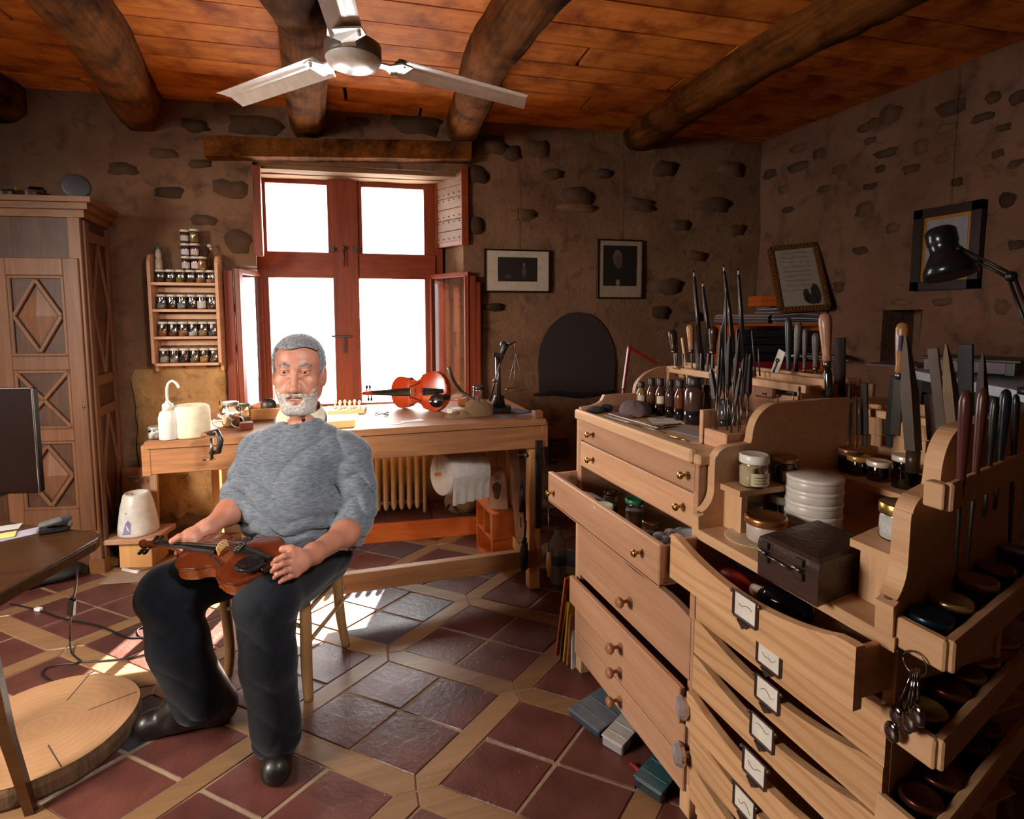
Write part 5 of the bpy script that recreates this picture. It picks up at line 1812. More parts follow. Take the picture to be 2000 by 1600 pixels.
tops = [(2.62, 1, .075, '#3a2a2a', '#b0a8a8', 'lower black-filled jar of the left tower'), (2.62, 2, .07, '#3a3034', '#c0b8c0', 'middle jar with white label in the left tower'), (2.62, 3, .07, '#4a3430', '#b8a8a0', 'top jar of the left tower'),
        (3.55, 1, .075, '#5a2028', '#c8b8b8', 'lowest of the right tower, dark red, white label'), (3.55, 2, .072, '#6a2024', '#c0b0b0', 'middle jar of the right tower, red with white print'), (3.55, 3, .075, '#a08040', None, 'top jar of the right tower, mustard-coloured'),
        (4.05, 1, .075, '#b07a40', None, 'orange-filled jar stacked at the right of the rack')]
for (pos, lev, h_, c, pp, nm) in tops:
    s = sa + .05 + (sb_ - sa - .1) * pos / 5
    hh = zt1 + .073 + (lev - 1) * .076
    if pos == 4.05: s = sa + .05 + (sb_ - sa - .1) * 4.0 / 5 + .012
    jar(wb(s, hh, .062), .024, h_, nm, lidm=M_LIDW, content=c, fill=1.1, neck=.95, lr=.0245, group='jars stacked over the wall rack', paper=pp, n=12)
t = T('squeeze_bottle', 'pale plastic bottle with green cap standing at the left on the rack top', 'bottle', wb(sa + .045, zt1 + .073, .06))
mb = MB(); mb.lathe([(.017, 0), (.019, .01), (.018, .05), (.012, .06), (.017, .075), (.014, .1), (.007, .115)], n=14); mb.build('body', plain('milky_plastic', '#b0a08c', .4), t, world=False)
mb = MB(); mb.lathe([(.008, .112), (.009, .115), (.008, .128), (0, .13)], n=12); mb.build('cap', plain('green_cap', '#2f7a4c', .4), t, world=False)
t = T('knotted_bag', 'clear plastic bag knotted at the top resting on the right of the rack', 'bag', wb(sb_ - .055, zt1 + .075, .05))
p = wb(sb_ - .05, zt1 + .09, .05)
mb = MB(); mb.grid(lambda a, b_: p + Vector((.045 * math.cos(2 * PI * a) * (1 - b_) ** .8 * (1 + .12 * math.sin(10 * PI * a)) + .004 * b_, .02 * math.sin(2 * PI * a) * (1 - b_) ** .8, .10 * b_)), 24, 8); mb.build('bag', glass('poly_film', '#e8dcd0', .18), t)
mb = MB(); mb.ball(p + Vector((.004, 0, .105)), (.008, .006, .008)); mb.ball(p + Vector((-.004, 0, .122)), (.012, .004, .010)); mb.build('knot', plain('bag_knot', '#b8a898', .5), t)

# ================================================================ right back corner: shelf unit, papers, framed letter; white table
bk = T('side_cupboard', 'low plain cupboard standing in the back corner under the folder shelf', 'cupboard', (2.55, 2.68, 0))
mb = MB(); mb.box((2.52, 2.72, .48), (.62, .42, .96), (0, 0, -.32)); mb.build('body', M_PINK, bk)
fs_ = T('folder_shelf', 'open wooden box shelf holding black and red folders flat', 'shelf', (2.5, 2.68, .96))
c0 = onz(1432, 722, .98); 
FX = Vector((math.cos(-.32), math.sin(-.32), 0)); FY = Vector((-FX.y, FX.x, 0))
c1 = c0 + FX * .56
zf0, zf1 = .965, ond(1432, 632, (c0.x * syw + c0.y * cyw)).z
for (a, b_) in ((0, .02), (.55, .02)):
    mb = MB(); mb.prism([c0 + FX * a + Vector((0, 0, zf0 - c0.z)), c0 + FX * (a + b_) + Vector((0, 0, zf0 - c0.z)), c0 + FX * (a + b_) + FY * .3 + Vector((0, 0, zf0 - c0.z)), c0 + FX * a + FY * .3 + Vector((0, 0, zf0 - c0.z))], (0, 0, zf1 - zf0)); mb.build('side_panel', M_ORANGE, fs_)
for z in (zf0, zf1 - .015):
    mb = MB(); mb.prism([c0 + Vector((0, 0, z - c0.z)), c1 + Vector((0, 0, z - c0.z)), c1 + FY * .3 + Vector((0, 0, z - c0.z)), c0 + FY * .3 + Vector((0, 0, z - c0.z))], (0, 0, .015)); mb.build('shelf', M_ORANGE, fs_)
fc = [('#7a1420', 'crimson folder at the bottom of the stack', .055), ('#14171a', 'black folder directly on the crimson one', .05), ('#1a1d20', 'black folder with white edge, third from the bottom', .05), ('#15181b', 'black folder, fourth from the bottom', .045), ('#1c2024', 'black folder with rivet on top of the stack', .045)]
z = zf0 + .016
for i, (c, nm, h_) in enumerate(fc):
    t = T('ring_folder', nm, 'folder', c0 + FX * .28 + Vector((0, 0, z - c0.z)), 0, 'folders lying in the box shelf')
    o_ = c0 + FX * .028 + FY * .01 + Vector((0, 0, z - c0.z))
    mb = MB(); mb.prism([o_, o_ + FX * .51, o_ + FX * .51 + FY * .27, o_ + FY * .27], (0, 0, h_ - .008)); mb.build('cover', plain('folder' + c, c, .35), t)
    mb = MB(); mb.box(o_ + FX * .42 - FY * .002 + Vector((0, 0, h_ * .45)), (.012, .004, .012), (0, 0, -.32)); mb.build('rivet', M_STEEL, t)
    z += h_
    if z + .045 > zf1: break
# stacks of paper on top
zz = zf1 + .001
rr = random.Random(4)
pcol = ['#5c5660', '#8a828c', '#4a4a52', '#9a9098', '#6a5c68', '#a89ca8', '#8c5a48', '#b0a6b4', '#7a6c80', '#8f8794']
for i in range(7):
    o_ = c0 + FX * (-.02 + rr.uniform(-.01, .015)) + FY * .02 + Vector((0, 0, zz - c0.z))
    mb = MB(); mb.prism([o_, o_ + FX * .24, o_ + FX * .24 + FY * .24, o_ + FY * .24], (0, 0, .008))
    tag(mb.build('magazine', plain('mag%d' % i, pcol[i], .6)), 'thin magazine in the left pile over the folder shelf, %s from the bottom' % ordn(i), 'magazine', 'magazines over the folder shelf')
    zz += .0085
zz = zf1 + .001
for i in range(9):
    o_ = c0 + FX * (.25 + rr.uniform(-.012, .012)) + FY * .01 + Vector((0, 0, zz - c0.z))
    mb = MB()
    bow = .03 * (i / 9)
    q = [o_ + FX * (.33 * k / 10) + Vector((0, 0, bow * math.sin(PI * k / 10) ** 2)) for k in range(11)]
    mb.prism(q + [p_ + Vector((0, 0, .008)) for p_ in q[::-1]], FY * .25)
    tag(mb.build('paper_folder', plain('pf%d' % i, pcol[(i * 3 + 1) % 10], .7)), 'bulging paper folder in the right pile over the folder shelf, %s from the bottom' % ordn(i), 'paper folder', 'paper folders in the bulging pile')
    zz += .0105
zz += .012
for i in range(2):
    o_ = c0 + FX * (.17 + .0 * i) + FY * .03 + Vector((0, 0, zz - c0.z))
    mb = MB(); mb.prism([o_, o_ + FX * .42, o_ + FX * .42 + FY * .18, o_ + FY * .18], (0, 0, .033 - .004 * i))
    tag(mb.build('flat_wooden_box', M_ORANGE), '%s of two honey-coloured flat wooden boxes under the gilt frame' % ('lower', 'upper')[i], 'wooden box', 'flat wooden boxes')
    zz += .034
# gilt framed letter leaning
gf = T('gilt_frame', 'ornate gold picture frame with a handwritten sheet leaning in the corner above the boxes', 'picture frame', c0 + FX * .4 + Vector((0, 0, zz - c0.z)))
dg = c0.x * syw + c0.y * cyw - .02
g0, g1, g2, g3 = ond(1525, 606, dg), ond(1618, 600, dg - .05), ond(1592, 478, dg + .10), ond(1504, 487, dg + .15)
nG = (g1 - g0).cross(g3 - g0).normalized()
if nG.y > 0: nG = -nG
mb = MB()
for a, b_ in ((g0, g1), (g1, g2), (g2, g3), (g3, g0)): mb.bar(a, b_, .034, .022, up=nG, b=.004)
for a, b_ in ((g0, g1), (g1, g2), (g2, g3), (g3, g0)):
    for k in range(15): mb.ball(a.lerp(b_, k / 14) + nG * .012, (.009, .009, .007), 8, 5)
mb.build('frame', plain('old_gilt', '#7a4f20', .4, .5, bmp=(60, .6)), gf)
mb = MB(); mb.add([g0, g1, g2, g3], [(0, 1, 2, 3)]); mb.build('sheet', plain('letter_sheet', '#8f8478', .8), gf)
mb = MB()
ux, uy = (g1 - g0), (g3 - g0)
for k in range(9):
    v_ = .9 - .075 * k
    pts = [g0 + ux * (.2 + .06 * j) + uy * (v_ + rr.uniform(-.012, .012)) + nG * .003 for j in range(11)]
    mb.tube(pts, .0012, 4)
mb.build('handwriting', plain('ink', '#3c342e', .9), gf)
for (a, b_, r1, r2) in ((.60, .2, .07, .11), (.8, .22, .1, .16), (.7, .14, .14, .08)):
    mb = MB(); c_ = g0 + ux * a + uy * b_ + nG * .0025
    mb.add([c_] + [c_ + ux * (r1 * math.cos(k * PI / 8)) + uy * (r2 * math.sin(k * PI / 8)) for k in range(16)], [(0, k + 1, (k + 1) % 16 + 1) for k in range(16)]); mb.build('drawn_figure', plain('figure_ink', '#241c1a', .8), gf)
# white high table
TZ = 1.06
wt = T('drawing_table', 'white-edged high table against the right wall, covered with papers', 'table', (2.5, 1.7, 0))
e0, e1 = onz(1652, 706, TZ), onz(2010, 766, TZ)
e0 = onz(1660, 700, TZ); e0 = e0 if e0.x < 2.6 else e1 + (e0 - e1) * ((2.62 - e1.x) / (e0.x - e1.x))
ed = (e1 - e0).normalized()
e1 = e1 + ed * .35
mb = MB(); mb.prism([e0, e1, Vector((2.93, e1.y, TZ)), Vector((2.93, e0.y, TZ))], (0, 0, -.035)); mb.build('table_top', plain('white_laminate', '#b4c0cc', .45), wt)
mb = MB(); mb.bar(e0 + Vector((-.004, 0, -.018)), e1 + Vector((-.004, 0, -.018)), .012, .036); mb.build('edge', plain('pale_edge', '#d8e4ec', .4), wt)
for p in (e0 + Vector((.08, -.05, 0)), e1 + Vector((.1, .08, 0)), Vector((2.85, e0.y - .05, 0)), Vector((2.85, e1.y + .08, 0))):
    mb = MB(); mb.box((p.x, p.y, (TZ - .035) / 2), (.04, .04, TZ - .036)); mb.build('leg', M_BLACK, wt)
mb = MB(); mb.bar(e0 + Vector((.12, 0, -.075)), e1 + Vector((.12, 0, -.075)), .03, .07); mb.build('apron', plain('table_apron', '#3a3430', .6), wt)
it = [(1715, 687, .22, .30, .012, '#b8aeb6', 'thick cream book lying open-edged on the white table', 'book', .4), (1820, 692, .30, .22, .010, '#7a6a70', 'broad sheaf of papers in the middle of the white table', 'papers', .7),
      (1900, 706, .30, .22, .008, '#6a5e6c', 'loose purple-grey papers near the lamp foot', 'papers', .3), (1950, 728, .22, .16, .006, '#7c2f48', 'pinkish-red sheet near the right edge of the white table', 'papers', .1),
      (1690, 698, .16, .2, .004, '#8a96a0', 'blue-grey sheets at the left corner of the white table', 'papers', .55), (1975, 716, .16, .10, .01, '#8f98a4', 'pale notepad at the far right of the white table', 'notepad', .2)]
zlay = TZ
for i, (u, v, w_, h_, th, c, nm, cat, an) in enumerate(it):
    p = onz(u, v, TZ + .004)
    p.x = min(p.x, 2.78); p.z = TZ + .0005 + (.0 if i % 2 == 0 else .0125)
    mb = MB(); mb.box((0, 0, th / 2), (w_, h_, th), b=.001); o = mb.build('papers' if cat == 'papers' else cat, plain('pp%d' % i, c, .7), None, world=False); o.location = p; o.rotation_euler = (0, 0, an); tag(o, nm, cat)
t = T('box_file', 'dark box with white page block lying under a black cloth on the white table', 'box', onz(1920, 690, TZ + .02))
p = onx(1915, 678, 2.55); p.z = TZ + .045
mb = MB(); mb.box(p, (.24, .30, .045), (0, 0, .25)); mb.build('pages', plain('pages', '#8a7c84', .8), t)
mb = MB(); mb.box(p + Vector((0, 0, .028)), (.26, .32, .01), (0, 0, .25)); mb.box(p + Vector((.0, -.14, .0)), (.24, .03, .05), (0, 0, .25)); mb.build('cover', M_BLACK, t)

# black articulated lamp
lp = T('desk_lamp', 'black articulated desk lamp bending in from the right edge', 'lamp', onx(2030, 745, 2.0))
D = lambda u, v, dd=0.0: onx(u, v, 1.95 + dd)
mb = MB()
hd, tl = D(1853, 523), D(1836, 452)
ax_ = (tl - hd).normalized()
L_ = (tl - hd).length
mb.lathe([(.070, -.03), (.074, -.028), (.070, .0), (.052, .035), (.040, .055), (.040, L_ * .62), (.043, L_ * .66), (.043, L_), (.032, L_ + .01), (0, L_ + .01)], hd, ax_, n=24)
mb.build('shade', plain('lamp_black', '#15171c', .22), lp)
mb = MB(); mb.lathe([(.0, -.012), (.03, -.018), (.034, -.004), (.02, .01)], hd, ax_, n=16); mb.build('bulb', plain('bulb_glass', '#c8c8d0', .1), lp)
mb = MB()
A_, B_ = D(1872, 487), D(1975, 540)
for o_ in (Vector((0, 0, .008)), Vector((0, 0, -.008))): mb.tube([A_ + o_, B_ + o_], .0045, 6)
C_ = onx(2012, 640, 1.9)
C2 = onx(2030, 750, 2.1)
for o_ in (Vector((0, .008, 0)), Vector((0, -.008, 0))): mb.tube([B_ + o_, C_ + o_, C2 + o_], .0045, 6)
mb.build('arm', M_BLACK, lp)
mb = MB(); mb.ball(B_, .016); mb.ball(A_, .013); mb.build('joint', M_BLACK, lp)
mb = MB(); mb.lathe([(.05, 0), (.05, .02), (.01, .03), (.01, .06)], Vector((C2.x, C2.y, TZ)), n=18); mb.build('base', M_BLACK, lp)
# red lamp
rl = T('red_lamp', 'thin red folding desk lamp frame between the hearth and the chest', 'lamp', (1.2, 2.1, 0.3))
a, b_, c_ = ond(1218, 760, 2.45), ond(1229, 678, 2.45), ond(1284, 712, 2.45)
mb = MB(); mb.bar(a, b_, .014, .014, up=(0, 1, 0)); mb.bar(a + Vector((0, 0, -.0)), Vector((a.x - .01, a.y, .002)), .014, .014, up=(0, 1, 0)); mb.build('post', plain('red_paint', '#7a1c14', .35), rl)
mb = MB(); mb.bar(b_, c_, .012, .014, up=(0, 1, 0)); mb.ball(b_, .01); mb.build('arm', plain('red_paint', '#7a1c14', .35), rl)
rl.location = rl.location
# ================================================================ violin builder
def violin_half(x):
    """half width of the body at x (0 = tail end, .355 = neck end)"""
    K = [(0, .0), (.004, .03), (.015, .058), (.035, .083), (.065, .101), (.085, .1035), (.11, .099), (.135, .090), (.148, .087), (.152, .078), (.165, .064), (.185, .0565), (.2, .056), (.215, .0585), (.232, .067), (.238, .075), (.244, .075), (.26, .080),
         (.285, .0835), (.305, .081), (.325, .070), (.34, .053), (.350, .031), (.355, .0)]
    for (a, ya), (b_, yb) in zip(K[:-1], K[1:]):
        if a <= x <= b_:
            return ya + (yb - ya) * (x - a) / (b_ - a)
    return 0


def make_violin(label, loc, M3, scale, top_c, rib_c, group=None, strings=True):
    """local frame: x from tail to scroll, y across, z out of the top"""
    t = T('violin', label, 'violin', loc, 0, group)
    t.rotation_euler = M3.to_euler()
    t.scale = (scale,) * 3
    mt = plain('vtop' + top_c, top_c, .22, coat=.6, spec=.6)
    mr = wood('vrib' + rib_c, rib_c, top_c, 1, 2.0, .25, (1, 1))
    mk = plain('ebony', '#15110f', .25)
    xs = sorted(set([0, .001, .004, .009, .015, .025, .035, .05, .065, .085, .11, .135, .148, .152, .158, .165, .175, .185, .2, .215, .225, .232, .238, .244, .26, .285, .305, .325, .333, .34, .346, .350, .353, .355]))
    oh = .0025
    def arch(x, f):
        w_ = violin_half(x) / .1035
        e = math.sin(PI * min(1, max(0, x / .355))) ** .5
        return .014 * e * (1 - f * f) ** 1.1 * min(1, .35 + w_ * .8)
    # ribs
    L = [(x, violin_half(x) - oh) for x in xs if violin_half(x) > oh]
    ring = [(x, y) for x, y in L] + [(x, -y) for x, y in L[::-1]]
    mb = MB()
    n = len(ring)
    mb.add([(x, y, .0) for x, y in ring] + [(x, y, .032) for x, y in ring], [(k, (k + 1) % n, n + (k + 1) % n, n + k) for k in range(n)], True)
    mb.build('ribs', mr, t, world=False)
    for z0, sg, nm in ((.032, 1, 'top_plate'), (.0, -1, 'back_plate')):
        mb = MB()
        nj = 14
        def f(a, b_, z0=z0, sg=sg):
            x = xs[int(round(a * (len(xs) - 1)))]
            fr = -1 + 2 * b_
            return (x, fr * violin_half(x), z0 + sg * (.0035 + arch(x, fr)))
        mb.grid(f, len(xs) - 1, nj, flip=(sg < 0))
        full = [(x, violin_half(x)) for x in xs] + [(x, -violin_half(x)) for x in xs[::-1]]
        m_ = len(full)
        mb.add([(x, y, z0) for x, y in full] + [(x, y, z0 + sg * .0036) for x, y in full], [(k, (k + 1) % m_, m_ + (k + 1) % m_, m_ + k) for k in range(m_)], False)
        mb.add([(x, -violin_half(x), z0) for x in xs] + [(x, violin_half(x), z0) for x in xs], [(k, k + 1, len(xs) + k + 1, len(xs) + k) for k in range(len(xs) - 1)])
        mb.build(nm, mt if sg > 0 else mr, t, world=False)
    for s in (-1, 1):
        mb = MB()
        pts = [(.222, s * .022), (.224, s * .027), (.219, s * .030), (.210, s * .029), (.195, s * .034), (.178, s * .041), (.168, s * .045), (.160, s * .044), (.158, s * .050), (.163, s * .053)]
        pts = catmull([(x, y, .0365 + arch(x, y / violin_half(x)) + .0006) for x, y in pts], 5)
        mb.tube(pts, [.0016 + .001 * math.sin(PI * k / (len(pts) - 1)) for k in range(len(pts))], 6)
        mb.build('f_hole', plain('f_hole_black', '#0c0604', .9), t, world=False)
        mb = MB()
        mb.tube([(x, s * (violin_half(x) - .004), .0362 + arch(x, .96)) for x in xs[3:-3]], .0005, 4)
        mb.build('purfling', mk, t, world=False)
    mb = MB()
    mb.tube([(.350, 0, .018), (.372, 0, .022), (.39, 0, .030), (.45, 0, .034), (.48, 0, .034)], [.020, .017, .0125, .0115, .012], 12)
    mb.build('neck', mr, t, world=False)
    mb = MB()
    vs = []
    for x, w_, z in ((.215, .021, .056), (.30, .0185, .052), (.40, .015, .047), (.485, .012, .0425)):
        vs += [(x, -w_, z - .004), (x, -w_ * .6, z + .001), (x, 0, z + .0025), (x, w_ * .6, z + .001), (x, w_, z - .004), (x, 0, z - .008)]
    fs = [(i * 6 + k, i * 6 + (k + 1) % 6, i * 6 + 6 + (k + 1) % 6, i * 6 + 6 + k) for i in range(3) for k in range(6)] + [(0, 1, 2, 3, 4, 5), (23, 22, 21, 20, 19, 18)]
    mb.add(vs, fs); mb.build('fingerboard', mk, t, world=False)
    mb = MB()
    mb.bar((.482, 0, .030), (.545, 0, .018), .022, .016, b=.003)
    pts = [(.55 + r_ * math.cos(a), 0, .012 + r_ * math.sin(a)) for a, r_ in [(PI * .6 - .35 * k, .016 - .0009 * k) for k in range(16)]]
    mb.tube(pts, [.009 - .0002 * k for k in range(16)], 10)
    mb.build('scroll', mr, t, world=False)
    for k, (x, s) in enumerate(((.497, 1), (.509, -1), (.522, 1), (.534, -1))):
        z = .028 - (x - .48) * .2
        mb = MB(); mb.tube([(x, -s * .014, z), (x, s * .020, z), (x, s * .024, z)], [.0025, .003, .003], 8); mb.ball((x, s * .034, z), (.0035, .011, .008), 10, 8); mb.build('peg', mk, t, world=False)
    mb = MB()
    mb.prism([(.193, -.021, .049), (.193, -.018, .049), (.193, -.012, .056), (.193, .012, .056), (.193, .018, .049), (.193, .021, .049), (.193, .020, .074), (.193, .01, .080), (.193, 0, .082), (.193, -.01, .081), (.193, -.020, .076)], (.0028, 0, 0))
    mb.build('bridge', plain('bridge_maple', '#c89a5c', .4), t, world=False)
    mb = MB()
    vs = []
    for x, w_, z in ((.02, .010, .046), (.05, .013, .054), (.10, .017, .064), (.128, .021, .068)):
        vs += [(x, -w_, z), (x, 0, z + .006), (x, w_, z), (x, 0, z - .003)]
    mb.add(vs, [(i * 4 + k, i * 4 + (k + 1) % 4, i * 4 + 4 + (k + 1) % 4, i * 4 + 4 + k) for i in range(3) for k in range(4)] + [(3, 2, 1, 0), (12, 13, 14, 15)])
    mb.build('tailpiece', mk, t, world=False)
    if strings:
        for k in range(4):
            y = -.015 + .01 * k
            mb = MB(); mb.tube([(.128, y * .8, .071), (.1945, y, .0815 - abs(y) * .15), (.484, y * .55, .0455), (.50 + .01 * k, y * .3, .034)], .00055, 4); mb.build('string', M_STEEL, t, world=False)
        mb = MB()
        for k in range(4): mb.lathe([(.003, 0), (.0025, .004), (.0035, .006), (0, .008)], (.115, -.012 + .008 * k, .071), (0, 0, 1), n=8)
        mb.build('fine_tuner', M_STEEL, t, world=False)
    mb = MB()
    def ch(a, b_):
        an = 2 * PI * a
        rr_ = b_
        return (.045 + .045 * math.cos(an) * rr_, .048 + .034 * math.sin(an) * rr_, .060 + .012 * rr_ ** 2 - .006)
    mb.grid(ch, 24, 6)
    def ch2(a, b_):
        p = ch(a, 1); return (p[0] * (1 - .04 * b_) + .002 * b_, p[1] * (1 - .06 * b_), p[2] - .007 * b_)
    mb.grid(ch2, 24, 1)
    mb.box((.006, .03, .03), (.006, .03, .05), b=.001)
    mb.build('chin_rest', plain('chinrest_black', '#141216', .12, coat=.5), t, world=False)
    return t


# ================================================================ the workbench
BT = .83
ba, bb = onz(1062, 818, BT), onz(283, 863, BT)
bd = (bb - ba); BL = bd.length; bd.normalize()          # right to left
bn = Vector((bd.y, -bd.x, 0))
if bn.y < 0: bn = -bn
BD = .66
wbn = T('workbench', 'long wooden workbench with deep apron under the window', 'workbench', Vector(((ba.x + bb.x) / 2, (ba.y + bb.y) / 2 + .25, 0)))
BP = lambda t, y, z: ba + bd * (BL * t) + bn * y + Vector((0, 0, z - BT))
mb = MB(); mb.prism([BP(-.005, -.008, BT - .028), BP(1.0, -.008, BT - .028), BP(1.0, BD, BT - .028), BP(-.005, BD, BT - .028)], (0, 0, .028)); mb.build('bench_top', M_BENCH, wbn)
mb = MB(); mb.bar(BP(0, .02, BT - .084), BP(1.0, .02, BT - .076), .036, .108, b=.003); mb.build('apron', M_BENCH, wbn)
mb = MB(); mb.bar(BP(0, BD - .02, BT - .08), BP(1, BD - .02, BT - .08), .03, .10); mb.build('apron', M_BENCH, wbn)
mb = MB(); mb.bar(BP(-.004, .0, BT - .075), BP(-.004, BD, BT - .075), .03, .12); mb.build('end_board', M_BENCH, wbn)
mb = MB(); mb.bar(BP(1.0, .0, BT - .075), BP(1.0, BD, BT - .075), .03, .12); mb.build('end_board', M_BENCH, wbn)
mb = MB(); mb.box(BP(.006, .06, BT + .014), (.04, .05, .03), (0, 0, math.atan2(bd.y, bd.x))); mb.build('bench_stop', M_BENCH, wbn)
for (t_, y_, wd_) in ((.022, .045, .055), (.022, BD - .05, .05), (.835, BD - .16, .065), (.93, BD - .06, .035)):
    p = BP(t_, y_, 0)
    mb = MB(); mb.box((p.x, p.y, (BT - .03) / 2), (wd_, .055, BT - .032), (0, 0, math.atan2(bd.y, bd.x)), .003); mb.build('leg', M_BENCHL, wbn)
mb = MB(); p = BP(.016, .0, 0); mb.box((p.x, p.y - .004, .52), (.03, .014, .42), (0, 0, math.atan2(bd.y, bd.x)), .002); mb.build('strip', plain('dark_strip', '#1c1512', .6), wbn)
# lower front rail
ra, rb = onz(1040, 1128, .10), onz(560, 1168, .10)
mb = MB()
L0_, L1_ = BP(.0, .03, .155), BP(.58, .03, .155)
mb.bar(L0_, L1_, .04, .085, b=.003); mb.build('lower_rail', M_BENCH, wbn)
mb = MB(); mb.bar(BP(.022, .05, .12), BP(.022, BD, .12), .04, .06); mb.build('side_rail', M_BENCHL, wbn)
mb = MB(); mb.box(BP(.84, BD - .198, .62), (.03, .012, .06), (0, 0, math.atan2(bd.y, bd.x))); mb.build('mortise_block', M_RED, wbn)


def B(u, v, dz=0.0):
    p = onz(u, v, BT); p.z = BT + .001 + dz
    return p


# C-clamp
cl = T('c_clamp', 'dark iron C-clamp fixed on the front edge of the bench at left', 'clamp', B(418, 862))
dcl = B(418, 862); dd = dcl.x * syw + dcl.y * cyw
mb = MB()
q = [ond(400, 848, dd - .0), ond(425, 843, dd - .03), ond(431, 860, dd - .03), ond(427, 882, dd - .03), ond(412, 885, dd - .0)]
mb.tube(q, [.008, .010, .011, .010, .008], 8); mb.build('frame', M_DSTEEL, cl)
mb = MB(); mb.tube([ond(413, 856, dd - .03), ond(414, 898, dd - .03)], .0055, 8); mb.build('screw', M_STEEL, cl)
mb = MB(); mb.tube([ond(396, 899, dd - .03), ond(420, 897, dd - .03)], .003, 6); mb.build('handle', M_STEEL, cl)
mb = MB(); mb.box(ond(407, 848, dd - .0), (.05, .03, .012)); mb.build('pad', M_BENCH, cl)

# things on the left of the bench
t = jar(B(305, 857), .026, .048, 'tiny clip jar with wire handle at the far left of the bench', lidm=plain('wirejar_lid', '#a8a8a0', .3, .4), content='#d8d4c4', fill=.9, cat='jar')
mb = MB(); p = B(305, 857) + Vector((0, 0, .044)); mb.tube([p + Vector((.03 * math.cos(a), .03 * math.sin(a) * .5, .006 * math.sin(2 * a))) for a in [k * PI / 8 for k in range(17)]], .0015, 6); mb.build('wire', M_STEEL, t)
M_LDPE = plain('milky_ldpe', '#e4ddd0', .35)
t = T('wash_bottle', 'white laboratory wash bottle with bent spout on the bench', 'bottle', B(331, 858))
mb = MB(); mb.lathe([(.031, 0), (.034, .004), (.034, .085), (.028, .105), (.016, .116)], n=22); mb.build('body', M_LDPE, t, world=False)
mb = MB(); mb.lathe([(.019, .113), (.019, .135), (.009, .142), (.006, .15)], n=18); mb.build('cap', M_LDPE, t, world=False)
mb = MB(); mb.tube(catmull([(0, 0, .145), (0.0, 0, .19), (0.006, -.0, .215), (.020, 0, .225), (.034, -.004, .215), (.042, -.006, .198)], 5), [.0065] * 6 + [.0055] * 20 + [.004] * 0, 8) if False else mb.tube(catmull([(0, 0, .145), (0.0, 0, .19), (0.006, -.0, .215), (.020, 0, .225), (.034, -.004, .215), (.042, -.006, .198)], 5), .0048, 8); mb.build('spout', M_LDPE, t, world=False)
t = T('paper_roll', 'big cream roll of kitchen paper standing on the bench left of the shavings', 'paper roll', B(376, 852))
mb = MB(); mb.lathe([(.062, 0), (.066, .006), (.067, .10), (.063, .118), (.055, .125), (.02, .122), (.018, .03)], n=28); mb.build('roll', plain('cream_paper', '#e8dab8', .8, bmp=(40, .4)), t, world=False)
for i, (u, v, s_, nm) in enumerate([(420, 842, 1.0, 'large curled wood shaving beside the clamp'), (438, 838, .8, 'curled wood shaving in the middle of the heap'), (455, 840, .9, 'curled wood shaving nearest the man'), (430, 822, .8, 'thin shaving curling up at the back of the heap')]):
    c = B(u, v); mb = MB()
    ph = rr.random() * 3
    def f(a, b_, c=c, s_=s_, ph=ph):
        an = a * 2.2 * PI + ph
        r_ = (.012 + .018 * a) * s_
        return c + Vector((r_ * math.cos(an) + .03 * a * s_, .012 * math.sin(an * .7) + .022 * (b_ - .5) * s_, .034 * s_ + r_ * math.sin(an)))
    mb.grid(f, 30, 3)
    tag(mb.build('wood_shaving', plain('shaving', '#c89040', .55)), nm, 'shaving', 'curled shavings on the bench')
M_BRG = glass('bright_glass', '#ffffff', .2)
jar(B(452, 832), .036, .105, 'large clear storage jar with grey metal lid in front of the window', lid='#8a8680', content='#e8e4dc', fill=.7, neck=.86, glassm=M_BRG, cat='jar')
jar(B(479, 828), .024, .09, 'narrow clear jar with green-rimmed lid beside the large storage jar', lid='#7a9a5a', content='#e4dcd0', fill=.5, neck=.9, glassm=M_BRG)
mb = MB(); mb.tube([B(431, 812), B(431, 812) + Vector((0, 0, .07))], .004, 8); tag(mb.build('brass_stick', M_BRASS), 'short brass-coloured stick standing left of the storage jar', 'stick')
mb = MB(); mb.box(B(481, 838, .014), (.05, .05, .028), (0, 0, .2)); tag(mb.build('pink_block', wood('rosy', '#a8604a', '#844434', 0)), 'small reddish wooden block by the man\'s shoulder on the bench', 'block')
t = T('wooden_crate', 'small open wooden tray with a dark disc on the bench left of the man\'s head', 'tray', B(518, 812))
c = B(520, 815)
for (dx, dy, sx, sy) in ((0, -.07, .16, .01), (0, .07, .16, .01), (-.08, 0, .01, .15), (.08, 0, .01, .15)):
    mb = MB(); mb.box(c + Vector((dx, dy, .025)), (sx, sy, .05)); mb.build('side', M_BENCHL, t)
mb = MB(); mb.box(c + Vector((0, 0, .004)), (.15, .13, .006)); mb.build('bottom', M_BENCHL, t)
mb = MB(); mb.lathe([(.035, 0), (.035, .01), (0, .01)], c + Vector((.01, .03, .05)), (0, -1, .1), n=22)
tag(mb.build('grinding_disc', M_DSTEEL), 'dark round disc standing in the small wooden tray', 'disc')
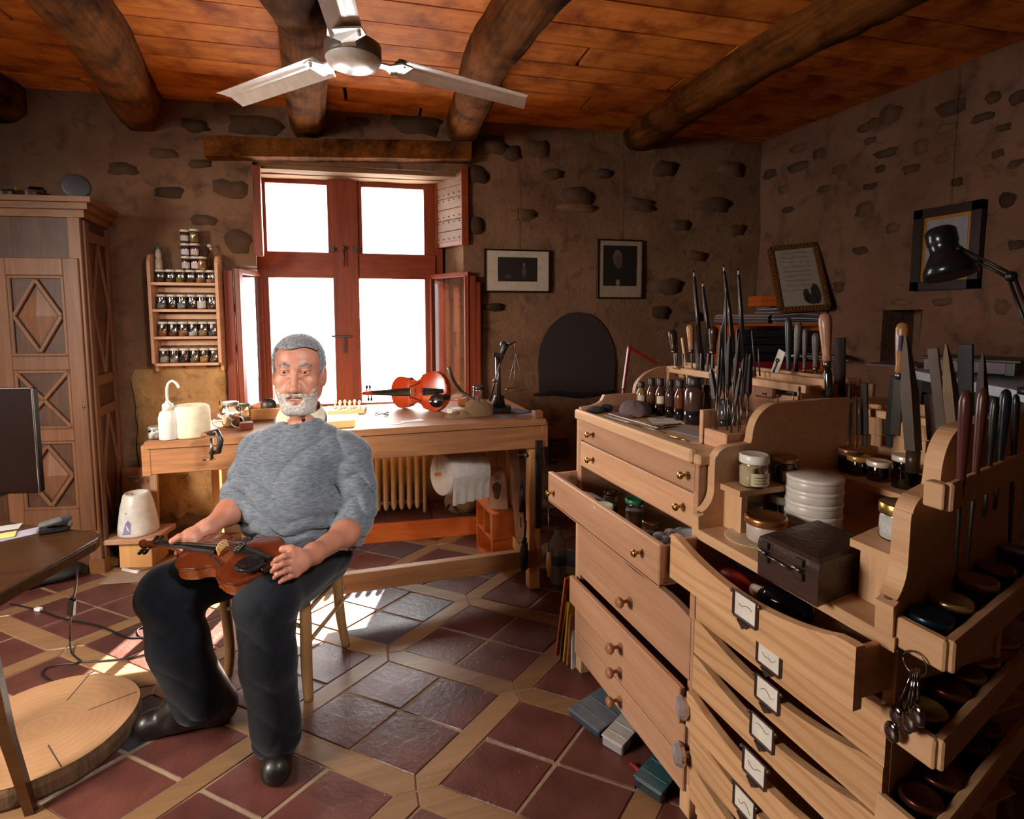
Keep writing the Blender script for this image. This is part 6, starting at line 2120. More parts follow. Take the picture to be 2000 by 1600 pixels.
# row of violin pegs blanks and scroll blanks on pale blocks
for i in range(6):
    p = B(655 + 9.5 * i, 806 + (i % 2) * 2, .022)
    mb = MB(); mb.lathe([(.011, 0), (.009, .008), (.004, .016), (.007, .026), (.009, .034), (.003, .042), (0, .043)], p, (0, 0, 1), n=10)
    tag(mb.build('turned_piece', plain('white_turned', '#e6dccc', .35)), 'small white turned piece standing in a row right of the man, %s from the left' % ordn(i), 'turned piece', 'row of white turned pieces')
mb = MB(); mb.prism([B(640, 812), B(712, 808), B(716, 800), B(640, 802)], (0, 0, .022)); tag(mb.build('maple_slab', plain('maple_slab', '#e0c898', .5)), 'pale maple slab under the row of turned pieces', 'block')
mb = MB(); mb.prism([B(640, 838), B(694, 834), B(700, 822), B(640, 824)], (0, 0, .03)); tag(mb.build('spruce_block', plain('spruce_block', '#dcb878', .5)), 'thick spruce block near the bench front beside his shoulder', 'block')
# bench violin lying on its side against something, top towards the camera
vA, vB = ond(881, 782, 2.74), ond(690, 786, 3.02)
vx = (vB - vA).normalized()
vz = Vector((-syw, -cyw, 0.12)); vz = (vz - vx * vz.dot(vx)).normalized()
vy = vz.cross(vx)
MV = Matrix((vx, vy, vz)).transposed()
vsc = .98
base = ond(881, 777, 2.74)
base.z = BT + .1035 * vsc + .004
make_violin('varnished orange violin lying on its side on the bench under the window', base, MV, vsc, '#a8340a', '#8a2c0a')
t = T('pliers', 'small dark pliers lying left of the orange violin', 'pliers', B(745, 812))
for s in (-1, 1):
    mb = MB(); mb.tube(catmull([B(733, 812 + 2 * s, .006), B(741, 811 + s, .006), B(748, 811 - s * .5, .006), B(758, 811 - 2.5 * s, .006)], 4), .0035, 6); mb.build('arm', M_DSTEEL, t)
flat(700, 820, BT, .12, .006, .1, M_STEEL, 'thin steel blade lying flat in front of the pliers', 'blade', 'steel_rule', .002)
flat(775, 828, BT, .06, .03, .4, plain('white_scrap', '#e8e0d4', .7), 'white paper scrap under the orange violin', 'paper', 'paper_scrap')
flat(805, 823, BT, .10, .05, .2, plain('clear_film', '#c8c4c0', .3), 'crumpled clear film in front of the orange violin', 'film', 'plastic_film', .003)
# gooseneck
t = T('gooseneck', 'dark bent flexible pipe curving up from the cloth heap', 'pipe', B(928, 802))
dgo = B(928, 802); dg_ = dgo.x * syw + dgo.y * cyw
mb = MB(); mb.tube(catmull([ond(877, 718, dg_ + .1), ond(884, 740, dg_ + .08), ond(897, 760, dg_ + .06), ond(912, 773, dg_ + .03), ond(930, 786, dg_), ond(935, 802, dg_)], 5), .0085, 10); mb.build('pipe', plain('pipe_metal', '#5a5048', .35, .7), t)
# cloth heap and jar
t = T('cloth_heap', 'crumpled tan cloth wrapped over a lump beside the scales stand', 'cloth', B(935, 812))
c = B(935, 812)
rc = random.Random(2)
def cf(a, b_):
    an = 2 * PI * a
    r_ = .07 * math.sin(b_ * PI / 2) ** .8
    w_ = 1 + .12 * noise.noise(Vector((math.cos(an) * 2, math.sin(an) * 2, b_ * 3)))
    return c + Vector((r_ * math.cos(an) * 1.0 * w_, r_ * math.sin(an) * .7, .072 * math.cos(b_ * PI / 2) ** .6 * w_ + .002))
mb = MB(); mb.grid(cf, 36, 14)
c2 = B(898, 815)
mb.grid(lambda a, b_: c2 + Vector((.075 * math.sin(b_ * PI / 2) * math.cos(2 * PI * a), .04 * math.sin(b_ * PI / 2) * math.sin(2 * PI * a), .022 * math.cos(b_ * PI / 2) * (1 + .4 * math.sin(a * 25)))), 30, 8)
mb.build('cloth', plain('bag_cloth', '#86664a', .95, bmp=(30, .8)), t)
jar(B(940, 800) + Vector((0, .05, 0)), .030, .115, 'clear jar with black lid standing behind the cloth heap', lid='#23201e', content='#8a8478', fill=.4, neck=.92, lidh=.016)
flat(888, 806, BT, .06, .05, .3, plain('white_lump', '#dcd4cc', .6), 'small white box at the back left of the cloth heap', 'box', 'small_box', .022)
mb = MB(); mb.box(B(905, 792, .02), (.05, .03, .04), (0, 0, .5)); tag(mb.build('wood_offcut', M_BENCHL), 'light wooden offcut behind the cloth heap', 'offcut')
# stand with arm and balance pan
t = T('scale_stand', 'black-footed metal column stand with clamp head and hanging scale pan', 'stand', B(978, 806))
cb = B(978, 806); ds_ = cb.x * syw + cb.y * cyw
mb = MB(); mb.box(cb + Vector((0, 0, .016)), (.10, .08, .032), (0, 0, -.3), .006); mb.lathe([(.034, 0), (.028, .03), (.024, .055), (0, .055)], cb + Vector((-.01, 0, .03)), n=16); mb.build('foot', M_BLACK, t)
mb = MB(); mb.tube([ond(974, 792, ds_), ond(972, 690, ds_)], .0125, 12); mb.build('column', M_STEEL, t)
mb = MB(); mb.box(ond(972, 693, ds_), (.045, .035, .02), (0, 0, -.3)); mb.tube([ond(978, 700, ds_ - .02), ond(985, 680, ds_ - .02), ond(990, 674, ds_ - .02)], [.01, .014, .012], 8); mb.ball(ond(983, 673, ds_), .016); mb.tube([ond(984, 676, ds_), ond(1007, 668, ds_ - .03)], [.009, .004], 8); mb.build('clamp_head', M_BLACK, t)
mb = MB(); mb.tube([ond(957, 784, ds_ - .03), ond(966, 745, ds_ - .03), ond(984, 690, ds_ - .03)], .005, 8); mb.ball(ond(966, 744, ds_ - .03), .010); mb.build('diagonal_rod', M_STEEL, t)
pc_ = ond(1006, 763, ds_)
mb = MB(); mb.lathe([(0, 0), (.03, .001), (.048, .006), (.050, .010), (.047, .008), (.03, .004), (0, .003)], pc_, n=28); mb.build('pan', plain('pan_brass', '#a08a6c', .25, .9), t)
mb = MB()
tpn = ond(1007, 690, ds_)
for a in (0, 2.1, 4.2): mb.tube([pc_ + Vector((.048 * math.cos(a), .048 * math.sin(a), .01)), tpn], .0009, 4)
mb.tube([tpn, ond(1004, 669, ds_ - .03)], .0009, 4)
mb.build('chain', M_STEEL, t)
flat(990, 815, BT, .09, .05, -.2, plain('blue_paper', '#5a6478', .7), 'blue-grey paper scrap in front of the scale stand', 'paper', 'paper_scrap', .002)
flat(1015, 806, BT, .10, .06, .3, plain('dark_blue_cloth', '#3c3c4c', .8), 'dark bluish cloth piece at the right end of the bench', 'cloth', 'cloth_piece', .004)
flat(1030, 812, BT, .05, .06, .8, plain('mauve_paper', '#6a5460', .8), 'mauve card near the bench corner', 'card', 'card', .002)
flat(995, 800, BT, .09, .04, .1, plain('clear_case', '#9a98a0', .2), 'flat clear case lying beside the stand foot', 'case', 'flat_case', .008)

# ================================================================ under the bench
rd = T('radiator', 'cream cast iron column radiator under the window', 'radiator', onb(720, 1010, .2))
M_RAD = plain('cream_enamel', '#d0b488', .45, bmp=(30, .15))
s0r = s_of(onb(815, 950, .2)); step = (s_of(onb(815, 950, .2)) - s_of(onb(722, 950, .2))) / 6
zr0, zr1 = onb(770, 996, .2).z, onb(770, 830, .2).z
for i in range(14):
    s = s0r - step * i
    mb = MB()
    for off in (.13, .20):
        mb.tube([wb(s, zr0, off), wb(s, zr0 + .02, off), wb(s, zr1 - .02, off), wb(s, zr1, off)], [.008, .0155, .0155, .008], 8)
    mb.bar(wb(s, zr0 + .03, .14), wb(s, zr0 + .03, .19), .014, .03); mb.bar(wb(s, zr1 - .03, .14), wb(s, zr1 - .03, .19), .014, .03)
    mb.build('section', M_RAD, rd)
mb = MB(); mb.tube([wb(s0r - step * 13, zr0 + .03, .165), wb(s0r + .03, zr0 + .03, .165)], .012, 8); mb.tube([wb(s0r - step * 13, zr1 - .03, .165), wb(s0r + .03, zr1 - .03, .165)], .012, 8); mb.build('connecting_pipe', M_RAD, rd)
mb = MB(); mb.tube([wb(s0r + .045, .115, .2), wb(s0r + .045, zr1 + .05, .2)], .012, 10); mb.build('pipe', M_RAD, rd)

# big roll of tissue on a wooden dowel
t = T('tissue_roll', 'large white tissue roll hanging on a wooden dowel under the bench', 'tissue roll', ond(900, 925, 2.72))
a, b_ = ond(861, 926, 2.62), ond(936, 919, 2.76)
mb = MB(); ax_ = (b_ - a); L_ = ax_.length
mb.lathe([(.022, .004), (.099, 0), (.102, .004), (.102, L_ - .004), (.099, L_)], a, ax_, n=40)
mb.lathe([(.022, .0), (.022, L_)], a, ax_, n=16)
mb.build('roll', plain('tissue', '#cfc4ba', .85, bmp=(20, .2)), t)
mb = MB()
axn = ax_.normalized()
fwd = Vector((-syw, -cyw, 0)); fwd = (fwd - axn * fwd.dot(axn)).normalized()
def sh(aa, bb_):
    p = a + axn * (L_ * (.04 + .93 * aa)) + fwd * (.104 + .006 * math.sin(aa * 26) * bb_ - .015 * bb_)
    p.z = a.z - .0 - .135 * bb_ - (.0 if aa else 0)
    return p
mb.grid(sh, 30, 6); mb.build('loose_sheet', plain('tissue', '#cfc4ba', .85), t)
mb = MB(); mb.tube([a - axn * .03, b_ + axn * .13], .008, 8); mb.build('dowel', M_ORANGE, t)
mb = MB()
for k in range(4): mb.lathe([(.1025, L_ * (.15 + .22 * k)), (.1032, L_ * (.15 + .22 * k) + .0008), (.1025, L_ * (.15 + .22 * k) + .0016)], a, ax_, n=40)
mb.build('seam', plain('tissue_seam', '#e8e0d8', .8), t)
mb = MB()
for q_ in (a - axn * .02, b_ + axn * .11): mb.tube([q_, Vector((q_.x, q_.y, BT - .03))], .0012, 4)
mb.build('hanging_string', M_BLACK, t)
# orange compartment box with a clip jar on it
e_ = onz(962, 1108, 0); l_ = onz(931, 1068, 0); r_ = onz(1003, 1100, 0)
hb = .27
t = T('compartment_box', 'orange-brown wooden box shelf with compartments standing under the bench', 'box shelf', e_)
vl, vr = l_ - e_, r_ - e_
vr = (vr - vl.normalized() * vr.dot(vl.normalized())).normalized() * .14
Z = Vector((0, 0, 1))
def pan(o_, a_, b_, th, nm='panel'):
    mb = MB(); mb.prism([o_, o_ + a_, o_ + a_ + b_, o_ + b_], th); mb.build(nm, M_ORANGE, t)
tn_ = vr.normalized() * .012; tl_ = vl.normalized() * .012
pan(e_, vl, vr, Z * .012, 'bottom'); pan(e_ + Z * hb, vl, vr, Z * .012, 'top')
pan(e_, Z * hb, vr, tl_, 'side'); pan(l_ - tl_, Z * hb, vr, tl_, 'side'); pan(e_ + vr - tn_, vl, Z * hb, tn_, 'back')
pan(e_ + Z * hb * .5, vl, vr * .95, Z * .008, 'divider'); pan(e_ + vl * .5 + Z * hb * .5, Z * hb * .5, vr * .95, tl_ * .6, 'divider')
jb = e_ + vl * .45 + vr * .5 + Z * (hb + .012)
t = T('clip_jar', 'tall clear clip-top preserving jar with greenish dregs standing on the orange box', 'jar', jb)
mb = MB(); mb.lathe([(.038, 0), (.047, .01), (.050, .06), (.046, .12), (.034, .145), (.033, .16)], n=26); mb.build('glass', glass('green_tint', '#c8c8a8', .12), t, world=False)
mb = MB(); mb.lathe([(.045, .004), (.046, .014), (0, .014)], n=22); mb.build('dregs', plain('dregs', '#6a6a2c', .4), t, world=False)
mb = MB(); mb.lathe([(.036, .162), (.037, .17), (.03, .176), (0, .178)], n=22); mb.build('lid', M_GLASS, t, world=False)
mb = MB(); mb.lathe([(.0365, .15), (.0375, .152), (.0365, .154)], n=22); mb.tube([(-.037, -.005, .152), (-.04, -.01, .13), (-.042, -.012, .112), (-.038, -.016, .13), (-.035, -.012, .165)], .0012, 5); mb.build('wire_clip', M_STEEL, t, world=False)
# boards leaning behind
for i, (u0, v0, u1, v1, dd_, wd_, mm, nm) in enumerate([(962, 985, 968, 866, 2.95, .10, M_PINK, 'pinkish board leaning upright behind the preserving jar'), (995, 1010, 985, 868, 3.0, .09, M_BENCHL, 'pale tapering board leaning right of the pinkish one'), (1008, 1050, 1002, 868, 2.85, .05, M_PINK, 'narrow board at the right of the leaning boards')]):
    a = ond(u0, v0, dd_); a.z = .0; b_ = ond(u1, v1, dd_); b_.z = min(b_.z, BT - .14)
    a = Vector((b_.x + (.02 if i else 0), b_.y - .10, 0.003))
    mb = MB(); mb.bar(a, b_, wd_, .016, up=(-syw, -cyw, 0)); tag(mb.build('leaning_board', mm), nm, 'board')
# pale stone lump and cable behind
mb = MB(); c = onb(905, 1000, .25); c.z = .19
mb.ball(c, (.12, .08, .09), 12, 8); tag(mb.build('stone_block', M_WALL), 'pale rough stone block on the platform below the tissue roll', 'stone')
mb = MB(); mb.tube(catmull([onb(850, 985, .3), onb(870, 993, .3), onb(880, 985, .32), onb(900, 1003, .35), onb(935, 1003, .35)], 5), .005, 6); tag(mb.build('cable', M_BLACK), 'dark cable looping below the tissue roll', 'cable')
# tools hanging on the right leg
lg = BP(.022, .045, 0)
dl = lg.x * syw + lg.y * cyw - .05
tl = [('hand_drill', 'small drill with chuck hanging high on the right bench leg', 'drill', [((1023, 885), (1028, 893), .012), ((1008, 888), (1028, 890), .003)], M_DSTEEL),
      ('black_scraper', 'long black tool hanging on the inner side of the right bench leg', 'tool', [((1017, 930), (1018, 950), .004), ((1018, 948), (1016, 1000), .013)], M_BLACK),
      ('brush', 'black-bristled brush with wooden handle standing at the foot of the right bench leg', 'brush', [((1025, 1018), (1023, 1050), .006), ((1023, 1050), (1022, 1062), .012), ((1022, 1060), (1021, 1112), .022)], M_BLACK),
      ('wire_loop', 'thin metal loop hanging below the black tool', 'loop', [((1016, 1000), (1015, 1030), .003)], M_STEEL)]
for (nm, lb, ct, segs, mm) in tl:
    t = T(nm, lb, ct, ond(segs[-1][1][0], segs[-1][1][1], dl))
    for (p, q_, r_) in segs:
        mb = MB(); mb.tube([ond(p[0] + 2, p[1], dl), ond(p[0] * .5 + q_[0] * .5 + 2, p[1] * .5 + q_[1] * .5, dl), ond(q_[0] + 2, q_[1], dl)], [r_ * .8, r_, r_ * .8], 8); mb.build('piece', mm, t)
t = T('hung_chisel', 'wooden-handled tool hanging at the outside of the right bench leg', 'tool', ond(1072, 1125, dl))
mb = MB(); mb.tube([ond(1071, 985, dl), Vector((ond(1071, 985, dl).x - .03, ond(1071, 985, dl).y + .01, BT - .05))], .0012, 5); mb.build('cord', M_BLACK, t)
mb = MB(); mb.tube([ond(1071, 985, dl), ond(1072, 1078, dl)], .003, 6); mb.build('shaft', M_STEEL, t)
mb = MB(); mb.tube([ond(1072, 1078, dl), ond(1072, 1100, dl), ond(1074, 1126, dl)], [.008, .013, .011], 10); mb.build('handle', M_BENCHL, t)
p = onz(1090, 1138, 0)
t = T('water_bottle', 'crinkled clear water bottle with blue cap and blue label beside the bench leg', 'bottle', p)
mb = MB(); mb.lathe([(.036, 0), (.040, .01), (.039, .05), (.040, .06), (.039, .13), (.041, .17), (.036, .21), (.014, .262), (.013, .272)], n=20); mb.build('body', plain('pet', '#8a8480', .12, spec=.8), t, world=False)
mb = MB(); mb.lathe([(.0405, .10), (.0415, .104), (.0415, .145), (.0405, .149)], n=20); mb.build('label_band', plain('blue_band', '#3a5a74', .4), t, world=False)
mb = MB(); mb.lathe([(.015, .27), (.016, .272), (.015, .287), (0, .288)], n=16); mb.build('cap', plain('blue_cap', '#2a3a84', .35), t, world=False)
# outlet box between chest and bench leg
mb = MB(); mb.bar(onx(1108, 905, 1.0), onx(1108, 980, 1.0), .03, .02, up=(0, 1, 0))

# ================================================================ left side: armoire
ac = onz(205, 1117, 0)
fd = Vector((-.975, .222, 0))
sd = Vector((-.02, 1, 0))
AW, AD, AH = 1.15, .36, 1.80
ar = T('armoire', 'old carved wooden armoire with diamond-panelled door and projecting cornice', 'armoire', ac)
Pf = lambda x, z, o=0.0: ac + fd * x + Vector((0, 0, z)) + Vector((-fd.y, fd.x, 0)).normalized() * (o * (1 if Vector((-fd.y, fd.x, 0)).y < 0 else -1))
Ps = lambda y, z, o=0.0: ac + sd * y + Vector((o, 0, z))
mb = MB(); mb.prism([Pf(0, .0), Pf(AW, 0), Pf(AW, 0) + sd * AD, Pf(0, 0) + sd * AD], (0, 0, AH))
mb.build('carcass', M_OAK, ar)
# cornice in three mouldings
for k, (o_, z0, z1) in enumerate(((.025, AH - .02, AH + .015), (.055, AH + .015, AH + .045), (.085, AH + .045, AH + .07))):
    mb = MB()
    q0 = Pf(0, 0, o_) + Vector((o_, 0, 0)); q1 = Pf(AW, 0, o_); q2 = q1 + sd * (AD + o_); q3 = q0 + sd * (AD + o_ - .01)
    mb.prism([q + Vector((0, 0, z0)) for q in (q0, q1, q2, q3)], (0, 0, z1 - z0)); mb.build('cornice', M_OAKX, ar)
d0 = onz(205, 1117, 0); da = d0.x * syw + d0.y * cyw
ex = lambda u: (Vector((ond(u, 900, da + .02).x, ond(u, 900, da + .02).y, 0)) - Vector((ac.x, ac.y, 0))).dot(fd)
xA, xB = ex(177), ex(22)
zD0, zD1 = ond(100, 1045, da).z, ond(100, 507, da).z


def pbar(P, a, b_, w_, o0, o1, nm, parent, m):
    """raised strip on a face between two (x,z) points"""
    pa_, pb_ = P(a[0], a[1], (o0 + o1) / 2), P(b_[0], b_[1], (o0 + o1) / 2)
    nrm = (P(0, 0, 1) - P(0, 0, 0)).normalized()
    mb = MB(); mb.bar(pa_, pb_, w_, o1 - o0, up=nrm, b=.002)
    return mb.build(nm, m, parent)


door = MB()
door.prism([Pf(xA, zD0, .0), Pf(xB, zD0, .0), Pf(xB, zD1, .0), Pf(xA, zD1, .0)], Pf(0, 0, .014) - Pf(0, 0, 0))
dr = door.build('door', M_OAK, ar)
dm = wood('door_wood', '#7c5238', '#583823', 2, .8, .5, (.9, 1.1))
W_ = xB - xA


def door_part(mbuild, nm, m):
    mbuild_o = mbuild.build(nm, m, None, loc=WORLD[ar.name]); mbuild_o.parent = dr; mbuild_o.location = (0, 0, 0); return mbuild_o


def dbar(a, b_, w_, o0, o1, nm='moulding', m=None):
    pa_, pb_ = Pf(a[0], a[1], (o0 + o1) / 2), Pf(b_[0], b_[1], (o0 + o1) / 2)
    nrm = (Pf(0, 0, 1) - Pf(0, 0, 0)).normalized()
    mb = MB(); mb.bar(pa_, pb_, w_, o1 - o0, up=nrm, b=.003)
    return door_part(mb, nm, m or dm)


for x in (xA + .035, xB - .035):
    dbar((x, zD0), (x, zD1), .07, .014, .026, 'stile')
zz_ = lambda v: ond(100, v, da).z
bands = [(507, 540), (695, 722), (838, 862), (1000, 1045)]
for v0, v1 in bands:
    dbar((xA + .07, (zz_(v0) + zz_(v1)) / 2), (xB - .07, (zz_(v0) + zz_(v1)) / 2), abs(zz_(v0) - zz_(v1)), .014, .026, 'rail')
pns = [(540, 695, 'd'), (722, 838, 'x'), (862, 1000, 'd')]
for v0, v1, kd in pns:
    x0, x1, z1_, z0_ = xA + .07, xB - .07, zz_(v0), zz_(v1)
    cx_, cz_ = (x0 + x1) / 2, (z0_ + z1_) / 2
    for a, b_ in (((x0, z0_ + .008), (x1, z0_ + .008)), ((x0, z1_ - .008), (x1, z1_ - .008)), ((x0 + .008, z0_), (x0 + .008, z1_)), ((x1 - .008, z0_), (x1 - .008, z1_))):
        dbar(a, b_, .016, .014, .024)
    if kd == 'd':
        for a, b_ in (((x0 + .02, cz_), (cx_, z1_ - .02)), ((cx_, z1_ - .02), (x1 - .02, cz_)), ((x1 - .02, cz_), (cx_, z0_ + .02)), ((cx_, z0_ + .02), (x0 + .02, cz_))):
            dbar(a, b_, .018, .014, .028)
        mb = MB(); k_ = .78
        q = [Pf(cx_ - (cx_ - x0 - .02) * k_, cz_, .015), Pf(cx_, cz_ + (z1_ - cz_ - .02) * k_, .015), Pf(cx_ + (x1 - cx_ - .02) * k_, cz_, .015), Pf(cx_, cz_ - (cz_ - z0_ - .02) * k_, .015), Pf(cx_, cz_, .034)]
        mb.add(q, [(0, 1, 4), (1, 2, 4), (2, 3, 4), (3, 0, 4)]); door_part(mb, 'diamond', dm)
    else:
        for a, b_ in (((x0 + .01, z0_ + .01), (x1 - .01, z1_ - .01)), ((x0 + .01, z1_ - .01), (x1 - .01, z0_ + .01))):
            dbar(a, b_, .018, .014, .028)
# corner post and side panels
mb = MB(); mb.bar(Pf(.028, 0, .008), Pf(.028, AH - .02, .008), .056, .018, up=(Pf(0, 0, 1) - Pf(0, 0, 0))); mb.build('corner_post', dm, ar)
mb = MB(); mb.prism([Pf(-.012, 0, .02), Pf(.06, 0, .02), Pf(.06, 0, -.03), Pf(-.012, 0, -.03)], (0, 0, .075)); mb.build('foot', M_OAKX, ar)
for (y0, y1, z0, z1) in ((.0, .05, .0, AH - .03), (.31, .36, 0, AH - .03)):
    pbar(Ps, ((y0 + y1) / 2, z0), ((y0 + y1) / 2, z1), y1 - y0, 0, .012, 'stile', ar, dm)
for z in (.14, .82, .98, 1.70):
    pbar(Ps, (.05, z), (.31, z), .05, 0, .012, 'rail', ar, dm)
for (z0, z1) in ((.17, .80), (1.01, 1.67)):
    cz_ = (z0 + z1) / 2
    for a, b_ in (((.06, cz_), (.18, z1)), ((.18, z1), (.30, cz_)), ((.30, cz_), (.18, z0)), ((.18, z0), (.06, cz_))):
        pbar(Ps, a, b_, .014, 0, .012, 'moulding', ar, dm)
    mb = MB(); mb.add([Ps(.09, cz_, .002), Ps(.18, z1 - .07, .002), Ps(.27, cz_, .002), Ps(.18, z0 + .07, .002), Ps(.18, cz_, .02)], [(0, 1, 4), (1, 2, 4), (2, 3, 4), (3, 0, 4)]); mb.build('diamond', M_OAK, ar)
mb = MB(); mb.ball(Pf(.03, .86, .024), .008, 8, 6); mb.build('keyhole_knob', M_STEEL, ar)
# things on the cornice
zt_a = AH + .071
M1 = Matrix.Rotation(PI, 3, 'Z')
for i, (x_, nm) in enumerate(((.86, 'dark unstrung violin body lying on the armoire, left'), (.42, 'dark unstrung violin body lying on the armoire next to the grey disc'))):
    pv = Pf(x_ - .22, zt_a + .014, -.10)
    Mx = Matrix((fd, Vector((0, 0, 1)).cross(fd), Vector((0, 0, 1)))).transposed()
    make_violin(nm, pv, Mx, .72, '#3a1a10', '#2c140c', 'violins on the armoire', False)
t = T('grey_disc', 'dull grey round disc standing on the armoire cornice near its corner', 'disc', Pf(.03, zt_a, -.03))
mb = MB(); mb.lathe([(.058, 0), (.06, .004), (.06, .012), (.05, .016), (0, .016)], Pf(.03, zt_a + .06, -.03), (.3, -1, .1), n=26); mb.build('disc', plain('disc_grey', '#3e3c40', .5), t)

# ================================================================ desk at the left edge
DZ = .68
dk_ = T('desk', 'dark varnished desk with rounded corner entering at the left edge', 'desk', onz(20, 1080, DZ) - Vector((0, 0, DZ)))
q = [onz(188, 1039, DZ), onz(195, 1046, DZ), onz(186, 1056, DZ), onz(140, 1082, DZ), onz(60, 1126, DZ), onz(0, 1160, DZ), onz(-160, 1245, DZ), onz(-420, 1240, DZ), onz(-420, 1000, DZ), onz(-200, 1000, DZ), onz(0, 1018, DZ), onz(100, 1030, DZ)]
mb = MB(); mb.prism(q, (0, 0, -.028)); mb.build('desk_top', M_DESK, dk_)
mb = MB(); mb.tube(q[1:7], .006, 6); mb.build('edge_moulding', M_DESK, dk_)
a, b_ = onz(-60, 1170, DZ - .03), onz(62, 1588, 0)
lgt = onz(-40, 1150, .60)
mb = MB(); mb.tube([Vector((b_.x - .10, b_.y + .06, DZ - .03)), Vector((b_.x - .085, b_.y + .05, .45)), Vector((b_.x - .05, b_.y + .03, .2)), b_ + Vector((0, 0, .0))], [.022, .02, .018, .015], 4, smooth=False); mb.build('leg', M_DESK, dk_)
for p in (onz(-250, 1100, DZ), onz(-420, 1045, DZ)):
    mb = MB(); mb.box((p.x - .04, p.y + .02, (DZ - .03) / 2), (.035, .035, DZ - .03)); mb.build('leg', M_DESK, dk_)
# screen
ds2 = 1.86
s0_, s1_ = ond(-260, 770, ds2 - .05), ond(68, 757, ds2)
b0_, b1_ = ond(-260, 1035, ds2 - .05), ond(68, 1022, ds2)
zb1 = DZ + .02
t = T('dark_screen', 'dark reddish glossy screen with thin metal edge standing on the desk', 'screen', onz(20, 1040, DZ))
sx = (s1_ - s0_); sx.z = 0; sxn = sx.normalized(); sn_ = Vector((sxn.y, -sxn.x, 0))
zt2 = s1_.z
c = (s0_ + s1_) / 2
mb = MB(); mb.box((c.x, c.y, (zb1 + zt2) / 2), (sx.length, .03, zt2 - zb1), (0, 0, math.atan2(sxn.y, sxn.x)), .004); mb.build('panel', plain('dark_red_gloss', '#160604', .5, spec=.05), t)
mb = MB(); pr_ = Vector((s1_.x, s1_.y, 0)) + sn_ * .014
mb.bar(pr_ + Vector((0, 0, zb1)), pr_ + Vector((0, 0, zt2)), .006, .006, up=sn_); mb.bar(pr_ + Vector((0, 0, zt2)), Vector((s0_.x, s0_.y, zt2)) + sn_ * .014, .006, .006); mb.build('metal_edge', M_STEEL, t)
mb = MB(); mb.box((c.x, c.y, DZ + .012), (.22, .14, .024), (0, 0, math.atan2(sxn.y, sxn.x))); mb.build('foot', M_BLACK, t)
flat(8, 1047, DZ, .05, .05, .3, plain('yellow_note', '#c8b86a', .8), 'pale yellow sticky note at the left edge of the desk', 'note', 'sticky_note', .002, .002)
flat(48, 1042, DZ, .11, .06, .5, plain('blue_white_sheet', '#9a94a4', .7), 'creased bluish-white sheet lying on the desk', 'paper', 'paper_sheet')
flat(10, 1032, DZ, .07, .05, .2, plain('white_sheet', '#a8a4a4', .7), 'white sheet on the desk under the screen', 'paper', 'paper_sheet', .0012)
t = T('cordless_phone', 'grey cordless phone handset lying in its cradle near the desk corner', 'phone', onz(110, 1038, DZ))
c = onz(108, 1037, DZ)
mb = MB(); mb.box(c + Vector((0, 0, .01)), (.075, .055, .02), (0, 0, .2), .006); mb.build('cradle', M_BLACK, t)
mb = MB(); mb.bar(c + Vector((-.025, 0, .022)), ond(130, 1012, (c.x * syw + c.y * cyw)), .036, .018, b=.006); mb.build('handset', plain('grey_phone', '#4a4c50', .35), t)

# wooden disc on the floor
ct = onz(82, 1418, .065)
rw = (onz(231, 1428, .065) - ct).length
t = T('tree_slice', 'thick round slice of a tree trunk with bark lying on the floor at left', 'wood slice', (ct.x, ct.y, 0))
n = 60
ro = [rw * (1 + .03 * noise.noise(Vector((math.cos(2 * PI * k / n) * 1.5, math.sin(2 * PI * k / n) * 1.5, 2)))) for k in range(n)]
ring = lambda f_, z: [(math.cos(2 * PI * k / n) * ro[k] * f_, math.sin(2 * PI * k / n) * ro[k] * f_, z) for k in range(n)]
mb = MB(); vs = ring(.5, .065) + ring(.985, .065) + [(0, 0, .065)]
mb.add(vs, [(k, (k + 1) % n, n + (k + 1) % n, n + k)[::-1] for k in range(n)] + [(k, (k + 1) % n, 2 * n) for k in range(n)], False)
msl, nt, b_ = new_mat('tree_slice_face')
v = coords(nt); wv = N(nt, 'ShaderNodeTexWave', wave_type='RINGS', rings_direction='Z'); wv.inputs['Scale'].default_value = 14; wv.inputs['Distortion'].default_value = 3.5; wv.inputs['Detail'].default_value = 3
nt.links.new(v, wv.inputs[0])
nn_ = noise_n(nt, v, 3, 5, .6, .5)
col = mixc(nt, .25, ramp(nt, nn_, [(.3, lin('#8a6244')), (.7, lin('#b08860'))]), ramp(nt, wv.outputs['Fac'], [(.2, lin('#a07a54')), (.8, lin('#8a6444'))]))
nt.links.new(col, b_.inputs['Base Color']); b_.inputs['Roughness'].default_value = .7; bump(nt, b_, nn_, .3, .004)
mb.build('cut_face', msl, t, world=False)
mb = MB()
vs = []
for z, f_ in ((.0, .97), (.012, 1.0), (.045, 1.01), (.065, .985)):
    vs += [(x * (1 + .012 * math.sin(k * 7.3 + z * 40)), y * (1 + .012 * math.sin(k * 7.3 + z * 40)), z) for k, (x, y, z) in enumerate(ring(f_, z))]
mb.add(vs, [(r_ * n + k, r_ * n + (k + 1) % n, r_ * n + n + (k + 1) % n, r_ * n + n + k) for r_ in range(3) for k in range(n)], False)
mb.build('bark', wood('bark', '#7a5a3e', '#3a281c', 2, 1.2, .95, (1, 1)), t, world=False)
for a in (.3, 1.35, 2.6, 4.0, 5.2):
    mb = MB(); mb.bar((math.cos(a) * rw * .45, math.sin(a) * rw * .45, .065), (math.cos(a + .05) * rw * .97, math.sin(a + .05) * rw * .97, .065), .003, .002, b=.0005)
    mb.build('crack', plain('crack_dark', '#3a281c', .9), t, world=False)

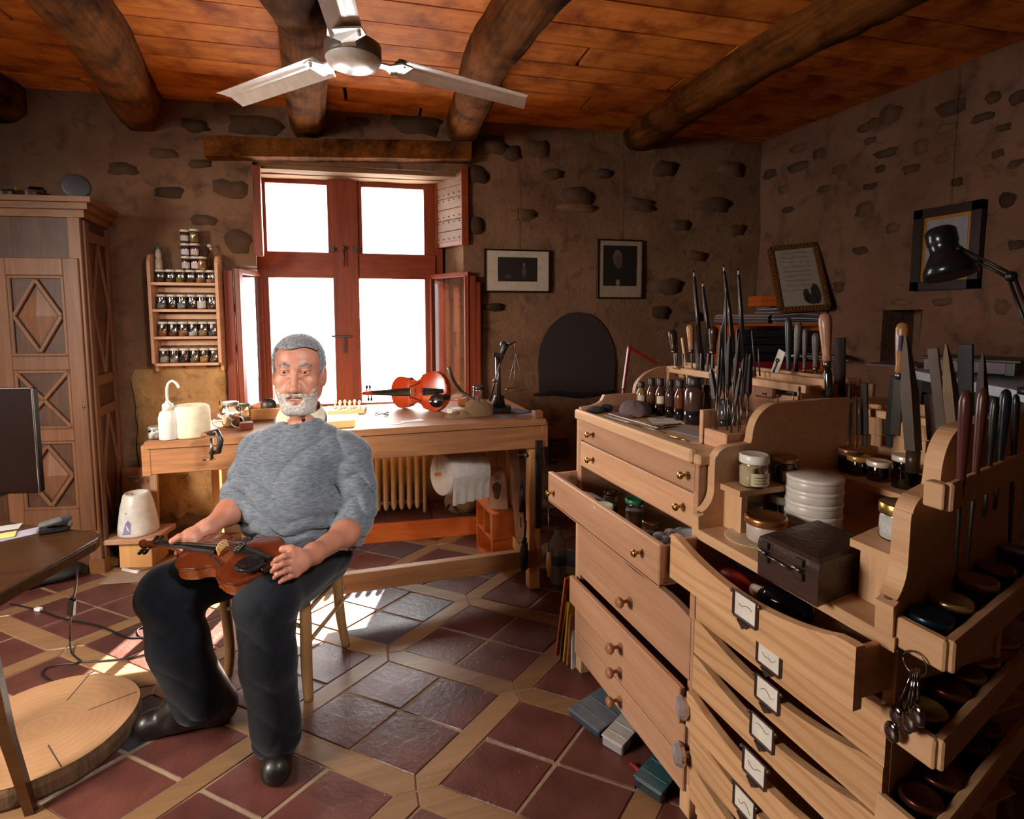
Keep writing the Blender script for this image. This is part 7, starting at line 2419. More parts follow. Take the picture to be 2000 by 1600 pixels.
# low stand with the white wax pot and board behind
sp_ = onz(268, 1112, 0)
t = T('low_stand', 'low wooden stand with thick square top beside the armoire', 'stand', sp_)
hs = .165
sc_ = sp_ + Vector((-.01, .10, 0))
mb = MB(); mb.box(sc_ + Vector((0, 0, hs - .014)), (.27, .22, .028), (0, 0, -.25), .004); mb.build('top', M_PINK, t)
mb = MB(); mb.box(sc_ + Vector((.02, -.0, (hs - .028) / 2)), (.16, .16, hs - .028), (0, 0, -.25)); mb.build('body', M_BENCHL, t)
t = T('wax_pot', 'white conical electric pot with open oval top on the low stand', 'pot', sc_ + Vector((0, 0, hs)))
mb = MB(); mb.lathe([(.088, 0), (.094, .006), (.092, .04), (.078, .14), (.062, .205), (.054, .215), (.047, .212), (.045, .18), (0, .17)], n=36); mb.build('body', M_WHITE, t, world=False)
mb = MB(); mb.prism([(-.05, -.081, .02), (-.012, -.088, .02), (-.01, -.082, .075), (-.022, -.078, .092), (-.036, -.074, .075)], (0, -.006, 0)); mb.build('panel_emblem', plain('lilac_emblem', '#8a84b0', .5), t, world=False)
mb = MB(); mb.ball((-.03, -.071, .125), (.007, .004, .004), 10, 6); mb.build('button', M_DSTEEL, t, world=False)
bh = ond(272, 975, (sc_.x * syw + sc_.y * cyw) + .16)
t = T('plank_panel', 'pale square board with a coil of wire leaning behind the white pot', 'board', Vector((bh.x, bh.y, 0)))
mb = MB(); mb.bar(Vector((bh.x, bh.y, .0)), Vector((bh.x, bh.y + .05, ond(272, 914, (sc_.x * syw + sc_.y * cyw) + .18).z)), .19, .018, up=(-syw, -cyw, .1)); mb.build('board', wood('pale_board', '#b08a6c', '#8e6a50', 2), t)
mb = MB()
cc_ = ond(258, 935, (sc_.x * syw + sc_.y * cyw) + .12)
pts = [cc_ + Vector((.018 * math.cos(a * 1.7) + .0015 * a, -.012, .014 * math.sin(a * 1.7) - .0 * a)) for a in [k * .35 for k in range(40)]]
pts += [cc_ + Vector((.02 + .004 * k, -.012, -.012 - .007 * k + .006 * math.sin(k))) for k in range(9)]
mb.tube(pts, .0016, 5); mb.build('wire_coil', M_BLACK, t)
mb = MB(); mb.tube([onz(240, 1112, .009), onz(262, 1117, .009), onz(272, 1118, .009)], [.009, .009, .011], 12); tag(mb.build('white_tube', M_WHITE), 'small white plastic tube lying on the floor before the low stand', 'tube')
flat(255, 1128, 0, .22, .12, -.2, plain('floor_sheet', '#9a8270', .7), 'thin pale board lying flat on the floor before the low stand', 'board', 'flat_board', .004, .003)
# small post between armoire and bench
# bag and cases in the shadow under the desk
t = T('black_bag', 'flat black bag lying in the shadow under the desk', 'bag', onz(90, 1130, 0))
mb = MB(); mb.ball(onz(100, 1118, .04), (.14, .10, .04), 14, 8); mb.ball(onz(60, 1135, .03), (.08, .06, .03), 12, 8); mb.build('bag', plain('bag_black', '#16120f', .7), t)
mb = MB(); mb.bar(onz(150, 1100, .02), onz(105, 1128, .02), .05, .02); tag(mb.build('wood_offcut', M_PINK), 'pinkish wooden offcut on the floor before the armoire', 'offcut')
mb = MB(); mb.box(onz(225, 1096, .02), (.10, .05, .035), (0, 0, .2)); tag(mb.build('wood_offcut', M_OAKX), 'small brown block against the armoire foot', 'offcut')


# cables on the floor
def cable(P, label, r=.0032, m=None):
    mb = MB(); mb.tube(catmull(P, 6), r, 6)
    return tag(mb.build('cable', m or M_BLACK), label, 'cable')


z_ = .004
cable([ond(148, 1088, 1.62), ond(150, 1130, 1.66), ond(143, 1172, 1.72)], 'black cable hanging from the desk down to the inline switch')
cable([ond(139, 1200, 1.75), onz(136, 1240, .06), onz(140, 1275, z_), onz(155, 1293, z_), onz(120, 1298, z_), onz(90, 1305, z_), onz(82, 1318, z_), onz(100, 1332, z_)], 'black cable from the switch curling on the tiles to the wood slice')
t = T('inline_switch', 'black inline switch hanging on the cable', 'switch', ond(140, 1200, 1.735))
mb = MB(); mb.bar(ond(141, 1171, 1.72), ond(139, 1200, 1.75), .02, .014, up=(-syw, -cyw, 0)); mb.build('body', M_BLACK, t)
cable([onz(155, 1294, z_), onz(230, 1288, z_), onz(270, 1282, z_), onz(320, 1268, z_)], 'second black cable running right over the tiles behind his boot')
cable([onz(20, 1180, z_), onz(75, 1192, z_), onz(120, 1208, z_), onz(190, 1222, z_), onz(235, 1240, z_), onz(262, 1246, z_), onz(300, 1240, z_), onz(285, 1226, z_), onz(268, 1232, z_), onz(280, 1246, z_), onz(330, 1240, z_)], 'grey cable crossing the tiles with a loop behind the left boot', .0035)
mb = MB(); mb.box(onz(75, 1190, .008), (.03, .018, .014), (0, 0, -.5)); tag(mb.build('plug', M_WHITE), 'small pale connector on the grey cable', 'plug')
# wall cable under the bench
cable([onb(325, 905, .02), onb(318, 920, .02), onb(330, 948, .02), onb(350, 940, .02), onb(368, 925, .02)], 'dark cable drooping on the wall under the left end of the bench', .003)
# little wood chips
for k in range(24):
    u, v = rr.choice([(rr.uniform(600, 1000), rr.uniform(1180, 1300)), (rr.uniform(230, 420), rr.uniform(1230, 1330)), (rr.uniform(1040, 1120), rr.uniform(1150, 1240)), (rr.uniform(700, 1050), rr.uniform(1300, 1580))])
    pass
mb = MB()
for k in range(120):
    u, v = rr.choice([(rr.uniform(600, 1000), rr.uniform(1180, 1300)), (rr.uniform(230, 420), rr.uniform(1230, 1330)), (rr.uniform(1040, 1120), rr.uniform(1150, 1240)), (rr.uniform(700, 1050), rr.uniform(1300, 1580))])
    p = onz(u, v, .003); s_ = rr.uniform(.0015, .004)
    mb.box(p, (s_, s_ * .7, s_ * .6), Euler((0, rr.random(), rr.random() * 3)).to_matrix(), .0002)
o = mb.build('wood_chips', plain('chips', '#c8b498', .8)); o['kind'] = 'stuff'; tag(o, 'tiny pale wood chips scattered on the tiled floor', 'wood chips')

# ================================================================ ceiling fan
FZ = 2.15
hub = onz(690, 118, FZ)
t = T('ceiling_fan', 'white three-bladed ceiling fan with grey motor hub', 'ceiling fan', hub)
mb = MB(); mb.lathe([(.0, -.028), (.05, -.026), (.080, -.016), (.088, -.004), (.09, .0), (.086, .004)], hub, n=40); mb.build('hub_cover', plain('fan_white', '#d8d0c8', .25), t)
mb = MB(); mb.lathe([(.088, .0), (.092, .01), (.092, .045), (.07, .06), (.03, .068), (.018, .09)], hub, n=36); mb.build('motor', plain('fan_grey', '#6a5e58', .4), t)
mb = MB(); mb.tube([hub + Vector((0, 0, .08)), hub + Vector((0, 0, CEIL - FZ))], .011, 10); mb.lathe([(.05, 0), (.045, -.04), (.015, -.055)], hub + Vector((0, 0, CEIL - FZ)), (0, 0, 1), n=20); mb.build('rod', plain('fan_grey', '#6a5e58', .4), t)
tL, tR = onz(452, 211, FZ - .02), onz(985, 205, FZ - .02)
aL, aR = math.atan2(tL.y - hub.y, tL.x - hub.x), math.atan2(tR.y - hub.y, tR.x - hub.x)
rF = .70
tU = onz(655, 0, FZ)
aU = math.atan2(tU.y - hub.y, tU.x - hub.x)
M_FAN = plain('fan_blade', '#ddd2c8', .22)
for a in (aL, aR, aU):
    pit = -.010 if a == aR else .016
    dr_ = Vector((math.cos(a), math.sin(a), 0)); sd_ = Vector((-dr_.y, dr_.x, 0))
    mb = MB()
    def bl(p, q_, dr_=dr_, sd_=sd_):
        r_ = .145 + (rF - .145) * p
        w_ = .047 * (1 - .10 * p)
        if p > .97: pass
        y = (q_ - .5) * 2
        skew = .04 * y * max(0, p - .9) * 10 * .5
        zc = .010 * (1 - y * y) + .0045 * math.exp(-((y + .1) / .12) ** 2)
        return hub + dr_ * (r_ + skew) + sd_ * (y * w_) + Vector((0, 0, .014 + zc + y * pit))
    mb.grid(bl, 16, 14)
    mb.grid(lambda p, q_: bl(p, q_) + Vector((0, 0, -.002)), 16, 14, flip=True)
    b_o = mb.build('blade', M_FAN, t)
    mb = MB()
    mb.prism([hub + dr_ * .07 + sd_ * .022 + Vector((0, 0, .012)), hub + dr_ * .12 + sd_ * .022 + Vector((0, 0, .012)), hub + dr_ * .15 + sd_ * .058 + Vector((0, 0, .018)), hub + dr_ * .19 + sd_ * .05 + Vector((0, 0, .018)), hub + dr_ * .19 - sd_ * .05 + Vector((0, 0, .008)), hub + dr_ * .15 - sd_ * .058 + Vector((0, 0, .008)), hub + dr_ * .12 - sd_ * .022 + Vector((0, 0, .008)), hub + dr_ * .07 - sd_ * .022 + Vector((0, 0, .008))], (0, 0, -.006))
    for (rx, sx_) in ((.165, .04), (.165, -.04)): mb.ball(hub + dr_ * rx + sd_ * sx_ + Vector((0, 0, .006)), .006, 8, 5)
    mb.build('blade_bracket', plain('fan_white', '#d8d0c8', .25), t)
# ================================================================ the man: smooth implicit surfaces turned into meshes
class Field:
    def __init__(s, h):
        s.h = h
        s.ops = []

    def cap(s, a, b, ra, rb=None, k=.02, sub=False, sq=None):
        s.ops.append(('c', np.array(a, float), np.array(b, float), ra, ra if rb is None else rb, k, sub)); return s

    def ell(s, c, r, M=None, k=.02, sub=False):
        s.ops.append(('e', np.array(c, float), np.array(r, float), None if M is None else np.array(M, float), 0, k, sub)); return s

    def bbox(s):
        lo, hi = np.full(3, 1e9), np.full(3, -1e9)
        for o in s.ops:
            if o[6]: continue
            if o[0] == 'c':
                r = max(o[3], o[4])
                lo = np.minimum(lo, np.minimum(o[1], o[2]) - r); hi = np.maximum(hi, np.maximum(o[1], o[2]) + r)
            else:
                r = max(o[2]); lo = np.minimum(lo, o[1] - r); hi = np.maximum(hi, o[1] + r)
        return lo - .02, hi + .02

    def evaluate(s, warp=None):
        lo, hi = s.bbox()
        h = s.h
        n = np.ceil((hi - lo) / h).astype(int) + 1
        ax = [lo[i] + h * np.arange(n[i]) for i in range(3)]
        f = np.full(n, .05, np.float32)
        for o in s.ops:
            k = o[5]; m = k + .015
            if o[0] == 'c':
                r = max(o[3], o[4]); a0 = np.minimum(o[1], o[2]) - r - m; a1 = np.maximum(o[1], o[2]) + r + m
            else:
                r = max(o[2]); a0 = o[1] - r - m; a1 = o[1] + r + m
            i0 = np.clip(((a0 - lo) / h).astype(int), 0, n - 1); i1 = np.clip(((a1 - lo) / h).astype(int) + 2, 1, n)
            sl = tuple(slice(i0[i], i1[i]) for i in range(3))
            X, Y, Z = np.meshgrid(ax[0][sl[0]], ax[1][sl[1]], ax[2][sl[2]], indexing='ij')
            if X.size == 0: continue
            if o[0] == 'c':
                a, b = o[1], o[2]; d = b - a; L = max(1e-9, d @ d)
                t = np.clip(((X - a[0]) * d[0] + (Y - a[1]) * d[1] + (Z - a[2]) * d[2]) / L, 0, 1)
                q = np.sqrt((X - a[0] - d[0] * t) ** 2 + (Y - a[1] - d[1] * t) ** 2 + (Z - a[2] - d[2] * t) ** 2) - (o[3] + (o[4] - o[3]) * t)
            else:
                P = [X - o[1][0], Y - o[1][1], Z - o[1][2]]
                if o[3] is not None:
                    M = o[3]; P = [P[0] * M[0, i] + P[1] * M[1, i] + P[2] * M[2, i] for i in range(3)]
                r = o[2]
                k0 = np.sqrt((P[0] / r[0]) ** 2 + (P[1] / r[1]) ** 2 + (P[2] / r[2]) ** 2)
                k1 = np.sqrt((P[0] / r[0] ** 2) ** 2 + (P[1] / r[1] ** 2) ** 2 + (P[2] / r[2] ** 2) ** 2)
                q = k0 * (k0 - 1) / np.maximum(k1, 1e-6)
            g = f[sl]
            if o[6]:
                hh = np.maximum(k - np.abs(g + q), 0) / k
                f[sl] = np.maximum(g, -q) + hh * hh * k * .25
            else:
                hh = np.maximum(k - np.abs(g - q), 0) / k
                f[sl] = np.minimum(g, q) - hh * hh * k * .25
        if warp is not None:
            X, Y, Z = np.meshgrid(*ax, indexing='ij')
            near = np.abs(f) < .03
            dv = warp(X[near], Y[near], Z[near], f[near])
            f[near] = dv
        s.f, s.lo = f, lo
        return s


def surf(F):
    """surface nets"""
    f, lo, h = F.f, F.lo, F.h
    s = f < 0
    c = np.zeros(np.array(f.shape) - 1, int)
    for i in (0, 1):
        for j in (0, 1):
            for k in (0, 1):
                c += s[i:f.shape[0] - 1 + i, j:f.shape[1] - 1 + j, k:f.shape[2] - 1 + k]
    act = (c > 0) & (c < 8)
    idx = np.full(act.shape, -1, int); I = np.argwhere(act); idx[act] = np.arange(len(I))
    acc = np.zeros((len(I), 3)); cnt = np.zeros(len(I))
    corners = [(i, j, k) for i in (0, 1) for j in (0, 1) for k in (0, 1)]
    for a in range(8):
        for b in range(a + 1, 8):
            A, B_ = np.array(corners[a]), np.array(corners[b])
            if abs(A - B_).sum() != 1: continue
            fa = f[I[:, 0] + A[0], I[:, 1] + A[1], I[:, 2] + A[2]]; fb = f[I[:, 0] + B_[0], I[:, 1] + B_[1], I[:, 2] + B_[2]]
            m = (fa < 0) != (fb < 0)
            t = np.where(m, fa / np.where(m, fa - fb, 1), 0)
            p = A + (B_ - A) * t[:, None]
            acc[m] += p[m]; cnt[m] += 1
    V = lo + (I + acc / cnt[:, None]) * h
    faces = []
    for ax in range(3):
        u, v = (ax + 1) % 3, (ax + 2) % 3
        sh = [slice(None)] * 3
        a0 = [slice(None)] * 3; a0[ax] = slice(0, f.shape[ax] - 1); a1 = [slice(None)] * 3; a1[ax] = slice(1, f.shape[ax])
        cr = s[tuple(a0)] != s[tuple(a1)]
        E = np.argwhere(cr)
        E = E[(E[:, u] > 0) & (E[:, v] > 0) & (E[:, u] < f.shape[u] - 1) & (E[:, v] < f.shape[v] - 1)]
        ins = s[tuple(E.T)]
        q = []
        for du, dv in ((-1, -1), (0, -1), (0, 0), (-1, 0)):
            e = E.copy(); e[:, u] += du; e[:, v] += dv
            q.append(idx[tuple(e.T)])
        q = np.stack(q, 1)
        q[~ins] = q[~ins][:, ::-1]
        faces.append(q)
    Fc = np.concatenate(faces)
    Fc = Fc[(Fc >= 0).all(1)]
    return V, Fc


def mk_mesh(name, parts, m, parent, keep=None):
    vs, fs, o = [], [], 0
    for V, Fc in parts:
        vs.append(V); fs.append(Fc + o); o += len(V)
    V = np.concatenate(vs); Fc = np.concatenate(fs)
    if keep is not None:
        kv = keep(V)
        Fc = Fc[kv[Fc].all(1)]
    off = WORLD[parent.name]
    me = bpy.data.meshes.new(name)
    V = V - np.array(off)[None, :]
    me.vertices.add(len(V)); me.vertices.foreach_set('co', V.astype(np.float32).ravel())
    me.loops.add(len(Fc) * 4); me.loops.foreach_set('vertex_index', Fc.astype(np.int32).ravel())
    me.polygons.add(len(Fc)); me.polygons.foreach_set('loop_start', np.arange(0, len(Fc) * 4, 4, dtype=np.int32)); me.polygons.foreach_set('loop_total', np.full(len(Fc), 4, np.int32))
    me.polygons.foreach_set('use_smooth', np.ones(len(Fc), bool))
    me.update(calc_edges=True); me.validate()
    me.materials.append(m)
    ob = bpy.data.objects.new(name, me); COL.objects.link(ob); ob.parent = parent
    WORLD[ob.name] = off
    return ob


man = T('person', 'grey-haired bearded man in grey sweater and dark jeans sitting with a violin on his lap', 'person', onz(530, 1400, 0))
# --- materials
msk, nt, b_ = new_mat('skin')
v = coords(nt); n1 = noise_n(nt, v, 14, 4, .6); n2 = noise_n(nt, v, 160, 3, .6)
col = ramp(nt, n1, [(.3, lin('#985f4a')), (.7, lin('#ae7861'))])
nt.links.new(col, b_.inputs['Base Color']); b_.inputs['Roughness'].default_value = .5
b_.inputs['Subsurface Weight'].default_value = .12; b_.inputs['Subsurface Radius'].default_value = (.012, .004, .002); b_.inputs['Subsurface Scale'].default_value = .5
bump(nt, b_, n2, .25, .002)
M_SKIN = msk


def fabric(name, c1, c2, sc, rough=.9, sheen=.3, horiz=True):
    m, nt, b_ = new_mat(name)
    v = coords(nt, (1, 1, 5.0) if horiz else (1, 1, 1))
    n1 = noise_n(nt, v, sc, 4, .65)
    n2 = noise_n(nt, coords(nt), sc * 4, 2, .6)
    nt.links.new(ramp(nt, n1, [(.32, lin(c2)), (.68, lin(c1))]), b_.inputs['Base Color'])
    b_.inputs['Roughness'].default_value = rough; b_.inputs['Sheen Weight'].default_value = sheen
    b_.inputs['Specular IOR Level'].default_value = .2
    bump(nt, b_, n2, .35, .002)
    return m


M_SWEAT = fabric('heather_grey_knit', '#666d78', '#41474f', 45)
M_JEAN = fabric('dark_denim', '#0a101c', '#04070d', 60, .8, .1, False)
M_HAIR = fabric('grey_hair', '#85868a', '#45464c', 120, .6, .2, False)
M_BEARD = fabric('white_beard', '#c4bcb4', '#7e7670', 150, .8, .3, False)
M_BOOT = plain('boot_leather', '#120c0b', .42, bmp=(60, .2), coat=.1)

O = lambda u, v, d: ond(u, v, d)
# --- head frame
HC = O(584, 730, 1.94)
tocam = Vector((-HC.x, -HC.y, 0)).normalized()
rgt = Vector((0, 0, 1)).cross(tocam).normalized()       # image right is -? fixed below
imgR = Vector((cyw, -syw, 0))
if rgt.dot(imgR) < 0: rgt = -rgt
hy = (tocam * math.cos(R(9)) - rgt * math.sin(R(9))).normalized()
hz = (Vector((0, 0, 1)) + rgt * .03 + tocam * .04).normalized()
hy = (hy - hz * hy.dot(hz)).normalized()
hx = hy.cross(hz).normalized()
if hx.dot(imgR) < 0: hx = -hx
HM = np.array([list(hx), list(hy), list(hz)])         # rows = axes
HMc = HM.T
hp = lambda x, y, z: np.array(HC) + x * HM[0] + y * HM[1] + z * HM[2]
E_ = lambda F, c, r, **k: F.ell(hp(*c), r, HMc, **k)
C_ = lambda F, a, b, ra, rb=None, **k: F.cap(hp(*a), hp(*b), ra, rb, **k)


def head_field(h, features=True):
    F = Field(h)
    E_(F, (0, -.020, .036), (.080, .098, .092), k=.02)
    E_(F, (0, .030, .055), (.066, .060, .062), k=.03)
    E_(F, (0, .022, -.038), (.063, .072, .085), k=.03)
    E_(F, (0, .030, -.085), (.049, .052, .042), k=.03)
    C_(F, (-.018, .068, -.113), (.018, .068, -.113), .020, k=.025)
    for s in (-1, 1):
        E_(F, (s * .044, .062, -.016), (.026, .026, .024), k=.025)
        E_(F, (s * .040, .060, -.055), (.024, .026, .028), k=.025)
        C_(F, (s * .046, .0, -.07), (s * .025, .060, -.105), .019, .018, k=.025)
    C_(F, (0, -.02, -.08), (0, -.045, -.20), .056, .060, k=.03)
    if not features: return F
    for s in (-1, 1):
        E_(F, (s * .033, .100, .018), (.019, .013, .013), k=.014, sub=True)
    C_(F, (-.034, .083, .036), (.034, .083, .036), .0105, k=.014)
    C_(F, (0, .086, .026), (0, .113, -.034), .0085, .0105, k=.014)
    E_(F, (0, .116, -.041), (.0125, .0125, .011), k=.010)
    for s in (-1, 1):
        E_(F, (s * .0135, .103, -.044), (.0085, .011, .008), k=.007)
        E_(F, (s * .0065, .110, -.0515), (.0038, .006, .004), k=.003, sub=True)
        E_(F, (s * .033, .0785, .0245), (.018, .0175, .0078), k=.003)
        E_(F, (s * .033, .0775, .0105), (.017, .0168, .0066), k=.003)
        C_(F, (s * .018, .088, .002), (s * .046, .078, .004), .005, .004, k=.008)
        C_(F, (s * .016, .097, -.030), (s * .040, .078, -.060), .007, .007, k=.014)
        C_(F, (s * .014, .092, -.050), (s * .034, .080, -.070), .006, .007, k=.012)
        # ears
        E_(F, (s * .058, -.014, -.040), (.020, .034, .042), k=.02)
        E_(F, (s * .083, -.012, -.006), (.010, .021, .034), k=.010)
        E_(F, (s * .091, -.006, .000), (.006, .011, .019), k=.004, sub=True)
        E_(F, (s * .079, -.006, -.032), (.009, .011, .012), k=.008)
    C_(F, (-.028, .082, -.066), (0, .0935, -.066), .0055, .0065, k=.006)
    C_(F, (.028, .082, -.066), (0, .0935, -.066), .0055, .0065, k=.006)
    C_(F, (-.022, .083, -.084), (0, .0915, -.088), .006, .0075, k=.006)
    C_(F, (.022, .083, -.084), (0, .0915, -.088), .006, .0075, k=.006)
    E_(F, (0, .098, -.0765), (.025, .018, .0062), k=.003, sub=True)
    return F


HF = head_field(.0022).evaluate()
head_mesh = surf(HF)

# --- arms, hands
def hand(F, W, P, fingers, thumb, fr=.0088, palm_r=.026):
    F.cap(W, P, .029, palm_r * 1.0, k=.02)
    for ch in fingers:
        F.cap(P, ch[0], palm_r * .72, .0125, k=.016)
    for ch in fingers:
        for i in range(len(ch) - 1):
            r0 = fr * (1.08 - .12 * i); F.cap(ch[i], ch[i + 1], r0, r0 * .92, k=.0035)
    F.cap(P, thumb[0], palm_r * .75, .0145, k=.014)
    for i in range(len(thumb) - 1):
        F.cap(thumb[i], thumb[i + 1], .0125 - .001 * i, .0112 - .001 * i, k=.004)


FL = Field(.0024)
elL, wrL = O(468, 985, 1.87), O(402, 1035, 1.72)
FL.cap(elL, wrL, .040, .027, k=.02)
FL.ell((elL + (wrL - elL) * .3), (.041, .041, .041), k=.03)
pL = O(376, 1048, 1.685)
fL = [[O(362, 1055, 1.665), O(350, 1067, 1.655), O(346, 1080, 1.66), O(350, 1088, 1.675)], [O(370, 1060, 1.665), O(360, 1073, 1.65), O(358, 1086, 1.66), O(363, 1092, 1.675)],
      [O(380, 1064, 1.67), O(372, 1077, 1.655), O(371, 1088, 1.665), O(376, 1093, 1.68)], [O(389, 1066, 1.675), O(384, 1078, 1.665), O(383, 1087, 1.672), O(387, 1091, 1.685)]]
hand(FL, wrL, pL, fL, [O(364, 1047, 1.67), O(350, 1050, 1.655), O(337, 1057, 1.645)])
armL = surf(FL.evaluate())

FR = Field(.0024)
elR, wrR = O(694, 1030, 1.88), O(612, 1082, 1.60)
FR.cap(elR, wrR, .043, .028, k=.02)
FR.ell((elR + (wrR - elR) * .3), (.044, .044, .042), k=.03)
pR = O(587, 1097, 1.535)
fR = [[O(571, 1084, 1.505), O(554, 1087, 1.475), O(540, 1094, 1.465), O(533, 1102, 1.475)], [O(569, 1098, 1.50), O(551, 1102, 1.47), O(538, 1109, 1.462), O(532, 1116, 1.47)],
      [O(571, 1111, 1.50), O(554, 1116, 1.475), O(542, 1122, 1.468), O(537, 1128, 1.478)], [O(577, 1121, 1.51), O(563, 1127, 1.49), O(553, 1132, 1.485), O(548, 1137, 1.495)]]
hand(FR, wrR, pR, fR, [O(582, 1080, 1.53), O(567, 1072, 1.515), O(552, 1073, 1.51)], palm_r=.027)
armR = surf(FR.evaluate())

# --- the rest of the body, hidden by the clothes
FB = Field(.008)
ch_c = O(585, 905, 1.97)
FB.cap(O(522, 893, 1.95), O(668, 896, 2.0), .035, .035, k=.03)
FB.cap(O(590, 830, 1.97), O(590, 870, 1.97), .055, .07, k=.03)
FB.ell(ch_c, (.13, .085, .13), HMc, k=.05); FB.ell(O(575, 990, 1.93), (.125, .095, .12), HMc, k=.05); FB.ell(O(588, 1058, 1.96), (.14, .10, .075), HMc, k=.05)
FB.cap(O(505, 900, 1.94), elL, .038, .030, k=.03); FB.cap(O(686, 905, 1.99), elR, .040, .032, k=.03)
kL, kR = O(328, 1158, 1.64), O(520, 1172, 1.53)
aL_, aR_ = O(392, 1352, 1.71), O(541, 1405, 1.585)
FB.cap(O(545, 1075, 1.93), kL, .065, .050, k=.03); FB.cap(O(630, 1080, 1.93), kR, .068, .052, k=.03)
FB.cap(kL, aL_, .046, .038, k=.02); FB.cap(kR, aR_, .046, .038, k=.02)
body_rest = surf(FB.evaluate())
mk_mesh('body', [head_mesh, armL, armR, body_rest], M_SKIN, man)

# --- eyes, lips, teeth, brows
for s in (-1, 1):
    mb = MB(); c = Vector(hp(s * .033, .0795, .0175)); Mh = Matrix(HMc.tolist())
    mb.ball(c, .0138, 20, 14); eo = mb.build('eye', plain('eye_white', '#a8a09a', .3), man)
    mb = MB(); q = Vector(hp(s * .033 - .0005, .0795 + .0124, .0172)); mb.lathe([(.0062, 0), (.0055, .0012), (0, .0018)], q, Vector(HM[1]), n=18); io = mb.build('iris', plain('iris', '#4a3426', .2), None, loc=WORLD[man.name]); io.parent = eo; io.location = (0, 0, 0)
    mb = MB(); mb.lathe([(.0028, .0), (0, .0006)], Vector(hp(s * .033 - .0005, .0795 + .0140, .0172)), Vector(HM[1]), n=12); io = mb.build('pupil', plain('pupil', '#050505', .1), None, loc=WORLD[man.name]); io.parent = eo; io.location = (0, 0, 0)
mb = MB(); mb.ball(Vector(hp(0, .0805, -.0755)), (.021, .008, .0068), 20, 10, Mh); mb.build('teeth', plain('teeth', '#d0c6b4', .3), man)
FLp = Field(.0016)
for s in (-1, 1):
    C_(FLp, (s * .024, .0865, -.0695), (0, .0955, -.0675), .0030, .0048, k=.004)
    C_(FLp, (s * .021, .0855, -.0835), (0, .0935, -.0870), .0040, .0062, k=.004)
mk_mesh('lips', [surf(FLp.evaluate())], plain('lip', '#9c5a4c', .45), man)
FBr = Field(.002)
for s in (-1, 1):
    C_(FBr, (s * .016, .0935, .0385), (s * .034, .0905, .0445), .0042, .0048, k=.004); C_(FBr, (s * .034, .0905, .0445), (s * .052, .074, .0395), .0046, .0028, k=.004)
rw_ = np.random.RandomState(3)
mk_mesh('eyebrows', [surf(FBr.evaluate(lambda X, Y, Z, f: f + .0012 * np.sin(X * 1400 + Z * 500) * np.sin(Z * 1700)))], M_HAIR, man)


# --- hair and beard: shells over the head
def to_head(X, Y, Z):
    dx, dy, dz = X - HC.x, Y - HC.y, Z - HC.z
    return [dx * HM[i][0] + dy * HM[i][1] + dz * HM[i][2] for i in range(3)]


def sm_max(a, b, k):
    h = np.maximum(k - np.abs(a - b), 0) / k
    return np.maximum(a, b) + h * h * k * .25


def hair_warp(X, Y, Z, f):
    x, y, z = to_head(X, Y, Z)
    ax_ = np.abs(x)
    part = x + .030
    st = .0006 * np.sin(x * 700 + 40 * np.sin(y * 22) + z * 200) + .0005 * np.sin(y * 900 + x * 200 + z * 500)
    vol = .0085 + .0045 * np.clip((z - .05) / .07, 0, 1)
    f = f - vol - st
    # keep behind the hairline: forehead line swept back at the temples
    hl = (.099 - .012 * np.clip((ax_ - .02) / .05, 0, 1) + .006 * np.sin((x - .01) * 55)) - z
    temple = y - (.040 - .30 * np.clip(.055 - z, 0, .2))
    ear = .033 - np.sqrt((y + .010) ** 2 + ((z + .004) * .75) ** 2) - .6 * np.clip(.07 - ax_, 0, 1)
    region = np.minimum(hl, temple)
    f = sm_max(f, region, .006)
    f = sm_max(f, ear, .004)
    low = -(z + .030 + .6 * np.minimum(0, y + .02))
    return sm_max(f, low, .006)


F1 = Field(.0026)
E_(F1, (0, -.020, .036), (.080, .098, .092), k=.02)
E_(F1, (0, .030, .055), (.066, .060, .062), k=.03)
E_(F1, (0, .022, -.038), (.067, .072, .085), k=.03)
F1.cap(hp(0, -.04, -.03), hp(0, -.045, -.03), .062, k=.03)
_bb = F1.bbox
F1.bbox = lambda: tuple(np.array(q) + e for q, e in zip(_bb(), (-.02, .02)))
mk_mesh('hair', [surf(F1.evaluate(hair_warp))], M_HAIR, man)


def beard_warp(X, Y, Z, f):
    x, y, z = to_head(X, Y, Z)
    ax_ = np.abs(x)
    st = .0009 * np.sin(x * 1100 + z * 420) * np.sin(z * 900 + y * 700) + .0006 * np.sin(x * 2100 + y * 1500)
    side = np.clip((ax_ - .034) / .030, 0, 1)
    thick = .0034 - .0036 * side
    f = f - thick - st
    top = z - (-.074 + side * .044 + np.clip((.01 - y) / .03, 0, 1) * .025)
    corner = np.maximum(np.maximum(z + .054, ax_ - .045), -(ax_ - .026))
    reg = np.minimum(top, corner)
    mouth = .0135 - np.sqrt((x * .52) ** 2 + (z + .077) ** 2) - np.clip(.06 - y, 0, 1)
    back = -(y + .012)
    low = -(z + .146)
    f = sm_max(f, reg, .005)
    f = sm_max(f, mouth, .003)
    f = sm_max(f, low, .01)
    return sm_max(f, back, .006)


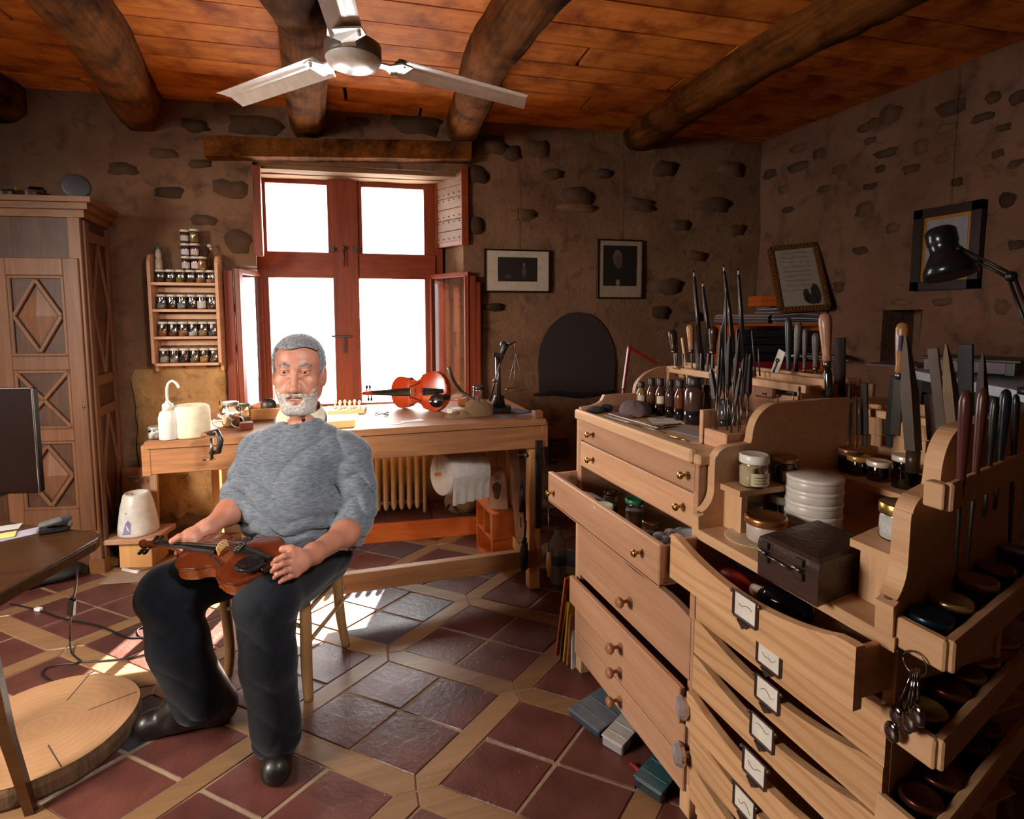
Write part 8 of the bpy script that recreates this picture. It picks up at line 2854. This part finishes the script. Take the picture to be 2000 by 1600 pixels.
F2 = head_field(.0024, False)
for s in (-1, 1):
    C_(F2, (s * .014, .090, -.058), (s * .034, .078, -.072), .0065, .007, k=.012)
mk_mesh('beard', [surf(F2.evaluate(beard_warp))], M_BEARD, man)
F3 = Field(.0018)
for s in (-1, 1):
    C_(F3, (s * .003, .0985, -.0575), (s * .018, .0955, -.0610), .0060, .0062, k=.005)
    C_(F3, (s * .018, .0955, -.0610), (s * .034, .0830, -.0740), .0062, .0050, k=.006)
mk_mesh('moustache', [surf(F3.evaluate(lambda X, Y, Z, f: f + .0007 * np.sin(X * 1900 + Z * 700) * np.sin(Y * 1300)))], M_BEARD, man)

# --- shirt collar and microphone
def ring_pts(z, r1, r2, a0, a1, n=30, tilt=0):
    return [Vector(hp(r1 * math.sin(a), -.045 + r2 * math.cos(a), z + tilt * math.cos(a))) for a in [R(a0 + (a1 - a0) * k / n) for k in range(n + 1)]]


mb = MB()
top = ring_pts(-.128, .066, .066, 25, 335, 40, -.022); bot = ring_pts(-.168, .082, .082, 25, 335, 40, -.03)
mb.add([p for pr in zip(top, bot) for p in pr], [(2 * k, 2 * k + 1, 2 * k + 3, 2 * k + 2) for k in range(40)], True)
top2 = ring_pts(-.126, .068, .068, 25, 335, 40, -.022); bot2 = ring_pts(-.175, .090, .088, 15, 345, 40, -.03)
mb.add([p for pr in zip(top2, bot2) for p in pr], [(2 * k, 2 * k + 2, 2 * k + 3, 2 * k + 1) for k in range(40)], True)
mb.build('shirt_collar', plain('cream_shirt', '#d8cdb4', .85), man)
mb = MB(); p = O(589, 822, 1.84); mb.bar(p, p + Vector((.012, 0, .004)), .012, .010); mb.build('lapel_microphone', M_BLACK, man)


# --- sweater
def crease(t):
    return 1 - 2 * np.abs(np.sin(t)) ** .55


def sweater_warp(X, Y, Z, f):
    a = X * cyw - Y * syw + .755                   # across the picture, 0 at his middle
    zz = Z
    env = lambda c, s_: np.exp(-((zz - c) / s_) ** 2)
    arm = np.clip((np.abs(a + .0) - .155) / .04, 0, 1)
    bunch = crease(zz * 62 + 1.6 * np.sin(a * 17) + .9 * np.sin(a * 43 + 1)) * env(.585, .055)
    diag = crease((a * .9 + zz) * 21 + 1.3 * np.sin(zz * 19 + a * 6)) * env(.72, .09)
    diag2 = crease((a * 1.1 - zz) * 17 + 1.1 * np.sin(zz * 15 + 2)) * env(.80, .10)
    pull = crease(a * 26 + zz * 7 + .9 * np.sin(zz * 16)) * env(.93, .08)
    armf = crease(zz * 44 + a * 26 + 1.1 * np.sin(a * 50)) * np.clip((.88 - zz) / .12, 0, 1)
    armpit = crease((np.abs(a) * 1.5 + zz) * 26) * np.exp(-((np.abs(a) - .15) / .03) ** 2) * env(.86, .08)
    return f + (.0095 * bunch + .0085 * diag + .0055 * diag2) * (1 - arm) + .0035 * pull + .0065 * armf * arm + .006 * armpit


FS = Field(.0042)
FS.cap(O(514, 890, 1.94), O(678, 894, 1.99), .066, .067, k=.05)
FS.cap(O(578, 852, 1.95), O(522, 884, 1.94), .050, .058, k=.04)
FS.cap(O(608, 850, 1.97), O(676, 886, 1.98), .050, .058, k=.04)
FS.ell(O(585, 900, 1.95), (.168, .118, .135), HMc, k=.05)
FS.ell(O(572, 985, 1.90), (.160, .132, .13), HMc, k=.05)
FS.ell(O(575, 1022, 1.93), (.152, .128, .05), HMc, k=.05)
FS.ell(O(578, 1040, 1.95), (.150, .125, .03), HMc, k=.03)
FS.cap(O(594, 856, 1.96), O(592, 880, 1.95), .064, .10, k=.05)
FS.cap(O(502, 888, 1.93), O(483, 940, 1.90), .062, .057, k=.035)
FS.cap(O(483, 940, 1.90), O(470, 978, 1.87), .057, .052, k=.03)
FS.cap(O(466, 966, 1.88), O(459, 992, 1.855), .054, .050, k=.008)
FS.cap(O(688, 892, 1.98), O(697, 965, 1.95), .065, .062, k=.035)
FS.cap(O(697, 965, 1.95), O(691, 1018, 1.90), .062, .058, k=.03)
FS.cap(O(698, 1000, 1.91), O(682, 1040, 1.855), .062, .055, k=.008)
# neck opening
FS.cap(hp(0, -.035, -.10), hp(0, -.035, -.175), .086, .074, k=.008, sub=True)
FS.cap(hp(0, .02, -.15), hp(0, .03, -.20), .05, .03, k=.012, sub=True)
swm = surf(FS.evaluate(sweater_warp))
mk_mesh('sweater', [swm], M_SWEAT, man)
mb = MB(); mb.tube([Vector(hp(.083 * math.sin(a), -.036 + .083 * math.cos(a), -.178 - .046 * math.cos(a))) for a in [2 * PI * k / 40 for k in range(41)]], .0095, 8); mb.build('neckband', M_SWEAT, man)


# --- jeans
def jeans_warp(X, Y, Z, f):
    a = X * cyw - Y * syw
    g = crease(Z * 26 + a * 15 + 1.2 * np.sin(a * 20)) * .6 + crease(Z * 15 - a * 26) * .4
    w_ = .0028 + .004 * np.exp(-((Z - .10) / .05) ** 2) + .003 * np.exp(-((Z - .45) / .05) ** 2)
    return f + w_ * g


FJ = Field(.0048)
FJ.ell(O(585, 1062, 1.96), (.165, .135, .085), HMc, k=.04)
FJ.cap(O(545, 1082, 1.93), kL, .088, .076, k=.05)
FJ.cap(O(632, 1088, 1.93), kR, .092, .076, k=.05)
FJ.cap(kL, O(350, 1262, 1.67), .076, .078, k=.03); FJ.cap(O(350, 1262, 1.67), O(390, 1362, 1.715), .078, .074, k=.03)
FJ.cap(kR, O(524, 1290, 1.535), .076, .070, k=.03); FJ.cap(O(524, 1290, 1.545), O(541, 1432, 1.59), .070, .066, k=.03)
jm = surf(FJ.evaluate(jeans_warp))
mk_mesh('jeans', [jm], M_JEAN, man)

# --- boots
for (an, toe, heel) in ((O(392, 1352, 1.71), onz(322, 1408, .04), onz(428, 1385, .04)), (O(541, 1405, 1.585), onz(541, 1492, .04), onz(545, 1410, .04))):
    FT = Field(.004)
    toe = Vector((toe.x, toe.y, .040)); heel = Vector((heel.x, heel.y, .045))
    toe = heel + (toe - heel).normalized() * max(.19, min(.23, (toe - heel).length))
    mid = toe.lerp(heel, .42) + Vector((0, 0, .030))
    FT.cap(heel, toe, .044, .042, k=.02); FT.cap(heel, mid, .046, .052, k=.02)
    FT.cap(heel + Vector((0, 0, .02)), Vector((an.x, an.y, .20)), .052, .056, k=.03); FT.cap(mid, Vector((an.x, an.y, .14)), .046, .050, k=.03)
    fm = surf(FT.evaluate(lambda X, Y, Z, f: np.maximum(f, .002 - Z)))
    bo = mk_mesh('boot', [fm], M_BOOT, man)

# ================================================================ chair
l1, l2, l3 = onz(445, 1320, 0), onz(603, 1368, 0), onz(676, 1262, 0)
l4 = l1 + (l3 - l2)
cc_ = (l1 + l2 + l3 + l4) / 4
chr_ = T('chair', 'light wooden side chair with curved legs and thin rungs under the seated man', 'chair', cc_)
SH_ = .405
def leg_curve(p, back, top):
    out = (p - cc_).normalized()
    q = p - out * .015
    if not back:
        return [p, p + Vector((0, 0, .12)) - out * .012, p + Vector((0, 0, .28)) - out * .004, Vector((p.x, p.y, SH_)) - out * .015]
    return [p, p + Vector((0, 0, .15)) - out * .02, p + Vector((0, 0, .32)) - out * .025, Vector((p.x, p.y, SH_)) - out * .02, Vector((p.x, p.y, top)) + out * .02]
for p, bk_ in ((l1, 0), (l2, 0), (l3, 1), (l4, 1)):
    pts = catmull(leg_curve(p, bk_, .80), 6)
    mb = MB(); n_ = len(pts); mb.tube(pts, [.0155 + .004 * math.sin(PI * k / n_) for k in range(n_)], 8); mb.build('leg', M_CHAIR, chr_)
s4 = [l1, l2, l3, l4]
mb = MB(); o4 = [cc_ + (p - cc_) * 1.06 + Vector((0, 0, SH_)) for p in s4]; mb.prism(o4, (0, 0, .025)); mb.build('seat', wood('rush_seat', '#a8865a', '#7c6040', 0, 3, .8), chr_)
for a, b_, z in ((l1, l2, .26), (l2, l3, .20), (l3, l4, .24), (l4, l1, .20), (l2, l3, .31), (l1, l4, .30)):
    mb = MB(); mb.tube([a + Vector((0, 0, z)), b_ + Vector((0, 0, z + .0))], .0075, 8); mb.build('rung', M_CHAIR, chr_)
for z in (.58, .74):
    mb = MB(); mb.bar(l3 + Vector((0, 0, z)), l4 + Vector((0, 0, z)), .018, .05); mb.build('back_rail', M_CHAIR, chr_)

# ================================================================ violin on his lap
tA, tB = O(542, 1108, 1.54), O(300, 1066, 1.70)
vx = (tB - tA).normalized()
tc = Vector((-syw, -cyw, 0))
vz = (Vector((0, 0, 1)) * math.cos(R(20)) + tc * math.sin(R(20))); vz = (vz - vx * vz.dot(vx)).normalized()
vy = vz.cross(vx)
MV2 = Matrix((vx, vy, vz)).transposed()
make_violin('brown varnished violin with black chin rest lying across the man\'s thighs', tA - vz * .018, MV2, .95, '#52200c', '#8a4418')
